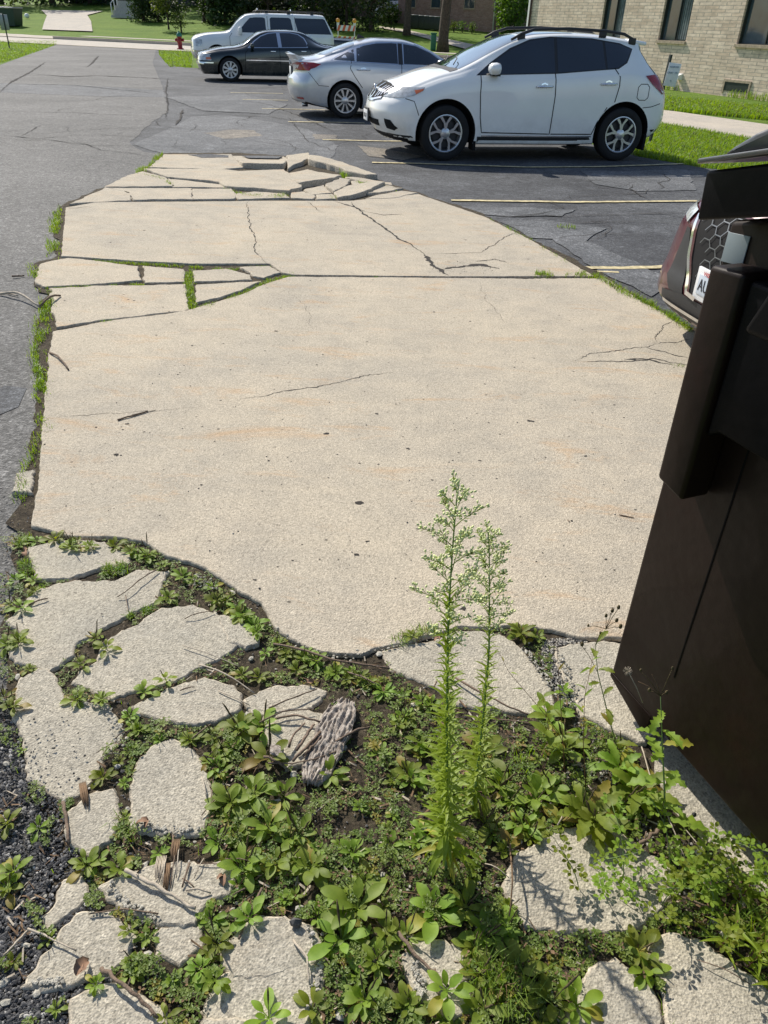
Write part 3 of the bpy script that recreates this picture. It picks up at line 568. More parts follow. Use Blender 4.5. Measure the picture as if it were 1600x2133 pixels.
h3 = gt(20, 30); ho = h3.xy + Vector((-1, 18)); house('garage', ho, (.936, -.2), 22, 9, 4.5, simple('dark_siding', (.05, .06, .07), .7), [(4, 3, .3, 2.4), (12, 3, .3, 2.4)], 'dark garage at the head of the sunny concrete driveway', terr(ho.x, ho.y) - .5)
# porch steps with rail
p = gt(258, 38); por = empty('porch_steps', p, R(-20), 'pale porch steps with a handrail beside the clipped hedge', 'steps')
mb = MB(); [mb.box((0, .35 * k, .1 + .2 * k), (2.6, .36, .2 + .4 * k)) for k in range(4)]; mb.build('steps', M['galv'], por)
mb = MB(); [mb.tube([(x, -.1 + .5 * k, .1 + .25 * k), (x, -.1 + .5 * k, 1.2 + .25 * k)], .04, 6) for x in (-1.2,) for k in range(3)]; mb.tube([(-1.2, -.15, 1.15), (-1.2, 1.0, 1.75)], .04, 6); mb.build('handrail', M['white_trim'], por)
# ---- foliage
M['leaf_dark'] = leafmat('tree_leaves_dark', (0.018, 0.035, 0.012), (0.04, 0.07, 0.02), 0.6, 0.3, 2.0)
M['leaf_tree'] = leafmat('tree_leaves', (0.045, 0.085, 0.018), (0.09, 0.14, 0.035), 0.6, 0.45, 2.0)
M['bark'] = simple('tree_bark', (0.075, 0.055, 0.042), 0.95, var=0.5, sc=9, bump=0.8, bsc=25)
def leafcloud(blobs, n, size, seed):
    r = random.Random(seed); mb = MB(); tot = sum(b[3] * b[4] * b[5] for b in blobs)
    for b in blobs:
        k = int(n * b[3] * b[4] * b[5] / tot)
        for _ in range(k):
            d = Vector((r.gauss(0, 1), r.gauss(0, 1), r.gauss(0, 1))).normalized(); q = r.random() ** 0.35
            p = Vector((b[0] + d.x * b[3] * q, b[1] + d.y * b[4] * q, b[2] + d.z * b[5] * q))
            if noise.noise(p * 0.9 / max(.3, size * 4)) < -0.22: continue
            s = size * r.uniform(.6, 1.3); a = Vector((r.gauss(0, 1), r.gauss(0, 1), r.gauss(0, .7))).normalized(); bb = a.cross(Vector((r.gauss(0, 1), r.gauss(0, 1), 1))).normalized()
            mb.add([p - a * s, p - bb * s * .5, p + a * s, p + bb * s * .5], [(0, 1, 2, 3)])
    return mb
def tree(p, h, cr, label, seed, tr=.2, n=2600, lm='leaf_tree', size=.16, trunk_h=None, cz=.68, name='tree', cat='tree', squash=1.0, group=None, lean=(0, 0), nb=9):
    r = random.Random(seed); t = empty(name, p, 0, label, cat, group); th = trunk_h or h * .45
    mb = MB(); pts = [Vector((lean[0] * z + .12 * tr * math.sin(z * 1.3 + seed), lean[1] * z, z)) for z in [0, .15 * th, .4 * th, .7 * th, th, h * .8]]
    mb.tube(pts, [tr * 1.35, tr * 1.05, tr * .95, tr * .85, tr * .7, tr * .15], 10)
    for k in range(6):
        a = r.uniform(0, 6.28); b = pts[4] * r.uniform(.8, 1.1); e = b + Vector((math.cos(a) * cr * .7, math.sin(a) * cr * .7, h * r.uniform(.12, .3))); mb.tube([b, b.lerp(e, .5) + Vector((0, 0, h * .04)), e], [tr * .45, tr * .3, tr * .08], 6)
    mb.build('trunk', M['bark'], t)
    bl = []
    for k in range(nb):
        a = r.uniform(0, 6.28); q = cr * r.uniform(.2, .7); zz = h * cz + r.uniform(-.5, .5) * (h - h * cz) * 1.3 * squash
        s = cr * r.uniform(.35, .6); bl.append((q * math.cos(a) + lean[0] * zz, q * math.sin(a) + lean[1] * zz, zz, s, s, s * .8 * squash))
    leafcloud(bl, n, size, seed).build('crown', M[lm], t); return t
def shrub(p, rx, ry, h, label, seed, n=900, lm='leaf_dark', size=.07, name='shrub', group=None, cat='shrub'):
    r = random.Random(seed); t = empty(name, p, 0, label, cat, group)
    bl = [(r.uniform(-.5, .5) * rx, r.uniform(-.5, .5) * ry, h * r.uniform(.35, .6), rx * .6, ry * .6, h * .45) for _ in range(5)]
    leafcloud(bl, n, size, seed).build('foliage', M[lm], t); mb = MB(); mb.tube([(0, 0, -.1), (0, 0, h * .5)], h * .04 + .01, 6); mb.build('stem', M['bark'], t); return t
tree(gt(922, 109), 11, 4.2, 'large tree with thick dark trunk right of the narrow path', 3, tr=.34, n=5000, size=.22, trunk_h=5, cz=.78, lean=(.03, 0))
tree(gt(848, 74), 11, 4.0, 'slimmer dark tree trunk on the shady lawn before the grey boxes', 4, tr=.26, n=5000, size=.22, trunk_h=5, cz=.78)
GH = 'evergreens and hedges along the far gardens'
for i, (px, py, h, cr, lab, lm, sz) in enumerate([(772, 64, 8.5, 2.6, 'dense dark evergreen left of the narrow path, nearly touching the ground', 'leaf_dark', .14), (722, 60, 7.5, 2.6, 'dark evergreen rising behind the striped barricade', 'leaf_dark', .16), (655, 55, 8, 3.0, 'dark leafy tree above the rear of the white truck', 'leaf_dark', .2),
        (560, 50, 8, 2.6, 'dark bushy tree above the roof rack of the white truck', 'leaf_dark', .2), (470, 48, 7, 2.6, 'dark bushy tree above the windscreen of the white truck', 'leaf_dark', .2), (300, 44, 5.5, 2.0, 'dark clipped evergreen between the porch steps and the pale sapling', 'leaf_dark', .12), (425, 46, 6, 2.2, 'shaded evergreen right of the pale sapling', 'leaf_dark', .14)]):
    tree(gt(px, py), h, cr, lab, 20 + i, tr=.14, n=5200, lm=lm, size=sz, trunk_h=1.6, cz=.45, name='evergreen_tree', squash=1.9, nb=16)
tree(gt(352, 62), 6.0, 1.5, 'pale yellow-green sapling hanging over the lawn behind the hydrant', 41, tr=.07, n=2600, lm='leaf_tree', size=.11, trunk_h=1.2, cz=.6, squash=1.3)
shrub(gt(378, 66), .7, .7, 1.5, 'small pale bush straight behind the green-capped hydrant', 42, n=700, lm='leaf_tree', size=.07)
for i, (px, lab) in enumerate([(330, 'low dark hedge at the edge of the lit lawn left of the sapling'), (520, 'low dark hedge behind the white truck windscreen'), (600, 'low dark hedge behind the middle of the white truck')]):
    shrub(gt(px, 45), 3.2, 1.4, 2.4, lab, 60 + i, n=3200, lm='leaf_dark', size=.12, name='hedge', cat='hedge')
for i, (px, py, h, lab) in enumerate([(-60, 20, 11, 'dark tree above the garage at the far left corner'), (60, 18, 10, 'dark tree left of the driveway head'), (150, 16, 11, 'dark tree behind the driveway head'), (235, 18, 9, 'dark tree over the porch steps')]):
    p = gt(px, py + 8); tree((p.x - 2, p.y + 12, terr(p.x, p.y + 12)), h, 4.6, lab, 80 + i, tr=.3, n=4200, lm='leaf_dark', size=.26, trunk_h=2.5, cz=.5, squash=1.6, nb=14)
for i, (px, py, lab) in enumerate([(945, 66, 'small round bush at the red brick wall, left one of three'), (963, 67, 'small round bush at the brick wall, middle one of the three'), (983, 69, 'small round bush at the brick wall, right one of the three')]):
    shrub(gt(px, py), .55, .5, .8, lab, 90 + i, n=420, size=.06, lm='leaf_tree')
shrub(gt(1072, 74), 2.2, 2.0, 4.6, 'tall green shrub filling the gap between the two brick buildings', 96, n=5200, size=.12, lm='leaf_tree')
shrub(gt(1058, 66), 1.8, 2.0, 6.0, 'dark green bush left of the cream brick corner', 97, n=4200, size=.13, lm='leaf_tree')
shrub(gt(815, 50), 1.2, 1.0, 1.6, 'light green bush below the distant parked cars', 98, n=1600, size=.09, lm='leaf_tree')
# big trees out of frame that shade the far lawn
for i, (x, y) in enumerate([(-14, 84), (-5, 82), (4, 80), (-25, 92)]):
    tree((x, y + 8, terr(x, y + 8)), 14, 6, ['tall tree behind the brown house, leftmost', 'tall tree behind the brown house', 'tall tree behind the brown house, near the evergreen', 'tall tree behind the driveway head'][i], 120 + i, tr=.35, n=3600, lm='leaf_dark', size=.34, trunk_h=4, cz=.6, squash=1.3)
# grey utility boxes (air conditioners) along the brick wall
for k, x in enumerate((858, 868, 882, 893, 904, 914)):
    p = gt(x, 58 + (x - 858) * .09); b = empty('air_conditioner', p, R(-25), 'dark boxy air conditioner by the red brick wall, %s from the slim trunk' % ('first second third fourth fifth sixth'.split()[k]), 'air conditioner', 'air conditioners by the red brick wall')
    mb = MB(); mb.bbox((0, 0, .45), (.62, .62, .9), .03); mb.build('casing', M['metal_dark'], b)
    mb = MB(); mb.bbox((0, 0, .925), (.68, .68, .05), .015); mb.build('lid', M['galv'], b)
mb = MB(); mb.bbox((0, 0, .5), (1.3, .6, .3), .05); mb.box((0, 0, .2), (1.1, .5, .4)); mb.box((-.5, -.1, -.25), (.1, .1, .6)); mb.box((.5, -.1, -.25), (.1, .1, .6))
tag(mb.build('utility_cabinet', M['white_trim'], loc=gt(896, 44) + Vector((0, 0, .6))), 'white utility cabinet fixed above the dark boxes on the red brick wall', 'cabinet')
# green box on the left, sign, hydrant, green post
p = g(23, 54, .35); p = gt(23, 54)
b = empty('green_dumpster', p, R(-14), 'dark green tapered dumpster behind the grey sign back at the left edge', 'dumpster')
mb = MB(); w = 1.0; mb.add([(-.8 * w, -.5, 0), (.8 * w, -.5, 0), (.8 * w, .5, 0), (-.8 * w, .5, 0), (-w, -.6, 1.25), (w, -.6, 1.25), (w, .6, 1.25), (-w, .6, 1.25)], [(0, 3, 2, 1), (0, 1, 5, 4), (1, 2, 6, 5), (2, 3, 7, 6), (3, 0, 4, 7), (4, 5, 6, 7)]); mb.build('body', simple('green_steel', (.015, .045, .035), .5, .2), b)
mb = MB(); mb.bbox((0, 0, 1.31), (2.1, 1.3, .1), .03); mb.build('lid', M['galv'], b); mb = MB(); mb.box((-.35, -.6, .8), (.3, .03, .22)); mb.build('decal', M['galv'], b)
p = g(20, 100); sg = empty('road_sign', p, R(8), 'grey back of a small sign on a thin post in the left lawn', 'sign')
mb = MB(); mb.box((0, 0, .72), (.05, .05, 1.5)); mb.build('post', M['metal_dark'], sg); mb = MB(); mb.bbox((-.02, .04, 1.12), (.42, .015, .68), .006); mb.build('panel', M['galv'], sg)
M['hydrant_red'] = simple('hydrant_red', (.26, .02, .02), .45, var=.3); M['hydrant_green'] = simple('hydrant_green', (.02, .16, .11), .45)
p = g(376, 102); hy = empty('fire_hydrant', (p.x, p.y, -.02), 0, 'red fire hydrant with green cap on the small grass island', 'hydrant')
mb = MB(); mb.lathe([(0, 0), (.2, 0), (.2, .05), (.13, .07), (.125, .3), (.12, .58), (.15, .6), (.15, .64), (0, .64)], 16, ax='Z'); mb.build('barrel', M['hydrant_red'], hy)
mb = MB(); mb.lathe([(.16, .645), (.17, .68), (.15, .76), (.09, .84), (.04, .87), (.04, .93), (0, .93)], 16, ax='Z'); mb.build('cap', M['hydrant_green'], hy)
for sx in (-1, 1):
    mb = MB(); mb.lathe([(.075, sx * .10), (.075, sx * .2), (.09, sx * .2), (.09, sx * .25), (0, sx * .27)], 12, (0, 0, .48), ax='X'); mb.build('side_nozzle', M['hydrant_red'], hy)
mb = MB(); mb.lathe([(.10, -.1), (.10, -.19), (.12, -.19), (.12, -.24), (0, -.26)], 12, (0, 0, .42), ax='Y'); mb.build('front_nozzle', M['hydrant_red'], hy)
p = gt(902, 104); mb = MB(); mb.bbox((0, 0, .45), (.36, .36, .95), .04); mb.bbox((0, 0, .95), (.42, .42, .08), .02); tag(mb.build('utility_pedestal', simple('pedestal_green', (.03, .16, .10), .5), loc=p), 'small green utility pedestal left of the thick trunk', 'pedestal')
mb = MB(); mb.lathe([(0, 0), (.2, .05), (.24, .2), (.15, .35), (0, .4)], 12, ax='Z'); tag(mb.build('garden_stone', M['white_trim'], loc=gt(57, 38)), 'white round stone on the sloping left lawn', 'stone')
# reserved parking sign behind the white crossover
p0 = g(1353, 296); d = Vector((.97, -.2)).normalized()
sg = empty('parking_sign', p0, R(-8), 'white parking sign on a black post behind the white crossover', 'sign')
q = [vplane(x, y, p0.xy, d) for x, y in ((1394, 122), (1390, 135), (1405, 176))]
mb = MB(); mb.add([], []); hz = q[0][1] + .06; mb.tube([(0, 0, -.1), (q[0][0] + .02, .0, hz)], .03, 4, sm=False); mb.build('post', M['metal_dark'], sg)
mb = MB(); mx = .5 * (q[1][0] + q[2][0]) + .02; cz = .5 * (q[1][1] + q[2][1]); mb.bbox((mx, -.04, cz), (.21, .012, .36), .005, M=Matrix.Rotation(R(5), 3, 'Y')); pn = mb.build('panel', M['white_trim'], sg)
def text(s, loc, size, mat, parent, rot=(R(90), 0, 0), name='lettering', ext=.001, ax='CENTER', sx=1.0):
    c = bpy.data.curves.new(name, 'FONT'); c.body = s; c.size = size; c.extrude = ext; c.align_x = ax; c.align_y = 'CENTER'; c.resolution_u = 2
    tmp = bpy.data.objects.new(name, c); COL.objects.link(tmp); dg = bpy.context.evaluated_depsgraph_get()
    me = bpy.data.meshes.new_from_object(tmp.evaluated_get(dg)); bpy.data.objects.remove(tmp); me.name = name; me.materials.clear(); me.materials.append(mat)
    o = bpy.data.objects.new(name, me); COL.objects.link(o); o.location = loc; o.rotation_euler = rot; o.scale = (sx, 1, 1); o.parent = parent; return o
M['ink'] = simple('sign_ink', (.16, .24, .30), .6)
text('UNIT 101', (mx, -.052, cz + .03), .045, M['ink'], pn, (R(90), 0, 0)); text('RESERVED', (mx + .01, -.052, cz + .12), .035, M['ink'], pn); text('↑', (mx - .01, -.052, cz - .10), .05, M['ink'], pn)
# barricade with amber lamps
M['amber'] = simple('amber_lens', (.75, .33, .02), .3, coat=.4); M['orange_tape'] = simple('reflective_orange', (.72, .14, .05), .5, var=.05)
p = g(721, 124); d = Vector((1, -.1)).normalized(); ba = empty('barricade', p, R(-8), 'orange and white striped barricade with amber lamps behind the silver car', 'barricade')
s0, z0 = vplane(703, 56, p.xy, (math.cos(R(-8)), math.sin(R(-8)))); s1, z1 = vplane(738, 47, p.xy, (math.cos(R(-8)), math.sin(R(-8))))
zb = 1.38
for zz in (zb, zb - .48, zb - .95):
    mb = MB(); mb.box((0, 0, zz), (.96, .03, .24)); bd = mb.build('board', M['white_trim'], ba); mb = MB()
    for k in range(4):
        x = -.40 + k * .27; mb.prism([(x - .08, zz - .12), (x + .05, zz - .12), (x + .14, zz + .12), (x + .01, zz + .12)] if k < 3 else [(x - .08, zz - .12), (x + .03, zz - .12), (x + .06, zz + .12), (x + .01, zz + .12)], -.017, -.02, f=lambda u, v, w: Vector((u, w, v)))
    mb.build('stripe', M['orange_tape'], bd)
for sx in (-.43, .43):
    mb = MB(); mb.box((sx, .035, .82), (.04, .04, 1.5)); mb.box((sx, .035, .03), (.05, 1.2, .05)); mb.build('leg', M['white_trim'], ba)
    mb = MB(); mb.box((sx, .02, 1.56), (.12, .06, .14)); lm_ = mb.build('lamp_base', M['white_trim'], ba)
    mb = MB(); mb.lathe([(0, -.04), (.085, -.035), (.1, 0), (.085, .035), (0, .04)], 14, (sx, .0, 1.70), ax='Y'); mb.build('lens', M['amber'], lm_)
# ================================================================ VEHICLES
def pch(keys, x, k):
    """smooth monotone interpolation through keys [(x, v1, v2..)], column k"""
    n = len(keys)
    if x <= keys[0][0]: return keys[0][k]
    if x >= keys[-1][0]: return keys[-1][k]
    i = 0
    while keys[i + 1][0] < x: i += 1
    def sl(j): return (keys[j + 1][k] - keys[j][k]) / (keys[j + 1][0] - keys[j][0])
    def tg(j):
        if j == 0: return sl(0)
        if j == n - 1: return sl(n - 2)
        a, b = sl(j - 1), sl(j)
        return 0.0 if a * b <= 0 else 2 * a * b / (a + b)
    h = keys[i + 1][0] - keys[i][0]; t = (x - keys[i][0]) / h; a, b = keys[i][k], keys[i + 1][k]
    return a * (2 * t**3 - 3 * t**2 + 1) + h * tg(i) * (t**3 - 2 * t**2 + t) + b * (-2 * t**3 + 3 * t**2) + h * tg(i + 1) * (t**3 - t**2)
def lin(tab, z):
    if z <= tab[0][0]: return tab[0][1]
    for a, b in zip(tab, tab[1:]):
        if z <= b[0]: t = (z - a[0]) / (b[0] - a[0]); t = t * t * (3 - 2 * t) * .3 + t * .7; return a[1] + (b[1] - a[1]) * t
    return tab[-1][1]
class Body:
    """lofted car body; x runs front (min) to rear, y lateral, z up"""
    def __init__(s, P):
        s.P = P; K = P['st']; x0, x1 = K[0][0], K[-1][0]; N = P.get('n', 76); rows = []
        for i in range(N + 1):
            u = i / N; x = x0 + (x1 - x0) * (u + 0.012 * math.sin(2 * math.pi * u))
            w, zb, zs, zt, wr, cr = [pch(K, x, k) for k in range(1, 7)]
            e = min(x - x0, x1 - x); sh = max(0, 1 - e / .10); w -= .055 * sh * sh; zt -= .03 * sh * sh; wr -= .05 * sh * sh
            ze = zt - cr; zm = zb + .42 * (zs - zb)
            ctl = [(0, zb + .02), (w * .6, zb + .01), (w - .10, zb), (w - .02, zb + .05), (w, zm), (w - .012, zs - .13), (w - .05, zs - .02), (min(w - .07, wr + (w - .07 - wr) * .62), zs + (ze - zs) * .38), (wr + .015, ze - .055 * min(1, (ze - zs) * 4 + .2)), (wr - .07, ze + cr * .25), (wr * .5, zt - cr * .22), (0, zt)]
            ring = []; C = [ctl[0]] + ctl + [ctl[-1]]
            for j in range(1, len(C) - 2):
                for q in range(4):
                    t = q / 4; p0, p1, p2, p3 = C[j - 1], C[j], C[j + 1], C[j + 2]; o = []
                    for a in (0, 1): o.append(.5 * ((2 * p1[a]) + (-p0[a] + p2[a]) * t * .9 + (2 * p0[a] * .9 - 5 * p1[a] + 4 * p2[a] - p3[a] * .9 + (.1 * (2 * p1[a] - 0) if False else 0)) * t * t * 0 + (0)) if False else s.cr(p0[a], p1[a], p2[a], p3[a], t))
                    ring.append(tuple(o))
            ring.append(ctl[-1]); rows.append((x, ring))
        def dfm(x, y, z):
            LF, LR = P.get('lf', .9), P.get('lr', .9); w = P['w']; r = min(1, abs(y) / w); xx = x
            if x < x0 + LF: t = 1 - (x - x0) / LF; xx += (P['fa'] * r ** P['fp'] + lin(P['nose'], z)) * t ** 1.4
            if x > x1 - LR: t = 1 - (x1 - x) / LR; xx -= (P['ra'] * r ** P['rp'] + lin(P['tail'], z)) * t ** 1.4
            return xx
        V = []; F = []; L = len(rows[0][1]); full = 2 * L - 2
        for x, ring in rows:
            for y, z in ring: V.append(Vector((dfm(x, y, z), y, z)))
            for y, z in ring[-2:0:-1]: V.append(Vector((dfm(x, y, z), -y, z)))
        for i in range(len(rows) - 1):
            for j in range(full): F.append((i * full + j, (i + 1) * full + j, (i + 1) * full + (j + 1) % full, i * full + (j + 1) % full))
        NC = 12
        for e, (x, ring) in ((0, rows[0]), (1, rows[-1])):
            base = 0 if e == 0 else (len(rows) - 1) * full; prev = None
            for j in range(L):
                y, z = ring[j]; line = [base + j]
                if 0 < j < L - 1:
                    for q in range(1, NC): yy = y * (1 - 2 * q / NC); V.append(Vector((dfm(x, yy, z), yy, z))); line.append(len(V) - 1)
                    line.append(base + full - j)
                else: line = [base + j] * (NC + 1)
                if prev:
                    for q in range(NC):
                        f = [prev[q], prev[q + 1], line[q + 1], line[q]]; f = [a for k_, a in enumerate(f) if a not in f[:k_]]
                        if len(f) > 2: F.append(tuple(f if e else f[::-1]))
                prev = line
        s.V, s.F = V, F
    @staticmethod
    def cr(a, b, c, d, t): return b + .5 * t * (c - a + t * (2 * a - 5 * b + 4 * c - d + t * (3 * (b - c) + d - a)))
    def make(s, name, paint, dark, parent, arches, split=True):
        me = bpy.data.meshes.new(name); me.from_pydata(s.V, [], s.F); me.update()
        bm = bmesh.new(); bm.from_mesh(me); bmesh.ops.recalc_face_normals(bm, faces=bm.faces); bm.to_mesh(me); bm.free()
        o = bpy.data.objects.new(name, me); COL.objects.link(o)
        for (ax, az, ar) in arches:
            for sy in (-1, 1):
                mb = MB(); y1 = s.P['w'] + .15; y0 = s.P['w'] - .30
                mb.lathe([(.001, sy * y0), (ar, sy * y0), (ar, sy * y1), (.001, sy * y1)], 48, (ax, 0, az)); mb.box((ax, sy * (y0 + y1) / 2, az - ar * .75), (ar * 1.96, y1 - y0 - .002, ar * 1.5))
                for one in (0,):
                    pass
                mb2 = MB(); mb2.lathe([(.001, sy * y0), (ar, sy * y0), (ar, sy * y1), (.001, sy * y1)], 48, (ax, 0, az))
                c = mb2.build('cutter', dark); b2 = bmesh.new(); b2.from_mesh(c.data); bmesh.ops.remove_doubles(b2, verts=b2.verts, dist=.0005); bmesh.ops.contextual_create(b2, geom=[e for e in b2.edges if e.is_boundary]) if any(e.is_boundary for e in b2.edges) else None
                bmesh.ops.recalc_face_normals(b2, faces=b2.faces); b2.to_mesh(c.data); b2.free()
                md = o.modifiers.new('cut', 'BOOLEAN'); md.operation = 'DIFFERENCE'; md.object = c; md.solver = 'EXACT'
                dg = bpy.context.evaluated_depsgraph_get(); nm = bpy.data.meshes.new_from_object(o.evaluated_get(dg)); o.modifiers.clear(); o.data = nm; bpy.data.objects.remove(c)
        me = o.data; me.name = name; me.materials.clear(); me.materials.append(paint); me.materials.append(dark)
        for p in me.polygons:
            c = p.center; ins = False
            for (ax, az, ar) in arches:
                rr = math.hypot(c.x - ax, c.z - az)
                if abs(c.y) < s.P['w'] - .28 and rr < ar + .01 and abs(abs(c.y) - (s.P['w'] - .30)) < .02: ins = True
                if abs(rr - ar) < .012 and abs(p.normal.y) < .35 and abs(c.y) > s.P['w'] - .31: ins = True
            p.material_index = 1 if (ins or (p.normal.z < -.6 and c.z < .42)) else 0; p.use_smooth = True
        me.set_sharp_from_angle(angle=R(32)); o.parent = parent
        s.bvh = BVHTree.FromPolygons([v.co.copy() for v in me.vertices], [tuple(p.vertices) for p in me.polygons]); return o
    def hit(s, a, u, v):
        if a == 'L': o, d = Vector((u, -3, v)), Vector((0, 1, 0))
        elif a == 'R': o, d = Vector((u, 3, v)), Vector((0, -1, 0))
        elif a == 'F': o, d = Vector((-4, u, v)), Vector((1, 0, 0))
        elif a == 'B': o, d = Vector((8, u, v)), Vector((-1, 0, 0))
        else: o, d = Vector((u, v, 4)), Vector((0, 0, -1))
        h = s.bvh.ray_cast(o, d)
        if h[0] is None: return None, None
        n = h[1]; n = n if n.dot(d) < 0 else -n; return h[0], n
    def patch(s, name, poly, a, mat, parent, off=.004, sp=.07, rise=0.0):
        """a panel laid on the body: outline poly in the view a"""
        P2 = []; n = len(poly)
        for i in range(n):
            p, q = Vector(poly[i]), Vector(poly[(i + 1) % n]); k = max(1, int((q - p).length / sp))
            for j in range(k): P2.append(p.lerp(q, j / k))
        m0 = len(P2); xs = [p.x for p in P2]; ys = [p.y for p in P2]; pts = list(P2); x = min(xs) + sp / 2
        while x < max(xs):
            y = min(ys) + sp / 2
            while y < max(ys): pts.append(Vector((x, y))); y += sp
            x += sp
        rv = delaunay_2d_cdt(pts, [(i, (i + 1) % m0) for i in range(m0)], [], 1, 1e-6); W_ = []; ok = []
        for v in rv[0]:
            h, nn = s.hit(a, v.x, v.y)
            if h is None: W_.append(Vector((0, 0, 0))); ok.append(False)
            else: W_.append(h + nn * off); ok.append(True)
        F = [f for f in rv[2] if all(ok[i] for i in f)]
        if not F: return None
        mb = MB(); mb.add(W_, F, 0, True); o = mb.build(name, mat, parent)
        bm = bmesh.new(); bm.from_mesh(o.data); bmesh.ops.delete(bm, geom=[v for v in bm.verts if not v.link_faces], context='VERTS'); 
        bm.normal_update(); dirv = {'L': Vector((0, -1, 0)), 'R': Vector((0, 1, 0)), 'F': Vector((-1, 0, 0)), 'B': Vector((1, 0, 0)), 'T': Vector((0, 0, 1))}[a]
        if sum(f.normal.dot(dirv) for f in bm.faces) < 0: bmesh.ops.reverse_faces(bm, faces=bm.faces)
        bm.to_mesh(o.data); bm.free()
        if rise:
            md = o.modifiers.new('thick', 'SOLIDIFY'); md.thickness = rise; md.offset = 1
        return o
    def seam(s, mb, pts, a, w=.012, off=.0025, step=.04):
        L = []
        for p, q in zip(pts, pts[1:]):
            p, q = Vector(p), Vector(q); k = max(1, int((q - p).length / step)); L += [p.lerp(q, j / k) for j in range(k)]
        L.append(Vector(pts[-1])); V = []; ok = []
        for i, p in enumerate(L):
            t = (L[min(i + 1, len(L) - 1)] - L[max(i - 1, 0)]).normalized(); q = Vector((-t.y, t.x)) * w / 2
            for e in (p + q, p - q):
                h, nn = s.hit(a, e.x, e.y); ok.append(h is not None); V.append(h + nn * off if h is not None else Vector((0, 0, 0)))
        mb.add(V, [(2 * i, 2 * i + 1, 2 * i + 3, 2 * i + 2) for i in range(len(L) - 1) if all(ok[2 * i:2 * i + 4])], 0, True)
def paint(name, c, metal=.35, rough=.32, coat=1.0, flake=.04):
    t = NT(name); co = t.co(); n = t.noise(co, 1.5, 4); d = t.noise(co, 3.5, 6, .7)
    cc = t.ramp(n, [(0.3, tuple(x * (1 - flake) for x in c)), (0.7, tuple(min(1, x * (1 + flake)) for x in c))])
    sp = t.n('ShaderNodeSeparateXYZ'); tc = t.n('ShaderNodeTexCoord'); t.l(tc.outputs['Object'], sp.inputs[0])
    dust = t.math('MULTIPLY', t.ramp(sp.outputs[2], [(0.25, 1.0), (0.7, 0.0)]), t.ramp(d, [(0.4, 0.0), (0.7, 0.4)]))
    cc = t.mix(dust, cc, (0.20, 0.18, 0.15)); t.base(cc, t.math('ADD', rough, t.math('MULTIPLY', dust, .3)), metal, .5, coat); return t.m
M['white_paint'] = paint('pearl_white_paint', (.88, .88, .86), .0, .35)
M['silver_paint'] = paint('silver_paint', (.56, .585, .62), .45, .3)
M['black_paint'] = paint('black_green_paint', (.008, .016, .016), .2, .18)
M['maroon_paint'] = paint('maroon_paint', (.075, .008, .016), .1, .3, .6)
M['tint'] = glassmat('tinted_glass', (.008, .012, .018), .03, 1.0, 1.6)
M['shield'] = glassmat('windscreen_glass', (.07, .12, .15), .05, 1.0, 2.3)  # shield: lighter blue base colour stands in for some reflected sky
M['rubber'] = simple('tyre_rubber', (.009, .009, .010), .8, var=.3)
M['well'] = simple('wheel_well', (.004, .004, .005), .95)
M['black_plastic'] = simple('black_plastic', (.022, .022, .024), .55)
M['alloy'] = simple('alloy', (.55, .56, .58), .3, .75, var=.08); M['alloy_dark'] = simple('disc_metal', (.05, .052, .055), .5, .5)  # alloy_dark: dark grey metal of the brake discs
M['chrome'] = simple('chrome', (.75, .76, .78), .12, 1.0, var=.03)
M['lamp'] = simple('lamp_glass', (.55, .56, .55), .12, .3, coat=1.0, var=.35, sc=14); M['red_lamp'] = simple('red_lamp', (.30, .008, .012), .18, coat=1.0, var=.4, sc=12); M['amber_lamp'] = simple('amber_lamp', (.7, .16, .05), .2, coat=1.0)
M['plate'] = simple('plate_white', (.72, .73, .74), .5, var=.05); M['plate_ink'] = simple('plate_ink', (.02, .02, .03), .5); M['plate_red'] = simple('plate_red', (.5, .04, .05), .5)
def ring_pts(r0, r1, a0, a1, n=6): return [(r1 * math.cos(a0 + (a1 - a0) * k / n), r1 * math.sin(a0 + (a1 - a0) * k / n)) for k in range(n + 1)] + [(r0 * math.cos(a1 + (a0 - a1) * k / n), r0 * math.sin(a1 + (a0 - a1) * k / n)) for k in range(n + 1)]
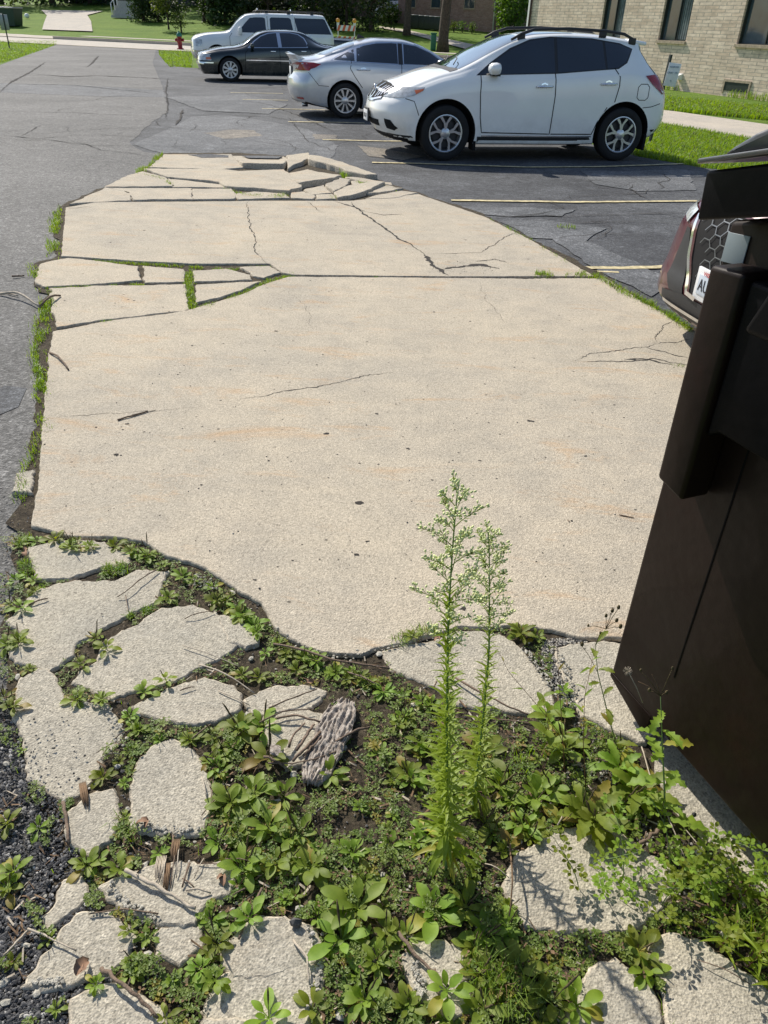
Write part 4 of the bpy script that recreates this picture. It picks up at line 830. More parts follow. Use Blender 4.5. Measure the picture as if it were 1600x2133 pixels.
def wheel(parent, x, y, sy, rt, rr, wt, style, alloy):
    """sy: +1 outer face towards +y"""
    t = empty('wheel', (x, y, rt)); t.parent = parent; t.empty_display_size = .1
    mb = MB(); h = wt / 2; mb.lathe([(rr - .01, -h * .8), (rr + .02, -h), (rt - .035, -h), (rt - .008, -h * .82), (rt, -h * .5), (rt, h * .5), (rt - .008, h * .82), (rt - .035, h), (rr + .02, h), (rr - .01, h * .8)], 48, closed=True)
    for k in (-.35, 0, .35): mb.lathe([(rt - .001, h * k - .006), (rt + .002, h * k), (rt - .001, h * k + .006)], 48)
    mb.build('tyre', M['rubber'], t, 40)
    mb = MB(); o = sy * h
    mb.lathe([(rr, o * .98), (rr - .012, o * 1.0), (rr - .022, o * .96), (rr - .03, o * .5), (rr - .035, -o * .7)], 40)
    f = lambda u, v, w_: Vector((u, w_, v)); z1 = o * .86; z0 = o * .66
    if style == 'Y5':
        for k in range(5):
            a = math.pi / 2 + k * 2 * math.pi / 5
            for s_ in (-1, 1):
                def pt(r, aa): return (r * math.cos(aa), r * math.sin(aa))
                b = a + s_ * .335; mb.prism([pt(.05, a - .3), pt(.05, a + .3), pt(rr * .55, a + s_ * .13 + .10), pt(rr - .02, b + .085), pt(rr - .02, b - .085), pt(rr * .55, a + s_ * .13 - .10)], z0, z1 + sy * .002 * s_, f=f)
    elif style == 'S10':
        for k in range(10):
            a = k * 2 * math.pi / 10; pt = lambda r, aa: (r * math.cos(aa), r * math.sin(aa))
            mb.prism([pt(.05, a - .22), pt(.05, a + .22), pt(rr - .018, a + .105), pt(rr - .018, a - .105)], z0, z1 + sy * .001 * (k % 2), f=f)
    else:
        for k in range(9):
            a = k * 2 * math.pi / 9; pt = lambda r, aa: (r * math.cos(aa), r * math.sin(aa))
            mb.prism([pt(.06, a - .3), pt(.06, a + .3), pt(rr - .02, a + .17), pt(rr - .02, a - .17)], z0, z1 + sy * .001 * (k % 3), f=f)
    mb.lathe([(0, z1 + sy * .012), (.035, z1 + sy * .011), (.055, z1 + sy * .004), (.075, z1 - sy * .002), (.08, z0)], 20)
    mb.build('rim', alloy, t, 35)
    mb = MB(); mb.lathe([(0, o * .30), (rr * .72, o * .30), (rr * .72, o * .22), (rr - .036, o * .1), (rr - .036, -o * .6)], 32); mb.build('brake_disc', M['alloy_dark'], t, 35); return t
def mirror_dlo(B, name, polys, mat, parent):
    for a in ('L', 'R'):
        for p in polys: B.patch(name, p, a, mat, parent, .004)
# ---------------- white crossover
def crossover(loc, rz):
    v = empty('parked_car', loc, rz, 'white crossover with black roof rails and silver wheels, nearest of the parked cars', 'car', 'cars parked in the lot')
    #     x     w    zb   zs   zt   wr   crown
    K = [(-1.02, .86, .26, .80, .95, .70, .06), (-.9, .90, .25, .85, 1.00, .74, .06), (-.6, .935, .25, .93, 1.08, .78, .06), (-.2, .94, .24, 1.02, 1.17, .78, .06), (.15, .94, .23, 1.09, 1.235, .78, .05), (.40, .94, .23, 1.12, 1.33, .76, .05), (.75, .94, .23, 1.14, 1.50, .70, .05), (1.1, .94, .23, 1.16, 1.64, .655, .05), (1.45, .94, .23, 1.18, 1.705, .64, .05),
         (1.9, .94, .23, 1.20, 1.725, .64, .05), (2.4, .94, .24, 1.24, 1.715, .63, .05), (2.9, .94, .27, 1.27, 1.675, .62, .05), (3.3, .93, .30, 1.22, 1.65, .60, .05), (3.64, .90, .34, 1.15, 1.60, .58, .06), (3.70, .88, .36, 1.12, 1.58, .57, .06)]
    B = Body(dict(st=K, w=.94, fa=.34, fp=2.6, ra=.16, rp=3.0, lf=1.0, lr=.95, nose=[(.2, .26), (.35, .12), (.5, .03), (.62, 0), (.75, .03), (.85, .10), (1.0, .20), (1.1, .3)], tail=[(.25, .22), (.45, .06), (.6, 0), (.9, .03), (1.1, .13), (1.2, .22), (1.35, .40), (1.5, .52), (1.65, .50)]))
    body = B.make('body', M['white_paint'], M['well'], v, [(0, .38, .465), (2.86, .38, .465)])
    dlo = [(.45, 1.15), (.68, 1.295), (.98, 1.475), (1.28, 1.59), (1.6, 1.635), (2.27, 1.63), (2.72, 1.58), (2.92, 1.52), (2.80, 1.36), (2.66, 1.285), (2.2, 1.245), (1.7, 1.205)]
    for a in ('L', 'R'):
        mb = MB(); B.seam(mb, [(.50, 1.15), (.495, .9), (.52, .6), (.56, .40), (1.66, .385), (1.675, .9), (1.655, 1.2)], a, .014); B.seam(mb, [(1.68, .385), (2.36, .385), (2.42, .55), (2.55, .76)], a, .014); B.seam(mb, [(2.60, 1.285), (2.69, 1.17), (2.70, 1.05), (2.66, .83)], a, .014)
        B.seam(mb, [(3.02, .90), (3.02, 1.04), (3.06, 1.08), (3.17, 1.08), (3.21, 1.04), (3.21, .90), (3.17, .865), (3.06, .865), (3.02, .90)], a, .010); B.seam(mb, [(3.15, .76), (3.3, .775), (3.45, .82)], a, .010); B.seam(mb, [(-.62, .83), (-.5, .80), (-.43, .62)], a, .010); B.seam(mb, [(3.08, 1.62), (3.1, 1.52), (3.25, 1.30), (3.33, 1.2)], a, .012)
        mb.build('panel_seam', M['well'], body)
        B.patch('side_window', [dlo[0], dlo[1], dlo[2], dlo[3], (1.60, 1.635), (1.655, 1.635), (1.655, 1.202), (1.0, 1.175)], a, M['tint'], v); B.patch('side_window', [(1.70, 1.635), (2.27, 1.63), (2.44, 1.61), (2.46, 1.263), (1.70, 1.205)], a, M['tint'], v); B.patch('side_window', [(2.48, 1.605), (2.72, 1.58), (2.92, 1.52), (2.80, 1.36), (2.66, 1.285), (2.49, 1.266)], a, M['tint'], v)
        B.patch('window_trim', [(.43, 1.145), (.66, 1.31), (.97, 1.495), (1.28, 1.61), (1.6, 1.652), (2.27, 1.648), (2.73, 1.598), (2.945, 1.53), (2.82, 1.35), (2.67, 1.27), (2.2, 1.232), (1.7, 1.19)], a, M['black_plastic'], v, .002)
        B.patch('sill_strip', [(.56, .345), (2.36, .345), (2.36, .362), (.56, .362)], a, M['chrome'], v, .006); B.patch('sill', [(.50, .20), (2.42, .20), (2.40, .343), (.50, .343)], a, M['black_plastic'], v, .003)
        for hx, hz in ((1.49, 1.02), (2.52, 1.07)):
            h, nn = B.hit(a, hx, hz); sy = -1 if a == 'L' else 1; mb = MB(); mb.tube([h + Vector((-.13, sy * .005, -.004)), h + Vector((-.10, sy * .03, 0)), h + Vector((.10, sy * .03, .004)), h + Vector((.13, sy * .005, .004))], .014, 8); B.seam(mb, [(hx - .05, hz + .028), (hx, hz + .045), (hx + .05, hz + .028)], a, .02); mb.build('door_handle', M['chrome'], v)
        B.patch('tail_lamp', [(3.12, 1.185), (3.3, 1.20), (3.60, 1.185), (3.68, 1.10), (3.69, .95), (3.46, .945), (3.26, 1.07)], a, M['red_lamp'], v, .012); B.patch('reversing_lamp', [(3.40, 1.01), (3.52, 1.03), (3.52, .955), (3.46, .95)], a, M['lamp'], v, .016)
        B.patch('headlamp', [(-.80, .865), (-.62, .965), (-.33, .975), (-.36, .935), (-.50, .87), (-.68, .835), (-.90, .83)], a, M['lamp'], v, .008, .04); B.patch('turn_lamp', [(-.48, .93), (-.35, .955), (-.37, .93), (-.47, .885)], a, M['amber_lamp'], v, .014, .04)
        B.patch('bumper_trim', [(-.95, .22), (-.42, .22), (-.46, .345), (-.95, .35)], a, M['black_plastic'], v, .004); B.patch('bumper_trim', [(3.31, .25), (3.66, .25), (3.66, .47), (3.28, .45)], a, M['black_plastic'], v, .004)
        sy = -1 if a == 'L' else 1
        mb = MB(); mb.lathe([(0, -.10), (.05, -.10), (.085, -.07), (.095, 0), (.085, .05), (0, .06)], 18, (0, 0, 0), ax='X', sm=True)
        for i_, vv in enumerate(mb.v): mb.v[i_] = (.68 + vv[0], sy * (.99 + vv[1] * 1.15), 1.24 + vv[2] * .85)
        mi = mb.build('wing_mirror', M['white_paint'], v); mb = MB(); mb.box((.70, sy * .92, 1.165), (.12, .14, .04)); mb.build('mirror_foot', M['black_plastic'], mi)
        mb = MB(); ry = .60 * sy; mb.tube([(1.0, ry * 1.04, 1.60), (1.15, ry * 1.02, 1.675), (1.35, ry, 1.735), (1.9, ry, 1.76), (2.5, ry, 1.745), (2.8, ry, 1.715), (3.0, ry, 1.64)], [.018, .022, .022, .022, .022, .022, .014], 8)
        for xx, z0, z1 in ((1.16, 1.62, 1.70), (2.45, 1.68, 1.77), (2.95, 1.60, 1.69)): mb.bbox((xx, ry, (z0 + z1) / 2 - .02), (.12, .03, z1 - z0 + .0), .01)
        mb.build('roof_rail', M['black_plastic'], v)
        mb = MB(); mb.box((.47, sy * .80, .26), (.04, .24, .22)); mb.build('mud_flap', M['well'], v); mb = MB(); mb.box((3.30, sy * .80, .27), (.04, .24, .22)); mb.build('mud_flap', M['well'], v)
        wheel(v, 0, sy * .82, sy, .38, .26, .23, 'Y5', M['alloy']); wheel(v, 2.86, sy * .82, sy, .38, .26, .23, 'Y5', M['alloy'])
    B.patch('windscreen', [(.20, -.70), (.14, -.4), (.11, 0), (.14, .4), (.20, .70), (1.10, .60), (1.17, .3), (1.18, 0), (1.17, -.3), (1.10, -.60)], 'T', M['shield'], v, .004); B.patch('sunroof', [(1.26, -.52), (1.26, .52), (2.0, .52), (2.0, -.52)], 'T', M['tint'], v, .004)
    B.patch('cowl', [(.06, -.72), (0.0, 0), (.06, .72), (.19, .71), (.10, 0), (.19, -.71)], 'T', M['black_plastic'], v, .004); B.patch('rear_window', [(-.55, 1.2), (.55, 1.2), (.50, 1.5), (-.50, 1.5)], 'B', M['tint'], v)
    mb = MB()
    for sy in (-1, 1): mb.tube([(.16, sy * .25 - .3, 1.262), (.30, sy * .25, 1.335), (.34, sy * .25 + .2, 1.355)], .008, 5)
    mb.build('wiper', M['black_plastic'], v)
    # face: V-shaped grille with crossbars, badge, plate, intakes
    B.patch('grille', [(-.46, .80), (-.52, .96), (-.3, .99), (0, 1.0), (.3, .99), (.52, .96), (.46, .80), (.2, .755), (-.2, .755)], 'F', M['well'], v, .006)
    mb = MB()
    for s_ in (-1, 1):
        B.seam(mb, [(s_ * .14, .98), (s_ * .07, .80), (0, .765)], 'F', .035, .016)
        for k in range(4): x = .22 + k * .085; B.seam(mb, [(s_ * x, .80 + .02 * k), (s_ * (x + .10), .955)], 'F', .022, .014)
        B.seam(mb, [(0, .757), (s_ * .2, .765), (s_ * .46, .81)], 'F', .028, .015)
    mb.build('grille_bars', M['chrome'], v)
    mb = MB(); h, nn = B.hit('F', 0, .90)
    mb.lathe([(.052, -.012), (.066, -.016), (.066, .004), (.052, .004)], 28, h + Vector((-.02, 0, 0)), ax='X', closed=True); mb.box(h + Vector((-.032, 0, 0)), (.012, .16, .026)); mb.build('badge', M['chrome'], v)
    h, nn = B.hit('F', 0, .55); mb = MB(); mb.bbox(h + Vector((-.035, 0, 0)), (.02, .34, .19), .004); mb.build('plate_holder', M['black_plastic'], v); mb = MB(); mb.bbox(h + Vector((-.05, 0, -.01)), (.006, .30, .15), .002); pl = mb.build('number_plate', M['plate'], v)
    text('FR-177', h + Vector((-.055, 0, -.018)), .085, M['plate_ink'], pl, (R(90), 0, R(-90)), sx=.85)
    B.patch('lower_intake', [(-.42, .43), (.42, .43), (.46, .52), (-.46, .52)], 'F', M['well'], v, .006)
    for s_ in (-1, 1): B.patch('fog_recess', [(s_ * .60, .42), (s_ * .74, .40), (s_ * .82, .44), (s_ * .74, .54), (s_ * .62, .55)], 'F', M['well'], v, .006, .04)
    mb = MB(); mb.bbox((3.08, 0, 1.615), (.30, 1.10, .05), .02, M=Matrix.Rotation(R(7), 3, 'Y')); mb.build('spoiler', M['white_paint'], v)
    mb = MB(); mb.tube([(1.2, -.1, 1.76), (1.21, -.1, 1.765)], .02, 6); mb.box((1.4, 0, .30), (3.4, 1.2, .16)); mb.build('underbody', M['well'], v)
    return v
def wheelpos(px, py): return g(px, py)
RZ = R(12.9)
def place(v, x, y, rz, wy=.94):
    """put the near-side front wheel contact of a car (heading -x) at ground point"""
    d = Vector((math.cos(rz), math.sin(rz))); n = Vector((-d.y, d.x)); v.location = (x + n.x * wy, y + n.y * wy, -.028)
c0 = g(925, 332); v1 = crossover((0, 0, 0), RZ); place(v1, c0.x, c0.y, RZ)
# ---------------- silver sedan, seen from behind
def sedan_silver(loc, rz):
    v = empty('parked_car', loc, rz, 'silver four-door sedan with boot spoiler, its tail towards the lane left of the white crossover', 'car', 'cars parked in the lot')
    K = [(-.96, .84, .22, .55, .70, .72, .05), (-.7, .90, .20, .66, .80, .76, .05), (-.2, .925, .19, .80, .92, .80, .05), (.25, .93, .18, .90, 1.00, .80, .05), (.5, .93, .18, .94, 1.10, .76, .05), (.85, .93, .18, .97, 1.27, .68, .05), (1.25, .93, .18, .99, 1.42, .60, .05), (1.6, .93, .18, 1.01, 1.475, .57, .05), (2.0, .93, .18, 1.03, 1.475, .56, .05),
         (2.4, .93, .18, 1.045, 1.42, .55, .05), (2.8, .93, .18, 1.06, 1.31, .56, .05), (3.15, .925, .19, 1.05, 1.19, .62, .05), (3.4, .92, .21, 1.02, 1.12, .68, .05), (3.7, .90, .24, .98, 1.10, .72, .05), (3.92, .87, .28, .96, 1.095, .72, .05)]
    B = Body(dict(st=K, w=.93, fa=.36, fp=2.6, ra=.30, rp=2.6, lf=1.0, lr=.8, nose=[(.2, .12), (.4, 0), (.6, .04), (.75, .2)], tail=[(.2, .16), (.4, .03), (.55, 0), (.72, .02), (.80, .10), (.95, .09), (1.08, .05), (1.12, .03)]))
    body = B.make('body', M['silver_paint'], M['well'], v, [(0, .34, .385), (2.805, .34, .385)])
    top = [(.62, 1.045), (.95, 1.235), (1.25, 1.345), (1.55, 1.385), (1.78, 1.39), (2.1, 1.38), (2.35, 1.335), (2.65, 1.25), (2.95, 1.12), (3.05, 1.075)]
    for a in ('L', 'R'):
        sy = -1 if a == 'L' else 1
        mb = MB(); B.seam(mb, [(2.66, 1.075), (2.70, .93), (2.60, .78), (2.44, .58)], a, .013); B.seam(mb, [(1.60, 1.02), (1.62, .6), (1.60, .25), (2.38, .25)], a, .013); B.seam(mb, [(.62, 1.02), (.50, .8), (.50, .25), (1.58, .25)], a, .013)
        B.seam(mb, [(3.56, .84), (3.36, .61), (3.15, .60)], a, .010); mb.build('panel_seam', M['well'], body)
        B.patch('window_trim', [(.55, 1.035)] + [(x, z + .02) for x, z in top[1:9]] + [(3.10, 1.065), (3.0, 1.052), (1.7, 1.01)], a, M['chrome'], v, .002)
        B.patch('side_window', [top[0], top[1], top[2], (1.52, 1.378), (1.55, 1.03), (1.0, 1.02)], a, M['tint'], v); B.patch('side_window', [(1.66, 1.382), (1.78, 1.388), (2.1, 1.375), (2.35, 1.33), (2.52, 1.275), (2.56, 1.058), (1.68, 1.03)], a, M['tint'], v); B.patch('side_window', [(2.58, 1.262), (2.95, 1.115), (3.03, 1.08), (2.6, 1.062)], a, M['tint'], v)
        B.patch('window_post', [(1.55, 1.385), (1.64, 1.387), (1.67, 1.02), (1.57, 1.02)], a, M['black_plastic'], v, .006)
        for hx, hz in ((2.42, .905), (1.35, .89)):
            h, nn = B.hit(a, hx, hz); mb = MB(); mb.tube([h + Vector((-.14, 0, 0)), h + Vector((-.10, sy * .028, 0)), h + Vector((.10, sy * .028, 0)), h + Vector((.14, 0, .005))], .013, 8); B.seam(mb, [(hx - .05, hz + .025), (hx, hz + .04), (hx + .05, hz + .025)], a, .018); mb.build('door_handle', M['chrome'], v)
        B.patch('tail_lamp', [(3.30, .99), (3.45, 1.01), (3.72, 1.01), (3.93, .985), (3.85, .86), (3.62, .87), (3.42, .93)], a, M['red_lamp'], v, .010); B.patch('reversing_lamp', [(3.72, .965), (3.86, .97), (3.84, .91), (3.74, .90)], a, M['lamp'], v, .016)
        B.patch('headlamp', [(-.85, .60), (-.6, .72), (-.25, .78), (-.35, .70), (-.65, .60)], a, M['lamp'], v, .008)
        mb = MB(); mb.lathe([(0, -.09), (.07, -.07), (.085, 0), (.07, .05), (0, .06)], 16, (0, 0, 0), ax='X')
        for i_, q in enumerate(mb.v): mb.v[i_] = (.80 + q[0], sy * (1.0 + q[1] * 1.15), 1.06 + q[2] * .8)
        mb.build('wing_mirror', M['silver_paint'], v)
        B.patch('sill', [(.42, .16), (2.40, .16), (2.38, .215), (.42, .215)], a, M['black_plastic'], v, .004)
        wheel(v, 0, sy * .80, sy, .335, .235, .22, 'S10', M['alloy']); wheel(v, 2.805, sy * .80, sy, .335, .235, .22, 'S10', M['alloy'])
        B.patch('tail_lamp', [(sy * .52, .98), (sy * .86, .985), (sy * .86, .87), (sy * .62, .88)], 'B', M['red_lamp'], v, .012); B.patch('bumper_reflector', [(sy * .56, .375), (sy * .80, .385), (sy * .80, .345), (sy * .58, .34)], 'B', M['red_lamp'], v, .008)
        mb = MB(); h, nn = B.hit('B', sy * .52, .27); h = h or Vector((3.9, sy * .5, .27)); mb.lathe([(.03, -.10), (.048, -.10), (.05, .02), (.045, .025), (.035, .02), (.03, -.08)], 20, (h.x - .01, sy * .52, .235), ax='X'); mb.build('exhaust_tip', M['chrome'], v)
    B.patch('rear_window', [(2.55, -.50), (2.50, 0), (2.55, .50), (3.17, .60), (3.26, .3), (3.28, 0), (3.26, -.3), (3.17, -.60)], 'T', M['shield'], v); B.patch('windscreen', [(.42, -.70), (.36, 0), (.42, .70), (1.28, .55), (1.34, 0), (1.28, -.55)], 'T', M['shield'], v)
    B.patch('diffuser', [(-.62, .20), (-.66, .30), (.66, .30), (.62, .20)], 'B', M['black_plastic'], v, .006)
    mb = MB(); V = []
    for i in range(17):                                                    # boot-lid spoiler
        y = -.62 + 1.24 * i / 16; dx = -.16 * abs(y / .7) ** 2.4; V += [(3.72 + dx, y, 1.075), (3.93 + dx, y, 1.155), (3.935 + dx, y, 1.14), (3.84 + dx, y, 1.02)]
    mb.add(V, [(4 * i + a, 4 * i + (a + 1) % 4, 4 * i + 4 + (a + 1) % 4, 4 * i + 4 + a) for i in range(16) for a in range(4)] + [(3, 2, 1, 0), (64, 65, 66, 67)], 0, False); mb.build('spoiler', M['silver_paint'], v)
    h, nn = B.hit('B', 0, .83); mb = MB(); mb.bbox(h + Vector((.008, 0, 0)), (.03, .36, .19), .004); mb.build('plate_holder', M['black_plastic'], v); mb = MB(); mb.bbox(h + Vector((.028, 0, 0)), (.006, .31, .15), .002); pl = mb.build('number_plate', M['plate'], v)
    h, nn = B.hit('B', 0, .99); mb = MB(); mb.lathe([(.038, -.006), (.052, -.006), (.052, .006), (.038, .006)], 24, (0, 0, 0), ax='X', closed=True); mb.v = [(h.x + .012 + a, b * 1.5, h.z + c) for a, b, c in mb.v]; mb.box((h.x + .012, 0, h.z), (.012, .03, .08)); mb.build('badge', M['chrome'], v)
    mb = MB(); mb.add([(2.22, -.012, 1.46), (2.42, -.012, 1.43), (2.38, 0, 1.535), (2.22, .012, 1.46), (2.42, .012, 1.43)], [(0, 1, 2), (3, 2, 4), (1, 4, 2), (0, 2, 3)]); mb.build('antenna_fin', M['black_plastic'], v)
    return v
# ---------------- black limousine-style sedan
def sedan_black(loc, rz, label, group='cars parked in the lot'):
    v = empty('parked_car', loc, rz, label, 'car', group)
    K = [(-1.02, .88, .20, .66, .79, .74, .05), (-.8, .92, .20, .74, .84, .78, .05), (-.3, .98, .19, .80, .93, .82, .05), (.2, .99, .18, .86, .985, .82, .05), (.40, .99, .18, .88, 1.03, .80, .05), (.7, .99, .18, .91, 1.21, .70, .05), (1.0, .99, .18, .93, 1.37, .62, .05), (1.3, .99, .18, .95, 1.43, .59, .05), (1.9, .99, .18, .97, 1.445, .58, .05),
         (2.25, .99, .18, .985, 1.42, .58, .05), (2.55, .99, .18, 1.0, 1.33, .60, .05), (2.85, .99, .19, 1.0, 1.16, .68, .05), (3.1, .98, .20, .985, 1.08, .74, .05), (3.8, .96, .22, .96, 1.05, .76, .05), (4.43, .90, .26, .92, 1.01, .74, .05)]
    B = Body(dict(st=K, w=.99, fa=.16, fp=3.2, ra=.14, rp=3.2, lf=.8, lr=.8, nose=[(.2, .14), (.35, .04), (.5, 0), (.62, .04), (.8, .08)], tail=[(.3, .1), (.5, 0), (.8, .02), (1.0, .08)]))
    body = B.make('body', M['black_paint'], M['well'], v, [(0, .335, .39), (2.99, .335, .39)])
    for a in ('L', 'R'):
        sy = -1 if a == 'L' else 1; mb = MB(); B.seam(mb, [(.62, .93), (.50, .8), (.48, .25)], a, .012); B.seam(mb, [(1.58, .97), (1.60, .25)], a, .012); B.seam(mb, [(2.5, 1.0), (2.62, .8), (2.50, .5)], a, .012); mb.build('panel_seam', M['well'], body)
        B.patch('window_trim', [(.58, .935), (.80, 1.13), (1.02, 1.27), (1.25, 1.35), (1.5, 1.375), (1.95, 1.38), (2.22, 1.34), (2.40, 1.24), (2.48, 1.10), (2.49, .985)], a, M['chrome'], v, .002)
        B.patch('side_window', [(.64, .955), (.82, 1.11), (1.03, 1.245), (1.27, 1.325), (1.52, 1.35), (1.55, .975)], a, M['tint'], v, .004); B.patch('side_window', [(1.63, 1.355), (1.95, 1.358), (2.2, 1.32), (2.37, 1.225), (2.45, 1.10), (2.455, 1.005), (1.66, .98)], a, M['tint'], v, .004)
        B.patch('side_strip', [(.52, .60), (2.6, .60), (2.6, .622), (.52, .622)], a, M['chrome'], v, .010); B.patch('sill_strip', [(.45, .20), (2.56, .20), (2.56, .215), (.45, .215)], a, M['chrome'], v, .006)
        B.patch('headlamp', [(-.98, .74), (-.6, .72), (-.56, .58), (-.98, .575)], a, M['lamp'], v, .010); B.patch('turn_lamp', [(-.72, .66), (-.58, .665), (-.57, .60), (-.72, .60)], a, M['amber_lamp'], v, .014); B.patch('bumper_strip', [(-1.0, .50), (-.50, .50), (-.50, .53), (-1.0, .53)], a, M['chrome'], v, .014); B.patch('headlamp', [(sy * .50, .76), (sy * .9, .74), (sy * .9, .58), (sy * .50, .585)], 'F', M['lamp'], v, .010)
        for hx, hz in ((1.38, .86), (2.35, .88)):
            h, nn = B.hit(a, hx, hz); mb = MB(); mb.bbox(h + Vector((0, sy * .012, 0)), (.16, .025, .035), .008); mb.build('door_handle', M['chrome'], v)
        mb = MB(); mb.bbox((.72, sy * 1.10, 1.0), (.12, .20, .14), .04); mb.box((.72, sy * .97, .955), (.06, .16, .03)); mb.build('wing_mirror', M['black_paint'], v)
        B.patch('tail_lamp', [(sy * .45, .85), (sy * .86, .83), (sy * .86, .68), (sy * .45, .70)], 'B', M['red_lamp'], v, .01)
        wheel(v, 0, sy * .86, sy, .335, .235, .22, 'M9', M['alloy']); wheel(v, 2.99, sy * .86, sy, .335, .235, .22, 'M9', M['alloy'])
    B.patch('windscreen', [(.34, -.72), (.26, 0), (.34, .72), (1.02, .58), (1.06, 0), (1.02, -.58)], 'T', M['shield'], v); B.patch('rear_window', [(2.50, -.56), (2.46, 0), (2.50, .56), (2.92, .64), (2.98, 0), (2.92, -.64)], 'T', M['shield'], v)
    B.patch('grille', [(-.36, .50), (-.42, .76), (.42, .76), (.36, .50)], 'F', M['chrome'], v, .012); mb = MB()
    for k in range(13): x = -.36 + k * .06; B.seam(mb, [(x * .9, .52), (x, .74)], 'F', .026, .016)
    mb.build('grille_slots', M['well'], v); B.patch('front_bumper_strip', [(-.9, .47), (.9, .47), (.9, .53), (-.9, .53)], 'F', M['chrome'], v, .016); return v
# ---------------- white full-size SUV
def suv_white(loc, rz):
    v = empty('parked_car', loc, rz, 'long boxy white SUV with dark tinted windows parked behind the black sedan', 'car', 'cars parked in the lot')
    K = [(-1.0, .92, .35, .90, 1.02, .80, .05), (-.85, .96, .35, .96, 1.12, .84, .06), (-.3, 1.0, .34, 1.04, 1.21, .86, .06), (.35, 1.0, .33, 1.12, 1.27, .86, .05), (.50, 1.0, .33, 1.15, 1.33, .85, .05), (.85, 1.0, .33, 1.2, 1.66, .78, .05), (1.15, 1.0, .33, 1.22, 1.84, .74, .05), (1.5, 1.0, .33, 1.23, 1.89, .73, .05), (2.5, 1.0, .33, 1.25, 1.91, .73, .05),
         (3.8, 1.0, .34, 1.25, 1.91, .73, .05), (4.4, .99, .36, 1.25, 1.90, .72, .05), (4.60, .96, .38, 1.22, 1.87, .72, .05)]
    B = Body(dict(st=K, w=1.0, fa=.18, fp=3, ra=.08, rp=4, lf=.7, lr=.9, nose=[(.3, .08), (.55, 0), (1.0, .05), (1.2, .15)], tail=[(.4, .06), (.7, 0), (1.2, .04), (1.85, .40)]))
    body = B.make('body', M['white_paint'], M['well'], v, [(0, .39, .45), (3.3, .39, .45)])
    for a in ('L', 'R'):
        sy = -1 if a == 'L' else 1; mb = MB(); B.seam(mb, [(.60, 1.22), (.50, 1.1), (.50, .42)], a, .014); B.seam(mb, [(1.96, 1.8), (1.98, 1.2), (1.96, .4)], a, .014); B.seam(mb, [(3.02, 1.8), (3.02, 1.2), (2.8, .9)], a, .014); mb.build('panel_seam', M['well'], body)
        for p in ([(.82, 1.25), (1.12, 1.56), (1.30, 1.72), (1.50, 1.745), (1.80, 1.75), (1.88, 1.72), (1.90, 1.25)], [(2.06, 1.26), (2.06, 1.72), (2.12, 1.76), (2.78, 1.765), (2.86, 1.72), (2.96, 1.26)], [(3.12, 1.26), (3.0, 1.76), (4.12, 1.765), (4.20, 1.72), (4.42, 1.26)]): B.patch('side_window', p, a, M['tint'], v)
        B.patch('headlamp', [(-.92, .98), (-.55, .98), (-.55, .76), (-.92, .76)], a, M['lamp'], v, .008); B.patch('headlamp', [(sy * .55, .99), (sy * .92, .97), (sy * .92, .76), (sy * .55, .76)], 'F', M['lamp'], v, .010)
        mb = MB(); mb.bbox((.90, sy * 1.14, 1.30), (.14, .20, .26), .05); mb.box((.92, sy * .99, 1.22), (.08, .18, .04)); mb.build('wing_mirror', M['white_paint'], v)
        mb = MB(); ry = sy * .60; mb.tube([(1.5, ry, 1.92), (1.6, ry, 1.965), (4.1, ry, 1.975), (4.2, ry, 1.92)], .018, 6); [mb.box((x, ry, 1.93), (.12, .05, .09)) for x in (1.95, 2.8, 3.7)]; mb.build('roof_rail', M['black_plastic'], v)
        B.patch('bumper', [(-1.0, .36), (-.5, .36), (-.5, .62), (-1.0, .64)], a, M['chrome'], v, .01)
        wheel(v, 0, sy * .86, sy, .39, .24, .26, 'Y5', M['alloy']); wheel(v, 3.3, sy * .86, sy, .39, .24, .26, 'Y5', M['alloy'])
    for x in (1.62, 2.9): mb = MB(); mb.tube([(x, -.60, 1.97), (x + .02, -.2, 2.03), (x + .02, .2, 2.03), (x, .60, 1.97)], .02, 6); mb.build('roof_bar', M['chrome'], v)
    B.patch('windscreen', [(.50, -.80), (.42, 0), (.50, .80), (1.10, .70), (1.14, 0), (1.10, -.70)], 'T', M['shield'], v); B.patch('grille', [(-.52, .70), (-.52, 1.0), (.52, 1.0), (.52, .70)], 'F', M['black_plastic'], v, .008); mb = MB(); B.seam(mb, [(-.52, .85), (.52, .85)], 'F', .07, .014); mb.build('grille_bar', M['chrome'], v)
    return v
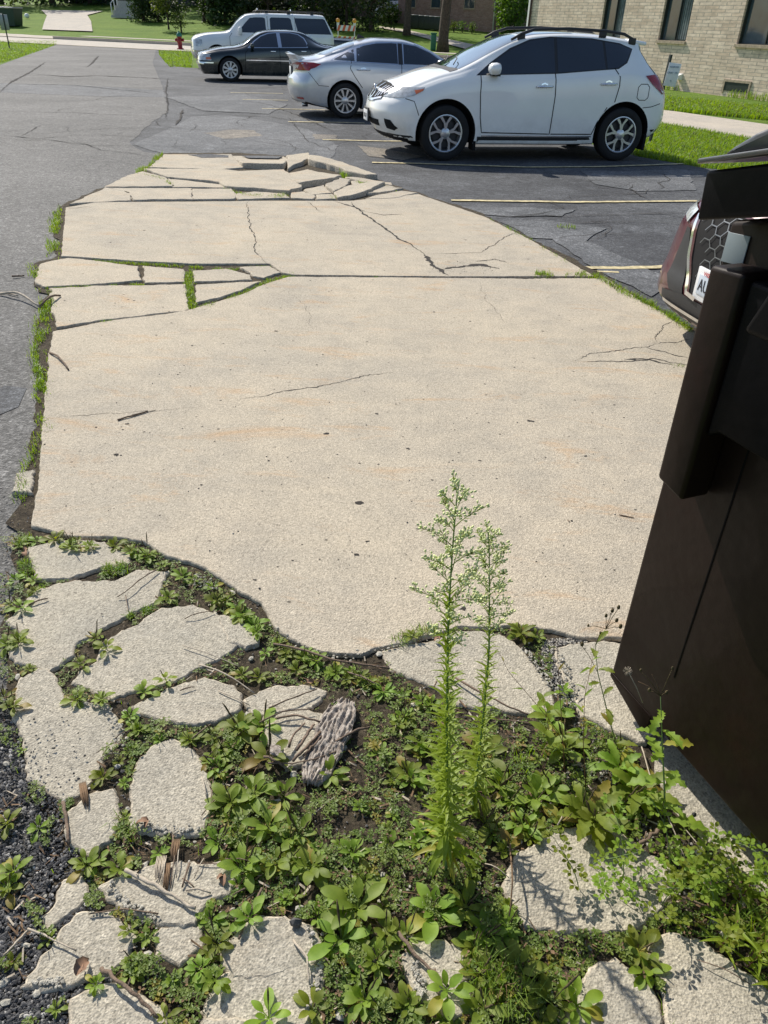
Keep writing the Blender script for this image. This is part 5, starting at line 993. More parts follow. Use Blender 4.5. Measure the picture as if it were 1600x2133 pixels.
# ---------------- maroon crossover: only its nose shows beside the dumpster
def crossover_maroon(loc, rz):
    v = empty('parked_car', loc, rz, 'maroon crossover with hexagon mesh grille, its nose showing beside the dumpster', 'car', 'cars parked in the lot')
    K = [(-.96, .84, .22, .72, .93, .70, .05), (-.8, .90, .21, .80, .98, .74, .05), (-.3, .92, .20, .92, 1.06, .78, .05), (.2, .92, .20, 1.0, 1.12, .78, .05), (.5, .92, .20, 1.04, 1.28, .75, .05), (1.0, .92, .20, 1.08, 1.55, .66, .05), (1.4, .92, .20, 1.10, 1.66, .62, .05), (2.2, .92, .20, 1.14, 1.68, .61, .05), (3.0, .92, .24, 1.17, 1.62, .60, .05), (3.6, .88, .30, 1.12, 1.55, .57, .05), (3.7, .86, .32, 1.1, 1.53, .56, .05)]
    B = Body(dict(st=K, w=.92, fa=.24, fp=4.2, ra=.16, rp=3.0, lf=.9, lr=.9, nose=[(.2, .05), (.3, -.03), (.42, -.03), (.5, 0), (.75, .04), (.95, .14)], tail=[(.3, .15), (.6, 0), (1.1, .12), (1.5, .45)]))
    B.make('body', M['maroon_paint'], M['well'], v, [(0, .36, .42), (2.7, .36, .42)])
    for a in ('L', 'R'):
        sy = -1 if a == 'L' else 1
        B.patch('side_window', [(.60, 1.08), (1.0, 1.37), (1.4, 1.54), (2.2, 1.58), (2.85, 1.50), (2.75, 1.22), (1.6, 1.13)], a, M['tint'], v); wheel(v, 0, sy * .80, sy, .36, .24, .22, 'Y5', M['alloy']); wheel(v, 2.7, sy * .80, sy, .36, .24, .22, 'Y5', M['alloy'])
        B.patch('headlamp', [(sy * .52, .84), (sy * .66, .87), (sy * .76, .86), (sy * .70, .80), (sy * .56, .76)], 'F', M['lamp'], v, .012, .04); B.patch('fog_panel', [(sy * .485, .74), (sy * .54, .74), (sy * .55, .44), (sy * .46, .37), (sy * .28, .385), (sy * .40, .60)], 'F', M['black_plastic'], v, .008, .04)
    B.patch('windscreen', [(.40, -.70), (.32, 0), (.40, .70), (1.2, .60), (1.28, 0), (1.2, -.60)], 'T', M['shield'], v)
    B.patch('grille', [(-.40, .885), (-.44, .82), (-.35, .60), (-.22, .42), (.22, .42), (.35, .60), (.44, .82), (.40, .885)], 'F', M['well'], v, .006, .04)
    mb = MB(); a_, b_ = .056, .036
    for i in range(-6, 7):
        for j in range(7):
            cy = i * 1.5 * a_; cz = .44 + 2 * b_ * j + b_ * (i % 2)
            if abs(cy) > .14 + (cz - .42) * .55 or cz > .85: continue
            B.seam(mb, [(cy - a_, cz), (cy - a_ / 2, cz + b_), (cy + a_ / 2, cz + b_), (cy + a_, cz)], 'F', .006, .016, .06); B.seam(mb, [(cy - a_, cz), (cy - a_ / 2, cz - b_)], 'F', .006, .016, .06)
    mb.build('grille_mesh', simple('grille_grey', (.16, .17, .18), .35, .4), v)
    for s_ in (-1, 1): mb = MB(); B.seam(mb, [(s_ * .41, .90), (s_ * .455, .82), (s_ * .36, .60), (s_ * .225, .415), (s_ * .12, .405)], 'F', .026, .024); mb.build('grille_surround', M['chrome'], v)
    B.patch('lower_grille', [(-.56, .35), (-.52, .26), (.52, .26), (.56, .35), (.30, .39), (-.30, .39)], 'F', M['black_plastic'], v, .010, .04); mb = MB(); B.seam(mb, [(-.50, .30), (.50, .30)], 'F', .012, .018); mb.build('lower_trim', M['chrome'], v)
    mb = MB(); L = []
    for k in range(15): y = -.62 + 1.24 * k / 14; L.append((-.885 + .27 * abs(y / .92) ** 3.4, y, .215))
    mb.tube(L, [.01] + [.020] * 13 + [.01], 8); mb.build('splitter', M['maroon_paint'], v)
    h, nn = B.hit('F', 0, .50); mb = MB(); mb.bbox(h + Vector((-.03, 0, 0)), (.016, .335, .19), .003); fr = mb.build('plate_frame', M['plate'], v); mb = MB(); mb.bbox(h + Vector((-.040, 0, 0)), (.006, .27, .115), .001); pl = mb.build('number_plate', simple('plate_blue', (.50, .56, .64), .5), fr)
    text('AUL', h + Vector((-.0445, .055, -.004)), .10, M['plate_ink'], pl, (R(90), 0, R(-90)), sx=.75, name='plate_number'); text('WISCONSIN', h + Vector((-.0445, .0, .068)), .034, M['plate_red'], fr, (R(90), 0, R(-90)), name='state_name')
    return v
def place_wheel(v, p, rz, lx, ly):
    c, s = math.cos(rz), math.sin(rz); v.location = (p.x - c * lx + s * ly, p.y - s * lx - c * ly, -.028)
RS = R(12.9 + 180); v2 = sedan_silver((0, 0, 0), RS); place_wheel(v2, g(719.5, 244.5), RS, 2.805, .93)
RL = R(12.9); v3 = sedan_black((0, 0, 0), RL, 'black-green sedan with chrome strips between the white SUV and the silver sedan'); place_wheel(v3, g(481.5, 168.7), RL, 0, -.99)
v4 = suv_white((0, 0, 0), RL); place_wheel(v4, g(456, 143.5), RL, 0, -1.0)
v5 = crossover_maroon((0, 0, 0), RL); cR, sR = math.cos(RL), math.sin(RL); v5.location = (1.905 + .98 * cR, 4.52 + .98 * sR, -.028)
v6 = copy_tree(v3); v6['label'] = 'dark sedan mostly hidden behind the white SUV, roof under the striped barricade'; tp = g(738, 133); place_wheel(v6, tp, RL, 4.1, -.5)
v7 = copy_tree(v4); v7['label'] = 'distant pale SUV by the far end of the red brick building'; v7['group'] = 'cars in the distance'; q = gt(808, 46); v7.location = (q.x, q.y, q.z); v7.rotation_euler = (0, 0, R(60))
# ================================================================ DUMPSTER
def dpaint(name, c, rough, spec=.16):
    t = NT(name); co = t.co(); n = t.noise(co, 3.0, 6, .7); sc = t.noise(t.co((30, 30, 4)), 3.0, 3, .8); sp = t.voro(co, 60.0)
    cc = t.ramp(n, [(.3, c), (.55, tuple(x * 1.35 for x in c)), (.75, (c[0] * 2.0, c[1] * 1.3, c[2] * 1.1))])
    cc = t.mix(t.ramp(sp, [(.02, .35), (.05, 0.0)]), cc, (.05, .035, .03)); cc = t.mix(t.ramp(sc, [(.68, 0.0), (.8, .25)]), cc, (.035, .025, .02))
    t.base(cc, t.ramp(n, [(.3, rough), (.7, rough + .2)]), 0, spec, spec * .3); b = t.bump(t.noise(co, 5.0, 3), .35, .02); t.bump(t.noise(co, 90.0, 3), .15, .002, b); return t.m
M['dump'] = dpaint('brown_painted_steel', (.0100, .0050, .0038), .40); M['dump_dark'] = dpaint('shaded_painted_steel', (.0020, .0020, .0028), .40, .07)  # dump_dark: same steel, with shade put into a near-black colour
M['lid'] = dpaint('black_lid', (.030, .032, .036), .22, .6); M['sticker'] = simple('grey_sticker', (.25, .29, .32), .5, var=.06)
dp = Vector((0.7125, 1.664)); du = Vector((.3857, -.9226)); dn = Vector((-.9226, -.3857))
dmp = empty('dumpster', (dp.x, dp.y, 0), 0, 'large dark brown steel dumpster with sloping top and a grey square sticker', 'dumpster')
def D(s, n, z): return Vector((du.x * s + dn.x * n, du.y * s + dn.y * n, z))
def plate(poly, n0, n1, name, mat, parent=dmp, bev=.004):
    bm = bmesh.new(); a = [bm.verts.new(D(s, n0, z)) for s, z in poly]; b = [bm.verts.new(D(s, n1, z)) for s, z in poly]; k = len(poly)
    bm.faces.new(a[::-1]); bm.faces.new(b); [bm.faces.new((a[i], a[(i + 1) % k], b[(i + 1) % k], b[i])) for i in range(k)]
    bmesh.ops.recalc_face_normals(bm, faces=bm.faces); bmesh.ops.bevel(bm, geom=list(bm.edges), offset=bev, segments=3, affect='EDGES', profile=.5); bmesh.ops.recalc_face_normals(bm, faces=bm.faces)
    me = bpy.data.meshes.new(name); bm.to_mesh(me); bm.free(); me.materials.append(mat); [setattr(p, 'use_smooth', True) for p in me.polygons]; me.set_sharp_from_angle(angle=R(40))
    o = bpy.data.objects.new(name, me); COL.objects.link(o); o.parent = parent; return o
SL = .24; zt0 = 1.42
plate([(-.02, .10), (1.95, .10), (1.95, zt0 + SL * 1.95), (-.02, zt0)], -1.5, 0, 'body', M['dump'], bev=.012)
plate([(-.018, .115), (-.018, .10), (.150, .040), (.166, .045), (.170, .115)], -.03, .0015, 'corner_skid', M['dump'], bev=.001)
for n0 in (-1.42, -.30): plate([(.30, -.028), (.46, -.028), (.46, .099), (.30, .099)], n0, n0 + .14, 'skid', M['dump_dark']); plate([(1.5, -.028), (1.66, -.028), (1.66, .099), (1.5, .099)], n0, n0 + .14, 'skid', M['dump_dark'])
plate([(-.006, zt0 + .008), (-.012, zt0 + .100), (1.97, zt0 + .100 + SL * 1.98), (1.97, zt0 + .008 + SL * 1.98)], .002, .105, 'rim_bar', M['dump_dark'], bev=.007)
plate([(-.056, zt0 + .005), (-.056, zt0 + .095), (.03, zt0 + .11), (.03, zt0 + .02)], -1.55, -.001, 'end_rim_bar', M['dump_dark'], bev=.007)
plate([(-.020, zt0 + .112), (-.020, zt0 + .122), (1.99, zt0 + .126 + SL * 2.01), (1.99, zt0 + .114 + SL * 2.01)], -.16, .125, 'lid_flange', M['lid'], bev=.003)
prof = [(-.012, zt0 + .127), (.012, zt0 + .146), (.06, zt0 + .176), (.14, zt0 + .212), (.3, zt0 + .265), (1.95, zt0 + .66), (1.95, zt0 + .61)]
plate(prof, -1.5, .075, 'lid', M['lid'], bev=.008)
plate([(-.014, 1.338), (.046, 1.342), (.046, 1.402), (-.014, 1.398)], .0005, .003, 'sticker', M['sticker'], bev=.0005)
plate([(.040, 1.350), (.135, 1.357), (.137, .832), (.045, .848)], .0005, .085, 'corner_gusset', M['dump'], bev=.011)
plate([(.14, 1.0), (.172, 1.025), (1.6, 1.028), (1.6, 1.338), (.14, 1.345)], .0005, .072, 'fork_pocket', M['dump_dark'], bev=.010)
plate([(.205, 1.268), (1.4, 1.268), (1.4, 1.40), (.255, 1.40)], .0735, .13, 'pocket_bracket', M['dump_dark'], bev=.014)
plate([(.2, .30), (.205, .30), (.205, 1.0), (.2, 1.0)], .0005, .001, 'seam', M['dump_dark'], bev=.0001)
# ================================================================ WEEDS
def leafshape(name, c1, c2, **k): return leafmat(name, c1, c2, **k)
M['weed'] = leafmat('weed_leaf', (0.12, 0.19, 0.018), (0.23, 0.31, 0.045), 0.55, 0.42, 25)
M['weed_y'] = leafmat('yellowing_leaf', (0.22, 0.23, 0.03), (0.33, 0.28, 0.06), 0.5, 0.4, 30)
M['cover'] = leafmat('ground_cover_leaf', (0.08, 0.15, 0.022), (0.17, 0.23, 0.045), 0.5, 0.3, 14)
M['blade'] = leafmat('grass_blade', (0.12, 0.22, 0.022), (0.21, 0.29, 0.05), 0.5, 0.4, 6)
M['tall'] = leafmat('tall_weed_leaf', (0.16, 0.235, 0.02), (0.28, 0.36, 0.05), 0.5, 0.42, 20, 0.15)
M['stemg'] = simple('green_stem', (.17, .26, .08), .6, var=.25, sc=30); M['stemr'] = simple('reddish_stem', (.22, .09, .05), .6, var=.3, sc=30)
M['bud'] = simple('pale_bud', (.66, .70, .34), .7, var=.3, sc=60); M['seed'] = simple('seed_spike', (.10, .075, .03), .85, var=.6, sc=120, bump=1.0, bsc=300)
M['dry'] = simple('dry_brown', (.16, .10, .055), .9, var=.5, sc=40); M['twig'] = simple('twig_bark', (.17, .12, .085), .9, var=.45, sc=35, bump=.8, bsc=150); M['pale_twig'] = simple('bleached_twig', (.42, .36, .28), .85, var=.3, sc=30, bump=.5, bsc=120)
def leaf(mb, base, az, pitch, L, wd, pet=0.0, droop=.6, nl=6, fold=.25, mi=0, wave=.0, tw=0.0, teeth=0.0, seed=0.0, shape='oval'):
    """one leaf: a folded, drooping blade with a width profile"""
    c, s = math.cos(az), math.sin(az); side = Vector((-s, c, 0)); p = Vector(base); V = []; pa = pitch; step = L / nl
    if pet > 0:
        d = Vector((c * math.cos(pa), s * math.cos(pa), math.sin(pa))); w = wd * .07; q = p + d * pet
        mb.add([p - side * w, p + side * w, q + side * w, q - side * w], [(0, 1, 2, 3)], mi, True); p = q
    for i in range(nl + 1):
        t = i / nl
        w = wd * .5 * (math.sin(math.pi * min(1, t * .93 + .035)) ** (.75 if shape == 'oval' else 1.0) if shape == 'oval' else (min(1, t * 7 + .12) * (1 - t) ** .75 * 1.15 if shape == 'lance' else (1 - t) ** .6))
        if teeth: w *= 1 + teeth * (1 if i % 2 else -1)
        d = Vector((c * math.cos(pa), s * math.cos(pa), math.sin(pa))); up = side.cross(d) * -1
        sd = (side * math.cos(tw * t) + up * math.sin(tw * t)); wv = wave * wd * math.sin(t * 9 + seed)
        V += [p - sd * w + up * (w * fold + wv), p, p + sd * w + up * (w * fold - wv)]
        p = p + d * step; pa -= droop / nl
    F = []
    for i in range(nl): a = 3 * i; F += [(a, a + 1, a + 4, a + 3), (a + 1, a + 2, a + 5, a + 4)]
    mb.add(V, F, mi, True)
def inpoly(p, poly):
    c = False; n = len(poly); j = n - 1; x, y = p[0], p[1]
    for i in range(n):
        a, b = poly[i], poly[j]
        if (a[1] > y) != (b[1] > y) and x < (b[0] - a[0]) * (y - a[1]) / (b[1] - a[1]) + a[0]: c = not c
        j = i
    return c
SB = [(min(p[0] for p in s), max(p[0] for p in s), min(p[1] for p in s), max(p[1] for p in s), s) for s in SLABS]
def onslab(p):
    for a, b, c, d, s in SB:
        if a < p[0] < b and c < p[1] < d and inpoly(p, s): return True
    return False
rw = random.Random(2024)
# -- broad-leaved rosettes (plantain): prototypes, then copies
def rosette(k):
    r = random.Random(300 + k); t = empty('rosette_weed', (0, 0, 0)); mb = MB(); n = r.randint(7, 12)
    for i in range(n):
        a = i * 2.4 + r.uniform(-.3, .3); q = i / n; L = r.uniform(.034, .052) * (1.15 - .4 * q)
        leaf(mb, (0, 0, .002 + .004 * q), a, .15 + .85 * q * r.uniform(.7, 1.1), L, L * r.uniform(.45, .62), L * r.uniform(.25, .5), r.uniform(.3, .9), 7, r.uniform(.1, .35), 1 if (i < 1 and k % 3 == 0) else 0, .05, 0, 0, i)
    mb.build('leaves', [M['weed'], M['weed_y']], t)
    for j in range((2, 0, 1, 3, 1, 2, 0, 2, 1)[k]):
        a = r.uniform(0, 6.28); h = r.uniform(.055, .125); mb = MB(); b = Vector((0, 0, 0)); e = Vector((math.cos(a) * h * .35, math.sin(a) * h * .35, h))
        mb.tube([b, e * .35 + Vector((0, 0, .01)), e * .6, e * .8 + Vector((0, 0, .004)), e], [.0009, .0009, .0026, .0026, .0008], 5); mb.build('seed_spike', M['seed'], t)
    return t
ZONES = [('leafy rosette weed rooted in the crack beside the left asphalt', 'rosette weeds by the left asphalt'), ('leafy rosette weed in the gaps between the broken slabs at left', 'rosette weeds between the broken slabs'), ('leafy rosette weed in the green patch left of the two tall weeds', 'rosette weeds in the central patch'), ('leafy rosette weed in front of the dumpster', 'rosette weeds in front of the dumpster'), ('leafy rosette weed at the near edge below the bark', 'rosette weeds at the near edge')]
def zone(px, py):
    if px < 110 or (px < 60 + (py - 1600) * .1): return 0
    if py > 1850: return 4 if px > 480 else 1
    if px > 960: return 3
    return 2 if px > 440 else 1
protos = [rosette(k) for k in range(9)]; used = [False] * 9
SPOT = [(115, 1112, 60), (75, 1118, 40), (240, 1128, 50), (287, 1145, 45), (380, 1190, 62), (350, 1235, 58), (450, 1240, 60), (500, 1272, 70), (530, 1292, 60), (45, 1258, 60), (14, 1330, 70), (36, 1318, 60), (200, 1318, 62), (222, 1342, 62), (170, 1372, 60), (60, 1385, 40), (160, 1444, 62), (212, 1452, 54), (300, 1430, 60), (345, 1410, 50), (8, 1440, 70), (28, 1466, 60), (270, 1482, 50), (290, 1510, 52), (330, 1532, 40), (395, 1532, 52), (215, 1606, 62), (260, 1692, 44), (255, 1718, 44), (14, 1700, 80), (80, 1712, 70), (28, 1800, 90), (16, 1835, 80), (180, 1786, 82), (250, 1798, 70), (330, 1766, 48), (455, 1742, 80), (510, 1792, 92), (440, 1572, 60), (500, 1500, 100), (548, 1500, 80), (560, 1562, 90), (450, 1590, 50), (270, 1932, 60), (306, 1942, 60), (440, 1902, 84), (452, 1952, 80), (420, 2004, 80), (450, 2034, 60), (200, 2044, 50), (115, 2092, 54), (345, 2112, 64), (28, 1992, 52), (100, 1946, 50), (590, 1640, 110), (560, 1702, 115), (622, 1722, 115), (530, 1640, 90), (480, 1660, 90), (650, 1790, 90), (575, 1780, 100), (690, 1600, 70), (745, 1866, 170), (712, 1935, 150), (905, 1876, 140), (790, 1992, 70), (760, 2064, 110), (650, 2084, 110), (850, 2084, 105), (930, 2050, 110), (1010, 1560, 90), (1150, 1475, 110), (1180, 1545, 90), (1150, 1625, 100), (1240, 1700, 130), (1120, 1640, 120), (1080, 1995, 140), (1150, 2060, 150), (1330, 1965, 90), (1350, 2005, 80), (1085, 1305, 70), (860, 1320, 50), (660, 1365, 60), (700, 1390, 60), (750, 1400, 60), (620, 1385, 50), (540, 1400, 55), (505, 1395, 50), (800, 1430, 60), (840, 1480, 60), (640, 1350, 40), (580, 1330, 40), (880, 1450, 60), (880, 1540, 60), (850, 1600, 60), (1040, 1620, 100), (1090, 1700, 100), (970, 1870, 110), (1010, 1930, 110), (1000, 2010, 110), (1200, 2080, 110), (1470, 1830, 100), (1300, 1660, 80), (1010, 2080, 120), (560, 2110, 90), (1010, 1700, 90), (40, 1330, 60), (20, 1250, 50)]
rq = random.Random(61); MC = [(95, 1114), (230, 1126), (300, 1138), (400, 1188), (500, 1250), (550, 1300), (610, 1350), (680, 1380), (760, 1395), (840, 1420), (900, 1450)]
for a_, b_ in zip(MC, MC[1:]):
    for k in range(max(2, int(math.hypot(b_[0] - a_[0], b_[1] - a_[1]) / 26))):
        t_ = rq.random(); SPOT.append((a_[0] + (b_[0] - a_[0]) * t_ + rq.gauss(0, 7), a_[1] + (b_[1] - a_[1]) * t_ + rq.uniform(0, 22), rq.uniform(26, 58)))
r9 = random.Random(77); tries = 0
while len(SPOT) < 290 and tries < 9000:
    tries += 1; px, py = r9.uniform(0, 1560), r9.uniform(1120, 2140)
    if onslab(g(px, py)): continue
    if px < 170 and py > 1480 and r9.random() < .85: continue
    d = 1.0 if 440 < px < 1150 and py > 1480 else .35
    if 560 < px < 790 and 1440 < py < 1660: continue
    if r9.random() < d: SPOT.append((px, py, r9.uniform(28, 70) * (.6 + .5 * (py - 1100) / 1000)))
for i, (px, py, s) in enumerate(SPOT):
    k = r9.randrange(9); o = protos[k] if not used[k] else copy_tree(protos[k]); used[k] = True
    p = g(px, py + s * .15, 0.0); z_ = _F.dot(p - Vector((0, 0, CAM_H))); sc = s / FPX * z_ / .115 * ((.86 if s < 100 else .78) if not (px > 440 and py > 1480) else (1.12 if s < 100 else .88))
    o.location = (p.x, p.y, -.010 if not onslab(p) else 0.001); o.rotation_euler = (r9.uniform(-.12, .12), r9.uniform(-.12, .12), r9.uniform(0, 6.28)); o.scale = (sc,) * 3
    z = ZONES[zone(px, py)]; tag(o, z[0], 'weed', z[1])
# -- ground cover, grass, gravel, litter: too many to count
def sample(n, box, keep, seed):
    r = random.Random(seed); out = []
    for _ in range(n):
        px, py = r.uniform(box[0], box[1]), r.uniform(box[2], box[3])
        if keep(px, py, r):
            p = g(px, py)
            if not onslab(p): out.append((p.x, p.y, px, py))
    return out
def clump(px, py, sc=70.0, sd=0.0): return noise.noise(Vector((px / sc, py / sc, sd)))
def dens(px, py, r):
    if px < 60 + max(0, (py - 1450)) * .28 and py > 1470: return clump(px, py, 60, 3) > .28
    if 570 < px < 760 and 1450 < py < 1640: return r.random() < .12
    if 1150 < px < 1260 and 1330 < py < 1460: return False
    if px > 1330 and 1560 < py < 1760: return r.random() < .1
    for a_, b_ in zip(MC, MC[1:]):
        if min(a_[0], b_[0]) <= px <= max(a_[0], b_[0]) and -6 < py - (a_[1] + (b_[1] - a_[1]) * (px - a_[0]) / (b_[0] - a_[0])) < 46: return r.random() < .85
    c = clump(px, py); dense = 430 < px < 1400 and py > 1500
    if clump(px, py, 26, 66) > .28 or clump(px, py, 120, 71) > .36: return False
    return c > (-.30 if dense else -.04) 
mb = MB(); rr = random.Random(5)
for x, y, px, py in sample(44000, (-20, 1640, 1105, 2180), dens, 11):
    s = rr.uniform(.0028, .0062) * (1.0 + .4 * (clump(px, py, 40, 9) > .2)); h = max(0, clump(px, py, 55, 4) + .25) * .045 * rr.random() ** .6 * (1 if py > 1450 else .4) + .002; a = rr.uniform(0, 6.28); n = rr.choice((2, 3, 3, 4)); mi = 1 if clump(px, py, 45, 21) > .34 and rr.random() < .6 else (2 if rr.random() < .06 else 0)
    for k in range(n):
        an = a + k * 6.283 / n; tl = rr.uniform(-.5, .5); c, q = math.cos(an), math.sin(an); b = Vector((x, y, -.012 + h)); t_ = b + Vector((c * s * 1.7, q * s * 1.7, tl * s)); m_ = b + Vector((c * s, q * s, tl * s * .5 + .0008)); sd = Vector((-q, c, rr.uniform(-.4, .4))) * s * .55
        mb.add([b, m_ - sd, t_, m_ + sd], [(0, 1, 2, 3)], mi)
    if h > .015 and rr.random() < .5: mb.add([Vector((x, y, -.014)), Vector((x + .001, y, -.014)), Vector((x + .0006, y + .0005, -.012 + h))], [(0, 1, 2)], 2)
tag(mb.build('ground_cover', [M['cover'], M['weed_y'], M['dry']]), 'low mat of tiny leaved ground cover filling the gaps between the slabs', 'ground cover', kind='stuff')
def blade(mb, x, y, z, h, w, a, bend, mi=0):
    c, s = math.cos(a), math.sin(a); b = Vector((x, y, z)); sd = Vector((-s, c, 0)) * w; m_ = b + Vector((c * bend * h * .3, s * bend * h * .3, h * .6)); t_ = b + Vector((c * bend * h, s * bend * h, h * (1 - .3 * bend)))
    mb.add([b - sd, b + sd, m_ + sd * .7, m_ - sd * .7, t_], [(0, 1, 2, 3), (3, 2, 4)], mi)
mb = MB()
EDGE = [([(120, 432), (112, 480), (108, 535)], 900, 14, .035), ([(65, 548), (75, 575), (100, 612)], 260, 14, .03), ([(98, 625), (85, 680), (78, 740), (84, 800), (86, 830)], 1500, 18, .035), ([(80, 862), (92, 880), (72, 930), (45, 1000), (40, 1040)], 420, 18, .025), ([(195, 542), (280, 546), (400, 554), (470, 560), (560, 553)], 1100, 5, .022), ([(110, 598), (200, 594), (300, 590), (322, 586)], 500, 4, .018),
        ([(392, 560), (396, 600), (400, 640)], 900, 12, .03), ([(405, 640), (450, 632), (500, 612), (550, 588), (610, 570)], 900, 8, .022), ([(335, 322), (310, 345), (285, 358)], 420, 8, .05), ([(305, 365), (340, 372), (360, 386)], 200, 5, .04), ([(465, 390), (500, 403), (530, 408), (600, 408)], 420, 7, .045), ([(690, 410), (740, 414)], 160, 5, .04), ([(712, 364), (725, 368)], 130, 6, .07), ([(745, 380), (765, 383)], 150, 6, .05), ([(800, 386), (830, 400)], 60, 6, .04),
        ([(1020, 455), (1100, 497), (1180, 545)], 420, 6, .035), ([(1225, 565), (1300, 608), (1380, 648), (1440, 690)], 1500, 9, .05), ([(1115, 571), (1150, 574)], 240, 7, .045), ([(1180, 572), (1240, 574)], 260, 7, .045), ([(210, 668), (235, 668)], 60, 6, .03), ([(1400, 762), (1425, 762)], 70, 5, .03), ([(780, 576), (790, 577)], 30, 3, .02), ([(1330, 728), (1345, 735)], 40, 5, .015), ([(1160, 468), (1200, 472)], 60, 6, .03),
        ([(225, 1182), (258, 1180)], 420, 16, .03), ([(45, 1170), (60, 1190)], 420, 16, .028), ([(35, 1130), (60, 1115)], 160, 12, .025), ([(270, 1280), (320, 1262)], 260, 8, .02), ([(60, 1235), (90, 1215)], 120, 10, .02), ([(250, 1690), (280, 1750)], 160, 20, .025), ([(820, 1335), (900, 1310)], 260, 14, .035), ([(960, 1650), (1150, 1560)], 160, 50, .06), ([(1000, 2000), (1100, 2100)], 200, 50, .08), ([(1520, 1900), (1600, 2000)], 90, 40, .09)]
for l, n, ew, h in EDGE:
    r = random.Random(int(l[0][0] * 7 + n)); P = [Vector(p) for p in l]; sg_ = [(P[i], P[i + 1], (P[i + 1] - P[i]).length) for i in range(len(P) - 1)]; T = sum(x[2] for x in sg_)
    for _ in range(n):
        t = r.uniform(0, T); a, b, L = sg_[0]
        for a, b, L in sg_:
            if t <= L: break
            t -= L
        q = a.lerp(b, t / L) + Vector((r.gauss(0, ew * .45), r.gauss(0, ew * .3))); c = noise.noise(Vector((q.x / 25, q.y / 25, 2)))
        if c < -.22 and n > 150: continue
        p = g(q.x, q.y); hh = h * r.uniform(.3, 1.1) * (1 + c); blade(mb, p.x, p.y, -.02, hh + .01, .0011 + .00022 * p.y, r.uniform(0, 6.28), r.uniform(.2, 1.0), 1 if r.random() < .10 else 0)
for _ in range(1400):                                                     # scattered blades in the near gaps
    px, py = rr.uniform(0, 1600), rr.uniform(1110, 2150); p = g(px, py)
    if clump(px, py, 50, 33) > .12 and not onslab(p): blade(mb, p.x, p.y, -.015, rr.uniform(.01, .05), .0009, rr.uniform(0, 6.28), rr.uniform(.2, .9), 1 if rr.random() < .25 else 0)
# lawn blades on the near part of the right-hand lawn and round the islands
LW = [g(1320, 318), g(1472, 347), g(1800, 373), g(1800, 310), g(1600, 292), g(1385, 256), g(1340, 250)]
lp = [q.xy for q in LW]; x0, x1, y0, y1 = min(q.x for q in lp), max(q.x for q in lp), min(q.y for q in lp), max(q.y for q in lp)
n = 0
while n < 26000:
    x, y = rr.uniform(x0, x1), rr.uniform(y0, y1)
    if not inpoly((x, y), lp): 
        continue
    n += 1; blade(mb, x, y, -.05, rr.uniform(.05, .13), .006, rr.uniform(0, 6.28), rr.uniform(.3, .9), 1 if rr.random() < .08 else 0)
for (a, b, c, d, cnt, hh) in ((1375, 1660, 200, 226, 9000, .16), (330, 400, 104, 138, 3500, .12), (-20, 118, 84, 128, 6000, .12)):
    for _ in range(cnt):
        px, py = rr.uniform(a, b), rr.uniform(c, d)
        if a == 330 and px < 331 + max(0, py - 112) * .85: continue
        if a == -20 and py > 92 + (118 - px) * .32: continue
        p = g(px, py + ((px - 1375) * .09 if a == 1375 else 0)); blade(mb, p.x, p.y, -.05, rr.uniform(.5, 1.0) * hh, .012, rr.uniform(0, 6.28), rr.uniform(.3, .9), 1 if rr.random() < .08 else 0)
for _ in range(900):
    t = rr.random(); q = wpt(s_near + t * (s_far - s_near), 0, rr.uniform(.02, .25)) + Vector((wo.x, wo.y, 0))
    if noise.noise(Vector((t * 9, 0, 0))) > -.05: blade(mb, q.x, q.y, -.04, rr.uniform(.1, .35), .012, rr.uniform(0, 6.28), rr.uniform(.2, .7))
tag(mb.build('grass', [M['blade'], M['dry']]), 'short green grass blades along the slab edges and on the lawns', 'grass', kind='stuff')
# gravel
t = NT('gravel_stone'); gi = t.n('ShaderNodeNewGeometry'); co = t.co()
t.base(t.mix(1.0, t.ramp(gi.outputs['Random Per Island'], [(0, (.03, .03, .033)), (.5, (.09, .088, .085)), (.75, (.20, .18, .16)), (1, (.52, .49, .44))]), t.ramp(t.noise(co, 200, 3), [(.3, .7), (.7, 1.2)]), 'MULTIPLY'), .8, 0, .4); M['gravel'] = t.m
t = NT('dark_crumb'); gi = t.n('ShaderNodeNewGeometry'); t.base(t.ramp(gi.outputs['Random Per Island'], [(0, (.012, .012, .014)), (.75, (.05, .05, .053)), (.9, (.16, .155, .15)), (1, (.45, .43, .40))]), .6, 0, .5); M['crumb'] = t.m
bm = bmesh.new(); bmesh.ops.create_icosphere(bm, subdivisions=1, radius=1.0); IV = [v.co.copy() for v in bm.verts]; bm.verts.index_update(); IF = [[v.index for v in f.verts] for f in bm.faces]; bm.free()
def stone(mb, c, s, r, mi=0, flat=.7):
    a = r.uniform(0, 6.28); ca, sa = math.cos(a), math.sin(a); k = Vector((r.uniform(.7, 1.3), r.uniform(.6, 1.0), flat * r.uniform(.7, 1.1))); V = []
    for v in IV:
        q = v * (s * r.uniform(.78, 1.15)); q = Vector((q.x * k.x, q.y * k.y, q.z * k.z)); V.append(Vector((c[0] + q.x * ca - q.y * sa, c[1] + q.x * sa + q.y * ca, c[2] + q.z)))
    mb.add(V, IF, mi, False)
mb = MB()
for x, y, px, py in sample(15000, (-30, 330, 1440, 2160), lambda px, py, r: px < 70 + max(0, (py - 1500)) * .36 and px < 230 or (r.random() < .05), 21): stone(mb, (x, y, -.012), rr.uniform(.0022, .0055) * (1.6 if rr.random() < .04 else 1), rr, 1)
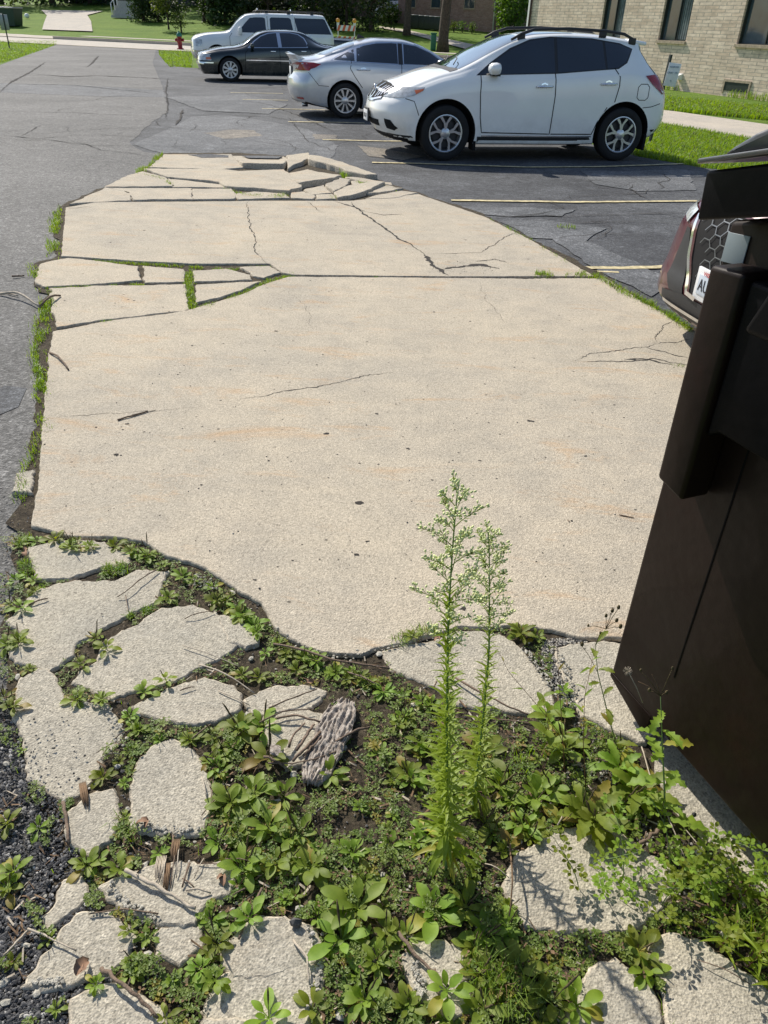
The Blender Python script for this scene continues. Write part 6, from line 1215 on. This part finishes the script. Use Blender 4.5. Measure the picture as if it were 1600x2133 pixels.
for x, y, px, py in sample(3600, (1130, 1260, 1325, 1470), lambda px, py, r: abs(px - (1165 + (py - 1330) * .25)) < 60 - (py - 1330) * .22, 22): stone(mb, (x, y, -.012), rr.uniform(.002, .006), rr, rr.choice((0, 0, 2)))
for x, y, px, py in sample(5000, (1180, 1640, 1480, 1860), lambda px, py, r: clump(px, py, 45, 7) > -.05, 23): stone(mb, (x, y, -.014), rr.uniform(.0015, .006), rr)
for x, y, px, py in sample(6500, (0, 1600, 1110, 2150), lambda px, py, r: clump(px, py, 60, 17) > .05, 24): stone(mb, (x, y, -.013), rr.uniform(.0012, .005), rr)
for _ in range(380):                                                       # loose bits on the slabs and asphalt
    px, py = rr.choice([(rr.gauss(95, 45), rr.gauss(1590, 50)), (rr.uniform(60, 1300), rr.uniform(430, 1300)), (rr.uniform(0, 60), rr.uniform(1000, 1300)), (rr.uniform(900, 1030), rr.uniform(545, 570))]); p = g(px, py); stone(mb, (p.x, p.y, .002), rr.uniform(.0015, .0045), rr, 1)
for px, py, s in ((616, 1926, .017), (652, 1948, .007), (672, 1944, .006), (1365, 1555, .008), (1340, 1640, .009), (1445, 1700, .010), (1240, 1660, .012), (245, 1595, .010), (255, 1605, .008), (38, 1600, .006), (1275, 1825, .006), (780, 2000, .008), (100, 1835, .008)): p = g(px, py); stone(mb, (p.x, p.y, .006 if onslab(p) else -.004), s, rr, 0, .8)
MR = [[(150, 1466), (216, 1468), (246, 1510), (246, 1545)], [(1152, 1342), (1180, 1400), (1205, 1450)], [(1090, 1346), (1120, 1388), (1150, 1428)], [(400, 1200), (450, 1225)], [(560, 1300), (640, 1355), (700, 1370), (800, 1350), (900, 1322)], [(285, 1712), (330, 1728), (416, 1726)], [(230, 1842), (262, 1880), (330, 1920)], [(70, 2046), (130, 2044)], [(640, 1930), (668, 1990), (660, 2060)], [(860, 2000), (880, 2070)]]
for L_ in MR:
    for _ in range(70):
        i = rr.randrange(len(L_) - 1); t_ = rr.random(); p = g(L_[i][0] * (1 - t_) + L_[i + 1][0] * t_ + rr.gauss(0, 5), L_[i][1] * (1 - t_) + L_[i + 1][1] * t_ + rr.gauss(0, 5)); stone(mb, (p.x, p.y, -.004 if not onslab(p) else 0), rr.uniform(.0018, .0062), rr, 2)
M['rubble'] = simple('rubble', (.40, .375, .315), .95, var=.4, sc=50, bump=1.0, bsc=160)
for x, y, px, py in sample(420, (0, 1600, 1115, 2150), lambda px, py, r: clump(px, py, 90, 51) > -.12, 27): stone(mb, (x, y, -.010), rr.uniform(.004, .015) * rr.choice((.6, 1, 1)), rr, 2, .6)
tag(mb.build('gravel', [M['gravel'], M['crumb'], M['rubble']]), 'loose gravel and black asphalt crumbs in the gaps and along the left edge', 'gravel', kind='stuff')
# dry litter
mb = MB()
for x, y, px, py in sample(5200, (0, 1600, 1110, 2150), lambda px, py, r: clump(px, py, 80, 44) > (-.1 if (px > 400 and py > 1380) else .18), 31):
    a = rr.uniform(0, 6.28); L = rr.uniform(.006, .040); w = rr.uniform(.0006, .0026); z = -.010 + rr.random() * .008; c, s = math.cos(a), math.sin(a)
    mb.add([(x - s * w, y + c * w, z), (x + s * w, y - c * w, z), (x + c * L + s * w, y + s * L - c * w, z + rr.uniform(-.002, .008)), (x + c * L * .9 - s * w, y + s * L * .9 + c * w, z + rr.uniform(0, .006))], [(0, 1, 2, 3)], 1 if rr.random() < .25 else 0)
tag(mb.build('dry_litter', [M['dry'], M['pale_twig']]), 'dry brown plant litter scattered between the slabs', 'litter', kind='stuff')
# -- the two tall weeds (horseweed)
def tallweed(base_px, pts, label, nleaf, seed, plume, lk=1.0):
    r = random.Random(seed); b = g(*base_px); S = [Vector((0, 0, -.02))]
    for px, py in pts: s, z = vplane(px, py, b.xy, (1, 0)); S.append(Vector((s, .01 * math.sin(z * 9), z)))
    H = S[-1].z; t = empty('tall_weed', (b.x, b.y, 0), 0, label, 'weed')
    def at(z):
        for p, q in zip(S, S[1:]):
            if z <= q.z: return p.lerp(q, (z - p.z) / max(1e-6, q.z - p.z))
        return S[-1].copy()
    mb = MB(); n = 26; mb.tube([at(H * i / n) for i in range(n + 1)], [.0036 * (1 - .8 * i / n) + .0004 for i in range(n + 1)], 7); mb.build('stem', M['stemg'], t)
    mb = MB()
    for i in range(nleaf):
        u = i / nleaf; z = H * (.06 + .72 * u); a = i * 2.39996 + r.uniform(-.3, .3); L = lk * (.088 - .058 * u) * r.uniform(.6, 1.15) * (1.25 if u < .12 else 1)
        pt = (.55 + .35 * u) * r.uniform(.6, 1.2) if u > .10 else r.uniform(-.5, .3); leaf(mb, at(z), a, pt, L, L * r.uniform(.15, .21), 0, r.uniform(.5, 1.0) if u > .1 else 1.2, 5, .35, 1 if u < .05 and r.random() < .4 else 0, 0, r.uniform(-.5, .5), shape='lance')
    mb.build('leaves', [M['tall'], M['weed_y']], t)
    mb = MB(); nb = 34
    for i in range(nb):
        u = i / nb; z = H * (1 - plume + plume * .97 * u); a = i * 2.39996 + .5; L = .085 * lk * math.sin(math.pi * min(1, .18 + u * .75)) ** 1.2 * r.uniform(.6, 1.1) + .008; p = at(z); pa = r.uniform(.5, .8) + .3 * u; c, s = math.cos(a), math.sin(a); Q = [p]
        for k in range(4): Q.append(Q[-1] + Vector((c * math.cos(pa), s * math.cos(pa), math.sin(pa))) * L / 4); pa -= .13
        mb.tube(Q, [.0010, .0008, .0007, .0006, .0004], 4, 1)
        for k in range(int(7 + L * 260)):
            tt = r.uniform(.3, 1.0); f = tt * 4; j = min(3, int(f)); q = Q[j].lerp(Q[j + 1], f - j); e = q + Vector((c * .4 + r.gauss(0, .5), s * .4 + r.gauss(0, .5), .7 + r.gauss(0, .4))).normalized() * r.uniform(.004, .013)
            mb.tube([q, e], [.0003, .0003], 3, 1, False); d = (e - q).normalized(); mb.tube([e, e + d * .0018, e + d * .0045, e + d * .0056], [.0008, .0021, .0018, .0007], 5, 0)
            if r.random() < .35: leaf(mb, q, a + r.gauss(0, .8), pa + r.gauss(0, .3), .012, .0022, 0, .3, 2, .2, 1)
    mb.build('flower_plume', [M['bud'], M['tall']], t); return t
tallweed((930, 1815), [(932, 1700), (930, 1500), (934, 1300), (943, 1150), (950, 1050), (956, 998)], 'taller of the two upright green weeds with pale flower plume', 360, 1, .34, .9)
tallweed((985, 1690), [(990, 1650), (1006, 1500), (1018, 1350), (1020, 1230), (1020, 1150), (1018, 1105)], 'shorter slimmer upright weed just right of the tallest one', 220, 2, .30, .72)
# -- other upright weeds
def stemweed(name, path, label, leaves, seed, mat='weed', stem='stemg', shape='oval', buds=(), r0=.002, cat='weed', group=None, teeth=0, wr=.35):
    """path: pixels from the root up, standing over its root; leaves: (u, az, length, pitch)"""
    r = random.Random(seed); b = g(*path[0]); S = [Vector((0, 0, -.015))]
    for px, py in path[1:]: s, z = vplane(px, py, b.xy, (1, 0)); S.append(Vector((s, 0, z)))
    t = empty(name, (b.x, b.y, 0), 0, label, cat, group); mb = MB(); n = len(S); mb.tube(S, [r0 * (1 - .7 * i / (n - 1)) for i in range(n)], 6); mb.build('stem', M[stem], t); mb = MB()
    for (u, az, L, pt) in leaves: f = u * (n - 1); j = min(n - 2, int(f)); leaf(mb, S[j].lerp(S[j + 1], f - j), az, pt, L, L * wr, L * .08, r.uniform(.4, 1.1), 9 if teeth else 6, .3, 1 if r.random() < .08 else 0, .04, r.uniform(-.4, .4), teeth, u * 9, shape)
    if leaves: mb.build('leaves', [M[mat], M['weed_y']], t)
    for (px, py, s_) in buds:
        s, z = vplane(px, py, b.xy, (1, 0)); e = Vector((s, 0, z)); q = min(S, key=lambda v: (v - e).length if v.z < z else 9); mb = MB(); mb.tube([q, q.lerp(e, .6) + Vector((0, 0, .005)), e], [.0009, .0008, .0007], 5); 
        if s_ > 0: mb.lathe([(0, -.001), (s_ * .7, 0), (s_, s_ * .8), (s_ * .8, s_ * 1.9), (s_ * .35, s_ * 2.6), (0, s_ * 2.7)], 8, e, ax='Z')
        mb.build('flower_bud', M['seed'] if s_ > 0 else M['dry'], t)
    return t
rl = random.Random(8)
def LV(n, L, u0=.1, u1=.95, p=.5): return [(u0 + (u1 - u0) * i / max(1, n - 1), i * 2.4 + rl.uniform(-.4, .4), L * rl.uniform(.7, 1.15) * (1.1 - .4 * i / n), p * rl.uniform(.4, 1.4)) for i in range(n)]
t_ = stemweed('thistle', [(1388, 1705), (1384, 1640), (1380, 1560), (1378, 1500), (1376, 1450)], 'prickly toothed weed standing against the dumpster corner, with a fluffy seed head', LV(13, .085, .02, .8, .35), 3, 'weed', 'stemg', 'oval', [(1330, 1420, -1), (1358, 1405, -1), (1334, 1398, .003), (1400, 1394, .003), (1388, 1445, .004), (1352, 1440, .004)], .003, teeth=.32)
s, z = vplane(1308, 1398, g(1388, 1705).xy, (1, 0)); mb = MB()
for k in range(70): d = Vector((rl.gauss(0, 1), rl.gauss(0, 1), rl.gauss(0, 1))).normalized(); mb.tube([Vector((s, 0, z)), Vector((s, 0, z)) + d * .011], .00025, 3)
mb.tube([Vector((s, 0, z)), Vector((s + .03, 0, z - .05)), Vector((s + .055, 0, z - .10))], .0009, 5); mb.build('seed_fluff', M['pale_twig'], t_)
stemweed('budding_weed', [(1290, 1560), (1262, 1470), (1245, 1400), (1240, 1345), (1262, 1310)], 'thin branching weed with small dark buds left of the dumpster', LV(9, .05, .05, .8, .6), 4, 'weed', 'stemg', 'oval', [(1275, 1275, .0045), (1288, 1268, .0045), (1284, 1295, .0045), (1292, 1308, .005), (1262, 1285, .004), (1212, 1345, .005), (1225, 1305, .003), (1250, 1320, .003)], .0018, teeth=.2)
SW = [([(1178, 1600), (1170, 1500), (1165, 1420), (1160, 1345)], 'slim bare reddish stem rising before the gravel pocket', 5, .03), ([(1222, 1640), (1215, 1540), (1218, 1450), (1235, 1370)], 'red-stemmed weed with narrow leaves before the gravel pocket', 14, .045), ([(1185, 1560), (1160, 1520), (1120, 1470), (1060, 1400), (1035, 1350)], 'arching reddish stem with few leaves right of the shorter tall weed', 8, .035), ([(1150, 1560), (1140, 1500), (1130, 1450)], 'broad-leaved upright weed right of the shorter tall weed', 9, .06)]
for i, (p, lab, n, L) in enumerate(SW): stemweed('upright_weed', p, lab, LV(n, L, .15, .98, .6), 40 + i, 'weed', 'stemr', 'lance' if i < 3 else 'oval', r0=.0014, wr=.22 if i < 3 else .42)
# toothed low rosettes near the dumpster
for i, (px, py, s, lab) in enumerate([(1225, 1700, .11, 'large yellow-edged toothed rosette low in front of the dumpster'), (1330, 1650, .10, 'dark green toothed rosette at the foot of the prickly weed'), (1085, 1320, .055, 'small toothed rosette in the long crack behind the tall weeds'), (1290, 1600, .085, 'toothed rosette between the budding weed and the dumpster')]):
    p = g(px, py); t_ = empty('toothed_weed', (p.x, p.y, -.005), 0, lab, 'weed'); mb = MB()
    for k in range(11): leaf(mb, (0, 0, .005), k * 2.4, .2 + .07 * k, s * rl.uniform(.7, 1.1), s * .30, s * .12, rl.uniform(.5, 1.1), 11, .25, 1 if k in (0, 3) else 0, .06, 0, .17, k)
    mb.build('leaves', [M['weed'], M['weed_y']], t_)
# alfalfa-like sprigs at lower right
def sprig(k):
    r = random.Random(500 + k); t = empty('clover_sprig', (0, 0, 0)); S = [Vector((0, 0, -.01))]; a = r.uniform(0, 6.28); p = 1.2
    for i in range(7): S.append(S[-1] + Vector((math.cos(a) * math.cos(p), math.sin(a) * math.cos(p), math.sin(p))) * .022); p -= r.uniform(.05, .22); a += r.uniform(-.3, .3)
    mb = MB(); mb.tube(S, [.0013 - .00012 * i for i in range(8)], 5); mb.build('stem', M['stemg'], t); mb = MB()
    for i in range(1, 8):
        for q in range(2):
            az = i * 2.4 + q * 3.1; b = S[i]; e = b + Vector((math.cos(az), math.sin(az), .6)) * .010
            for m_ in (-1, 0, 1): leaf(mb, e, az + m_ * 1.15, r.uniform(.0, .6), .0115 * r.uniform(.8, 1.2), .0078, .0035, .4, 6, .15)
    mb.build('leaves', [M['weed']], t); return t
sp = [sprig(k) for k in range(5)]; us = [False] * 5
for i, (px, py) in enumerate([(1478, 1750), (1535, 1760), (1420, 1830), (1480, 1850), (1520, 1830), (1570, 1850), (1450, 1880), (1500, 1900), (1550, 1890), (1595, 1900), (1430, 1930), (1540, 1940), (1585, 1960), (1250, 1840), (1300, 1830), (1350, 1850), (1230, 1800), (1380, 1880), (1290, 1870), (1600, 1830), (1480, 1930), (1400, 1800), (1330, 1880), (1210, 1850), (1590, 2010), (1450, 1820)]):
    k = i % 5; o = sp[k] if not us[k] else copy_tree(sp[k]); us[k] = True; p = g(px, py); o.location = (p.x, p.y, -.005); o.rotation_euler = (0, 0, i * 1.7); s_ = rl.uniform(.8, 1.35); o.scale = (s_,) * 3; tag(o, 'three-leaved green sprig in front of the dumpster', 'weed', 'leafy sprigs by the dumpster')
for i, (px, py) in enumerate([(1575, 1960), (1540, 1870), (1590, 1880), (1500, 1970), (1600, 2060), (1560, 2010)]):
    p = g(px, py); t_ = empty('narrow_leaf_weed', (p.x, p.y, -.01), 0, 'upright weed with long narrow leaves at the right edge', 'weed', 'narrow-leaved weeds at the right edge'); mb = MB(); mb.tube([(0, 0, 0), (.01, 0, .05), (.02, .01, .10)], [.0015, .0012, .0008], 5); mb.build('stem', M['stemr'], t_); mb = MB()
    for k in range(13): leaf(mb, (.0015 * k, 0, .008 * k), k * 2.4, .5, rl.uniform(.045, .075), .011, 0, .7, 6, .3, shape='lance')
    mb.build('leaves', [M['tall']], t_)
# ================================================================ STICKS, BARK, DEAD LEAVES
rt = random.Random(99)
def stick(px, r, label, mat='twig', z=.004, group='twigs lying among the weeds', name='twig', lift=0.0, knob=0):
    P = [g(*p) for p in px]; c = P[0].copy(); c.z = 0; Q = []
    for i in range(len(P) - 1):
        n = 4
        for k in range(n): q = P[i].lerp(P[i + 1], k / n) - c; u = (i + k / n) / (len(P) - 1); Q.append(Vector((q.x + rt.gauss(0, r * .35), q.y + rt.gauss(0, r * .35), z + r + lift * math.sin(math.pi * u) + rt.gauss(0, r * .2))))
    q = P[-1] - c; Q.append(Vector((q.x, q.y, z + r))); mb = MB(); n = len(Q); mb.tube(Q, [r * (1.1 - .35 * i / n) * rt.uniform(.85, 1.15) for i in range(n)], 7)
    for k in range(knob): a = rt.randrange(1, n - 1); mb.tube([Q[a], Q[a] + Vector((rt.gauss(0, r * 2), rt.gauss(0, r * 2), r * 1.8))], [r * .6, r * .3], 5)
    return tag(mb.build(name, M[mat], loc=c), label, 'twig', group)
stick([(263, 1818), (300, 1836), (345, 1862), (408, 1897)], .0052, 'thickest bleached stick, peeled, lying across a small slab', 'pale_twig', .006, None, 'stick', 0, 3)
stick([(210, 2018), (245, 2050), (290, 2085), (330, 2125)], .0046, 'dark brown stick leaning into the bottom left corner weeds', 'twig', .004, None, 'stick', .01, 2)
stick([(10, 1992), (35, 1965), (60, 1938)], .0026, 'pale forked twig on the gravel, left arm', 'pale_twig', .0, None); stick([(60, 1938), (100, 1955), (160, 1983)], .0024, 'pale forked twig on the gravel, right arm', 'pale_twig', .004, None)
stick([(133, 1672), (138, 1710), (145, 1760)], .0042, 'brown stick standing along the gravel edge of the small slab', 'twig', .0, None)
stick([(545, 1853), (528, 1890), (510, 1925), (498, 1958)], .0032, 'dark curved twig between the two largest near slabs', 'twig', .0, None)
stick([(830, 1945), (865, 1990), (905, 2030), (935, 2060)], .0040, 'brown stick at the bottom centre of the patch', 'twig', .002, None, 'stick')
stick([(570, 1345), (640, 1365), (700, 1385), (760, 1392), (812, 1397)], .0038, 'long dark stick along the front edge of the big pad', 'twig', .006, None, 'stick', .01)
stick([(940, 1410), (1000, 1450), (1060, 1480), (1100, 1492)], .0034, 'long dark stick crossing the slab behind the tall weeds', 'twig', .004, None, 'stick', .008)
stick([(1370, 1735), (1340, 1755), (1310, 1778)], .0055, 'short thick broken stick with a knob in front of the dumpster', 'twig', .004, None, 'stick', 0, 2)
stick([(1335, 1560), (1350, 1620), (1385, 1700), (1425, 1790)], .0020, 'long bleached straw beside the dumpster', 'pale_twig', .006, None, 'straw', .01)
stick([(1060, 1770), (1062, 1860), (1058, 1920)], .0022, 'orange-brown dry stalk below the second tall weed', 'dry', .02, None, 'stalk', .03)
stick([(0, 608), (40, 616), (82, 636)], .0085, 'pale bent branch on the asphalt beside the grass strip', 'pale_twig', -.02, None, 'stick', .03); stick([(15, 606), (36, 612)], .006, 'short pale twig on the asphalt above the bent branch', 'pale_twig', -.02, None)
stick([(25, 573), (50, 570)], .007, 'dark short twig on the asphalt left of the small slabs', 'twig', -.02, None); stick([(85, 640), (126, 618)], .008, 'dark twig lying from the grass onto the slab', 'twig', .0, None, lift=.03)
stick([(104, 735), (125, 750), (143, 772)], .006, 'curved dark twig on the left edge of the big pad', 'twig', .0, None, lift=.01); stick([(245, 876), (275, 868), (308, 858)], .0045, 'straight dark twig alone on the big pad', 'twig', .001, None); stick([(275, 865), (325, 855)], .002, 'thin split twig against the straight dark twig', 'pale_twig', .001, None)
stick([(1290, 1073), (1320, 1080)], .0022, 'tiny dark twig on the pad left of the dumpster', 'twig', .001, None); stick([(1182, 1084), (1186, 1088)], .002, 'speck-like twig end on the pad', 'twig', .001, None)
stick([(330, 1187), (290, 1215), (262, 1240), (245, 1245)], .0022, 'thin dark branching twig on the middle slab', 'twig', .002, None, lift=.01); stick([(262, 1242), (265, 1262), (268, 1275)], .0016, 'side shoot of the thin branching twig', 'twig', .002, None)
G1 = 'twig lying in the heap beside the grey bark'
for p in ([(602, 1562), (612, 1540), (635, 1512)], [(618, 1570), (640, 1540), (655, 1515)], [(610, 1590), (640, 1565), (668, 1530)], [(632, 1580), (655, 1560), (672, 1538)], [(560, 1594), (610, 1598), (660, 1588), (700, 1570)], [(575, 1502), (620, 1498), (668, 1510)], [(590, 1600), (570, 1590), (550, 1582)], [(540, 1510), (590, 1490), (650, 1482)], [(700, 1550), (740, 1530), (770, 1520)], [(560, 1480), (610, 1462), (660, 1440)]):
    stick(p, rt.uniform(.0022, .0048), G1, 'twig', .008, 'twigs heaped beside the bark', lift=.006)
TL = [('thin twig among the weeds between slabs at left', 'twigs between the slabs at left', [[(380, 1345), (440, 1365), (500, 1390)], [(415, 1385), (470, 1410), (530, 1445)], [(385, 1290), (445, 1275)], [(60, 1262), (100, 1248)], [(200, 1570), (250, 1545)], [(210, 1580), (250, 1572)], [(440, 1510), (400, 1540)], [(470, 1540), (430, 1580)], [(380, 1210), (430, 1214)], [(455, 1440), (520, 1470)], [(375, 1440), (405, 1432)], [(240, 1540), (268, 1525)], [(420, 1620), (432, 1665)], [(445, 1620), (440, 1680)], [(455, 1660), (420, 1700)]]),
      ('thin brown twig in the litter above the bleached stick', 'twigs above the bleached stick', [[(360, 1740), (365, 1790), (355, 1850)], [(345, 1790), (340, 1850)], [(375, 1760), (368, 1830)], [(410, 1800), (480, 1804)], [(395, 1800), (380, 1850)], [(388, 1855), (440, 1862)], [(380, 1830), (405, 1850)], [(330, 1905), (260, 1895), (185, 1905)], [(425, 1790), (405, 1830)], [(470, 1790), (530, 1800)]]),
      ('thin dark twig at the near edge right of the slabs', 'twigs at the near edge', [[(610, 1960), (640, 2000), (645, 2050)], [(665, 1985), (700, 2030)], [(905, 1940), (950, 1930)], [(905, 2020), (915, 2080)], [(1010, 1800), (1060, 1830)], [(1100, 1700), (1160, 1640)], [(1160, 1720), (1200, 1660)], [(1290, 1750), (1240, 1690)], [(1040, 1500), (1110, 1508)], [(720, 1400), (790, 1430)], [(520, 1850), (480, 1870)], [(650, 1700), (700, 1660)], [(985, 1640), (960, 1700)], [(1470, 1780), (1420, 1720)], [(1500, 1900), (1380, 1860), (1320, 1850)], [(1560, 2050), (1450, 2000)]])]
for lab, gp, L in TL:
    for p in L: stick(p, rt.uniform(.0012, .0028), lab, rt.choice(['twig', 'twig', 'pale_twig']), .001, gp, lift=rt.uniform(0, .012))
# grey bark slab
P0, P1 = g(722, 1462), g(648, 1632); ax = (P1 - P0); L = ax.length; ax.normalize(); sd = Vector((-ax.y, ax.x, 0)); mb = MB(); V = []; nu, nv = 90, 44
for i in range(nu + 1):
    u = i / nu; w = .050 * (1 - .30 * abs(u - .35) ** 1.5) * (1 + .12 * noise.noise(Vector((u * 6, 1, 0)))) * (.55 + .45 * min(1, u * 5, (1 - u) * 7))
    for j in range(nv + 1):
        v = j / nv * 2 - 1; p = ax * (u * L + .012 * noise.noise(Vector((v * 4, 3, u)))) + sd * (v * w + .004 * noise.noise(Vector((u * 7, v, 2))))
        wv = v * 4.2 + noise.noise(Vector((u * 3.5, v * .6, 7))) * 1.1; c1 = 1 - abs(noise.noise(Vector((wv, u * 2.4, 3)))) * 3.2; c2 = noise.noise(Vector((v * 5, u * 13, 5))); c3 = noise.noise(Vector((v * 17, u * 26, 5)))
        V.append((p.x, p.y, .010 + .006 * (1 - v * v) - .007 * max(0, c1) + .003 * (1 if c2 > .08 else 0) - .003 * (1 if c2 < -.2 else 0) + .0022 * c3 + .003 * math.sin(u * 5)))
n0 = len(V); V += [(a, b, -.004) for a, b, c in V]; F = [(i * (nv + 1) + j, i * (nv + 1) + j + 1, (i + 1) * (nv + 1) + j + 1, (i + 1) * (nv + 1) + j) for i in range(nu) for j in range(nv)]
B_ = [i * (nv + 1) for i in range(nu + 1)] + [nu * (nv + 1) + j for j in range(1, nv + 1)] + [i * (nv + 1) + nv for i in range(nu - 1, -1, -1)] + [j for j in range(nv - 1, 0, -1)]
F += [(B_[k], B_[(k + 1) % len(B_)], n0 + B_[(k + 1) % len(B_)], n0 + B_[k]) for k in range(len(B_))]; mb.add(V, F, 0, True)
t = NT('weathered_bark'); co = t.co(); n1 = t.noise(co, 60, 6, .8); t.base(t.ramp(n1, [(.32, (.13, .10, .08)), (.5, (.40, .35, .30)), (.68, (.62, .57, .51))]), .95, 0, .1); b_ = t.bump(n1, 1.0, .006); t.bump(t.noise(co, 260, 4), .6, .002, b_); M['barkgrey'] = t.m
tag(mb.build('bark', M['barkgrey'], loc=(P0.x, P0.y, 0)), 'ridged grey piece of bark lying on the twig heap', 'bark')
P0 = g(578, 1570); mb = MB(); stone(mb, (0, 0, .012), .024, rt, 0, .5); tag(mb.build('wood_chip', M['barkgrey'], loc=(P0.x, P0.y, 0)), 'small grey wood chip left of the big bark piece', 'wood chip')
# rotten wood splinters near the bleached stick
for i, (a, b, w) in enumerate([((338, 1785), (330, 1840), .012), ((368, 1750), (362, 1800), .010), ((350, 1800), (345, 1860), .007), ((172, 1632), (182, 1690), .009)]):
    p, q = g(*a), g(*b); d = (q - p); s = Vector((-d.y, d.x, 0)).normalized() * w; mb = MB()
    for k in range(7): o = s * (k / 3 - 1) * .9; mb.tube([o + Vector((0, 0, .004)), d * .5 + o + Vector((0, 0, .008 + .003 * (k % 2))), d * rt.uniform(.8, 1) + o * .7 + Vector((0, 0, .004))], [.0012, .002, .0006], 4)
    tag(mb.build('wood_splinter', M['dry'] if i else M['pale_twig'], loc=(p.x, p.y, 0)), ['frayed orange splinter of rotten wood above the bleached stick', 'frayed splinter of rotten wood, topmost of the three above the bleached stick', 'narrow frayed splinter touching the small slab above the bleached stick', 'pale frayed splinter on the gravel beside the small slab'][i], 'wood')
M['deadleaf'] = simple('dead_leaf', (.26, .15, .09), .8, var=.4, sc=60)
for i, (px, py, s, lab) in enumerate([(310, 1712, .022, 'curled brown dead leaf on the tall narrow slab'), (160, 2035, .026, 'fluffy pale brown dead leaf at the lower left slab'), (640, 1425, .014, 'small orange dead leaf above the bark'), (465, 1825, .018, 'brown dead leaf right of the bleached stick'), (52, 1152, .022, 'pale dry leaf at the left edge of the topmost small slab'), (912, 1330, .014, 'orange leaf beside the tallest weed')]):
    p = g(px, py); mb = MB(); leaf(mb, (0, 0, .006), rt.uniform(0, 6), .5, s * 1.6, s, 0, 1.6, 7, .6, 0, .12, .8, .1, i); leaf(mb, (0, 0, .006), rt.uniform(0, 6), .7, s * 1.1, s * .7, 0, 1.6, 6, .6, 0, .1, .8); tag(mb.build('dead_leaf', M['deadleaf'], loc=(p.x, p.y, 0)), lab, 'leaf')
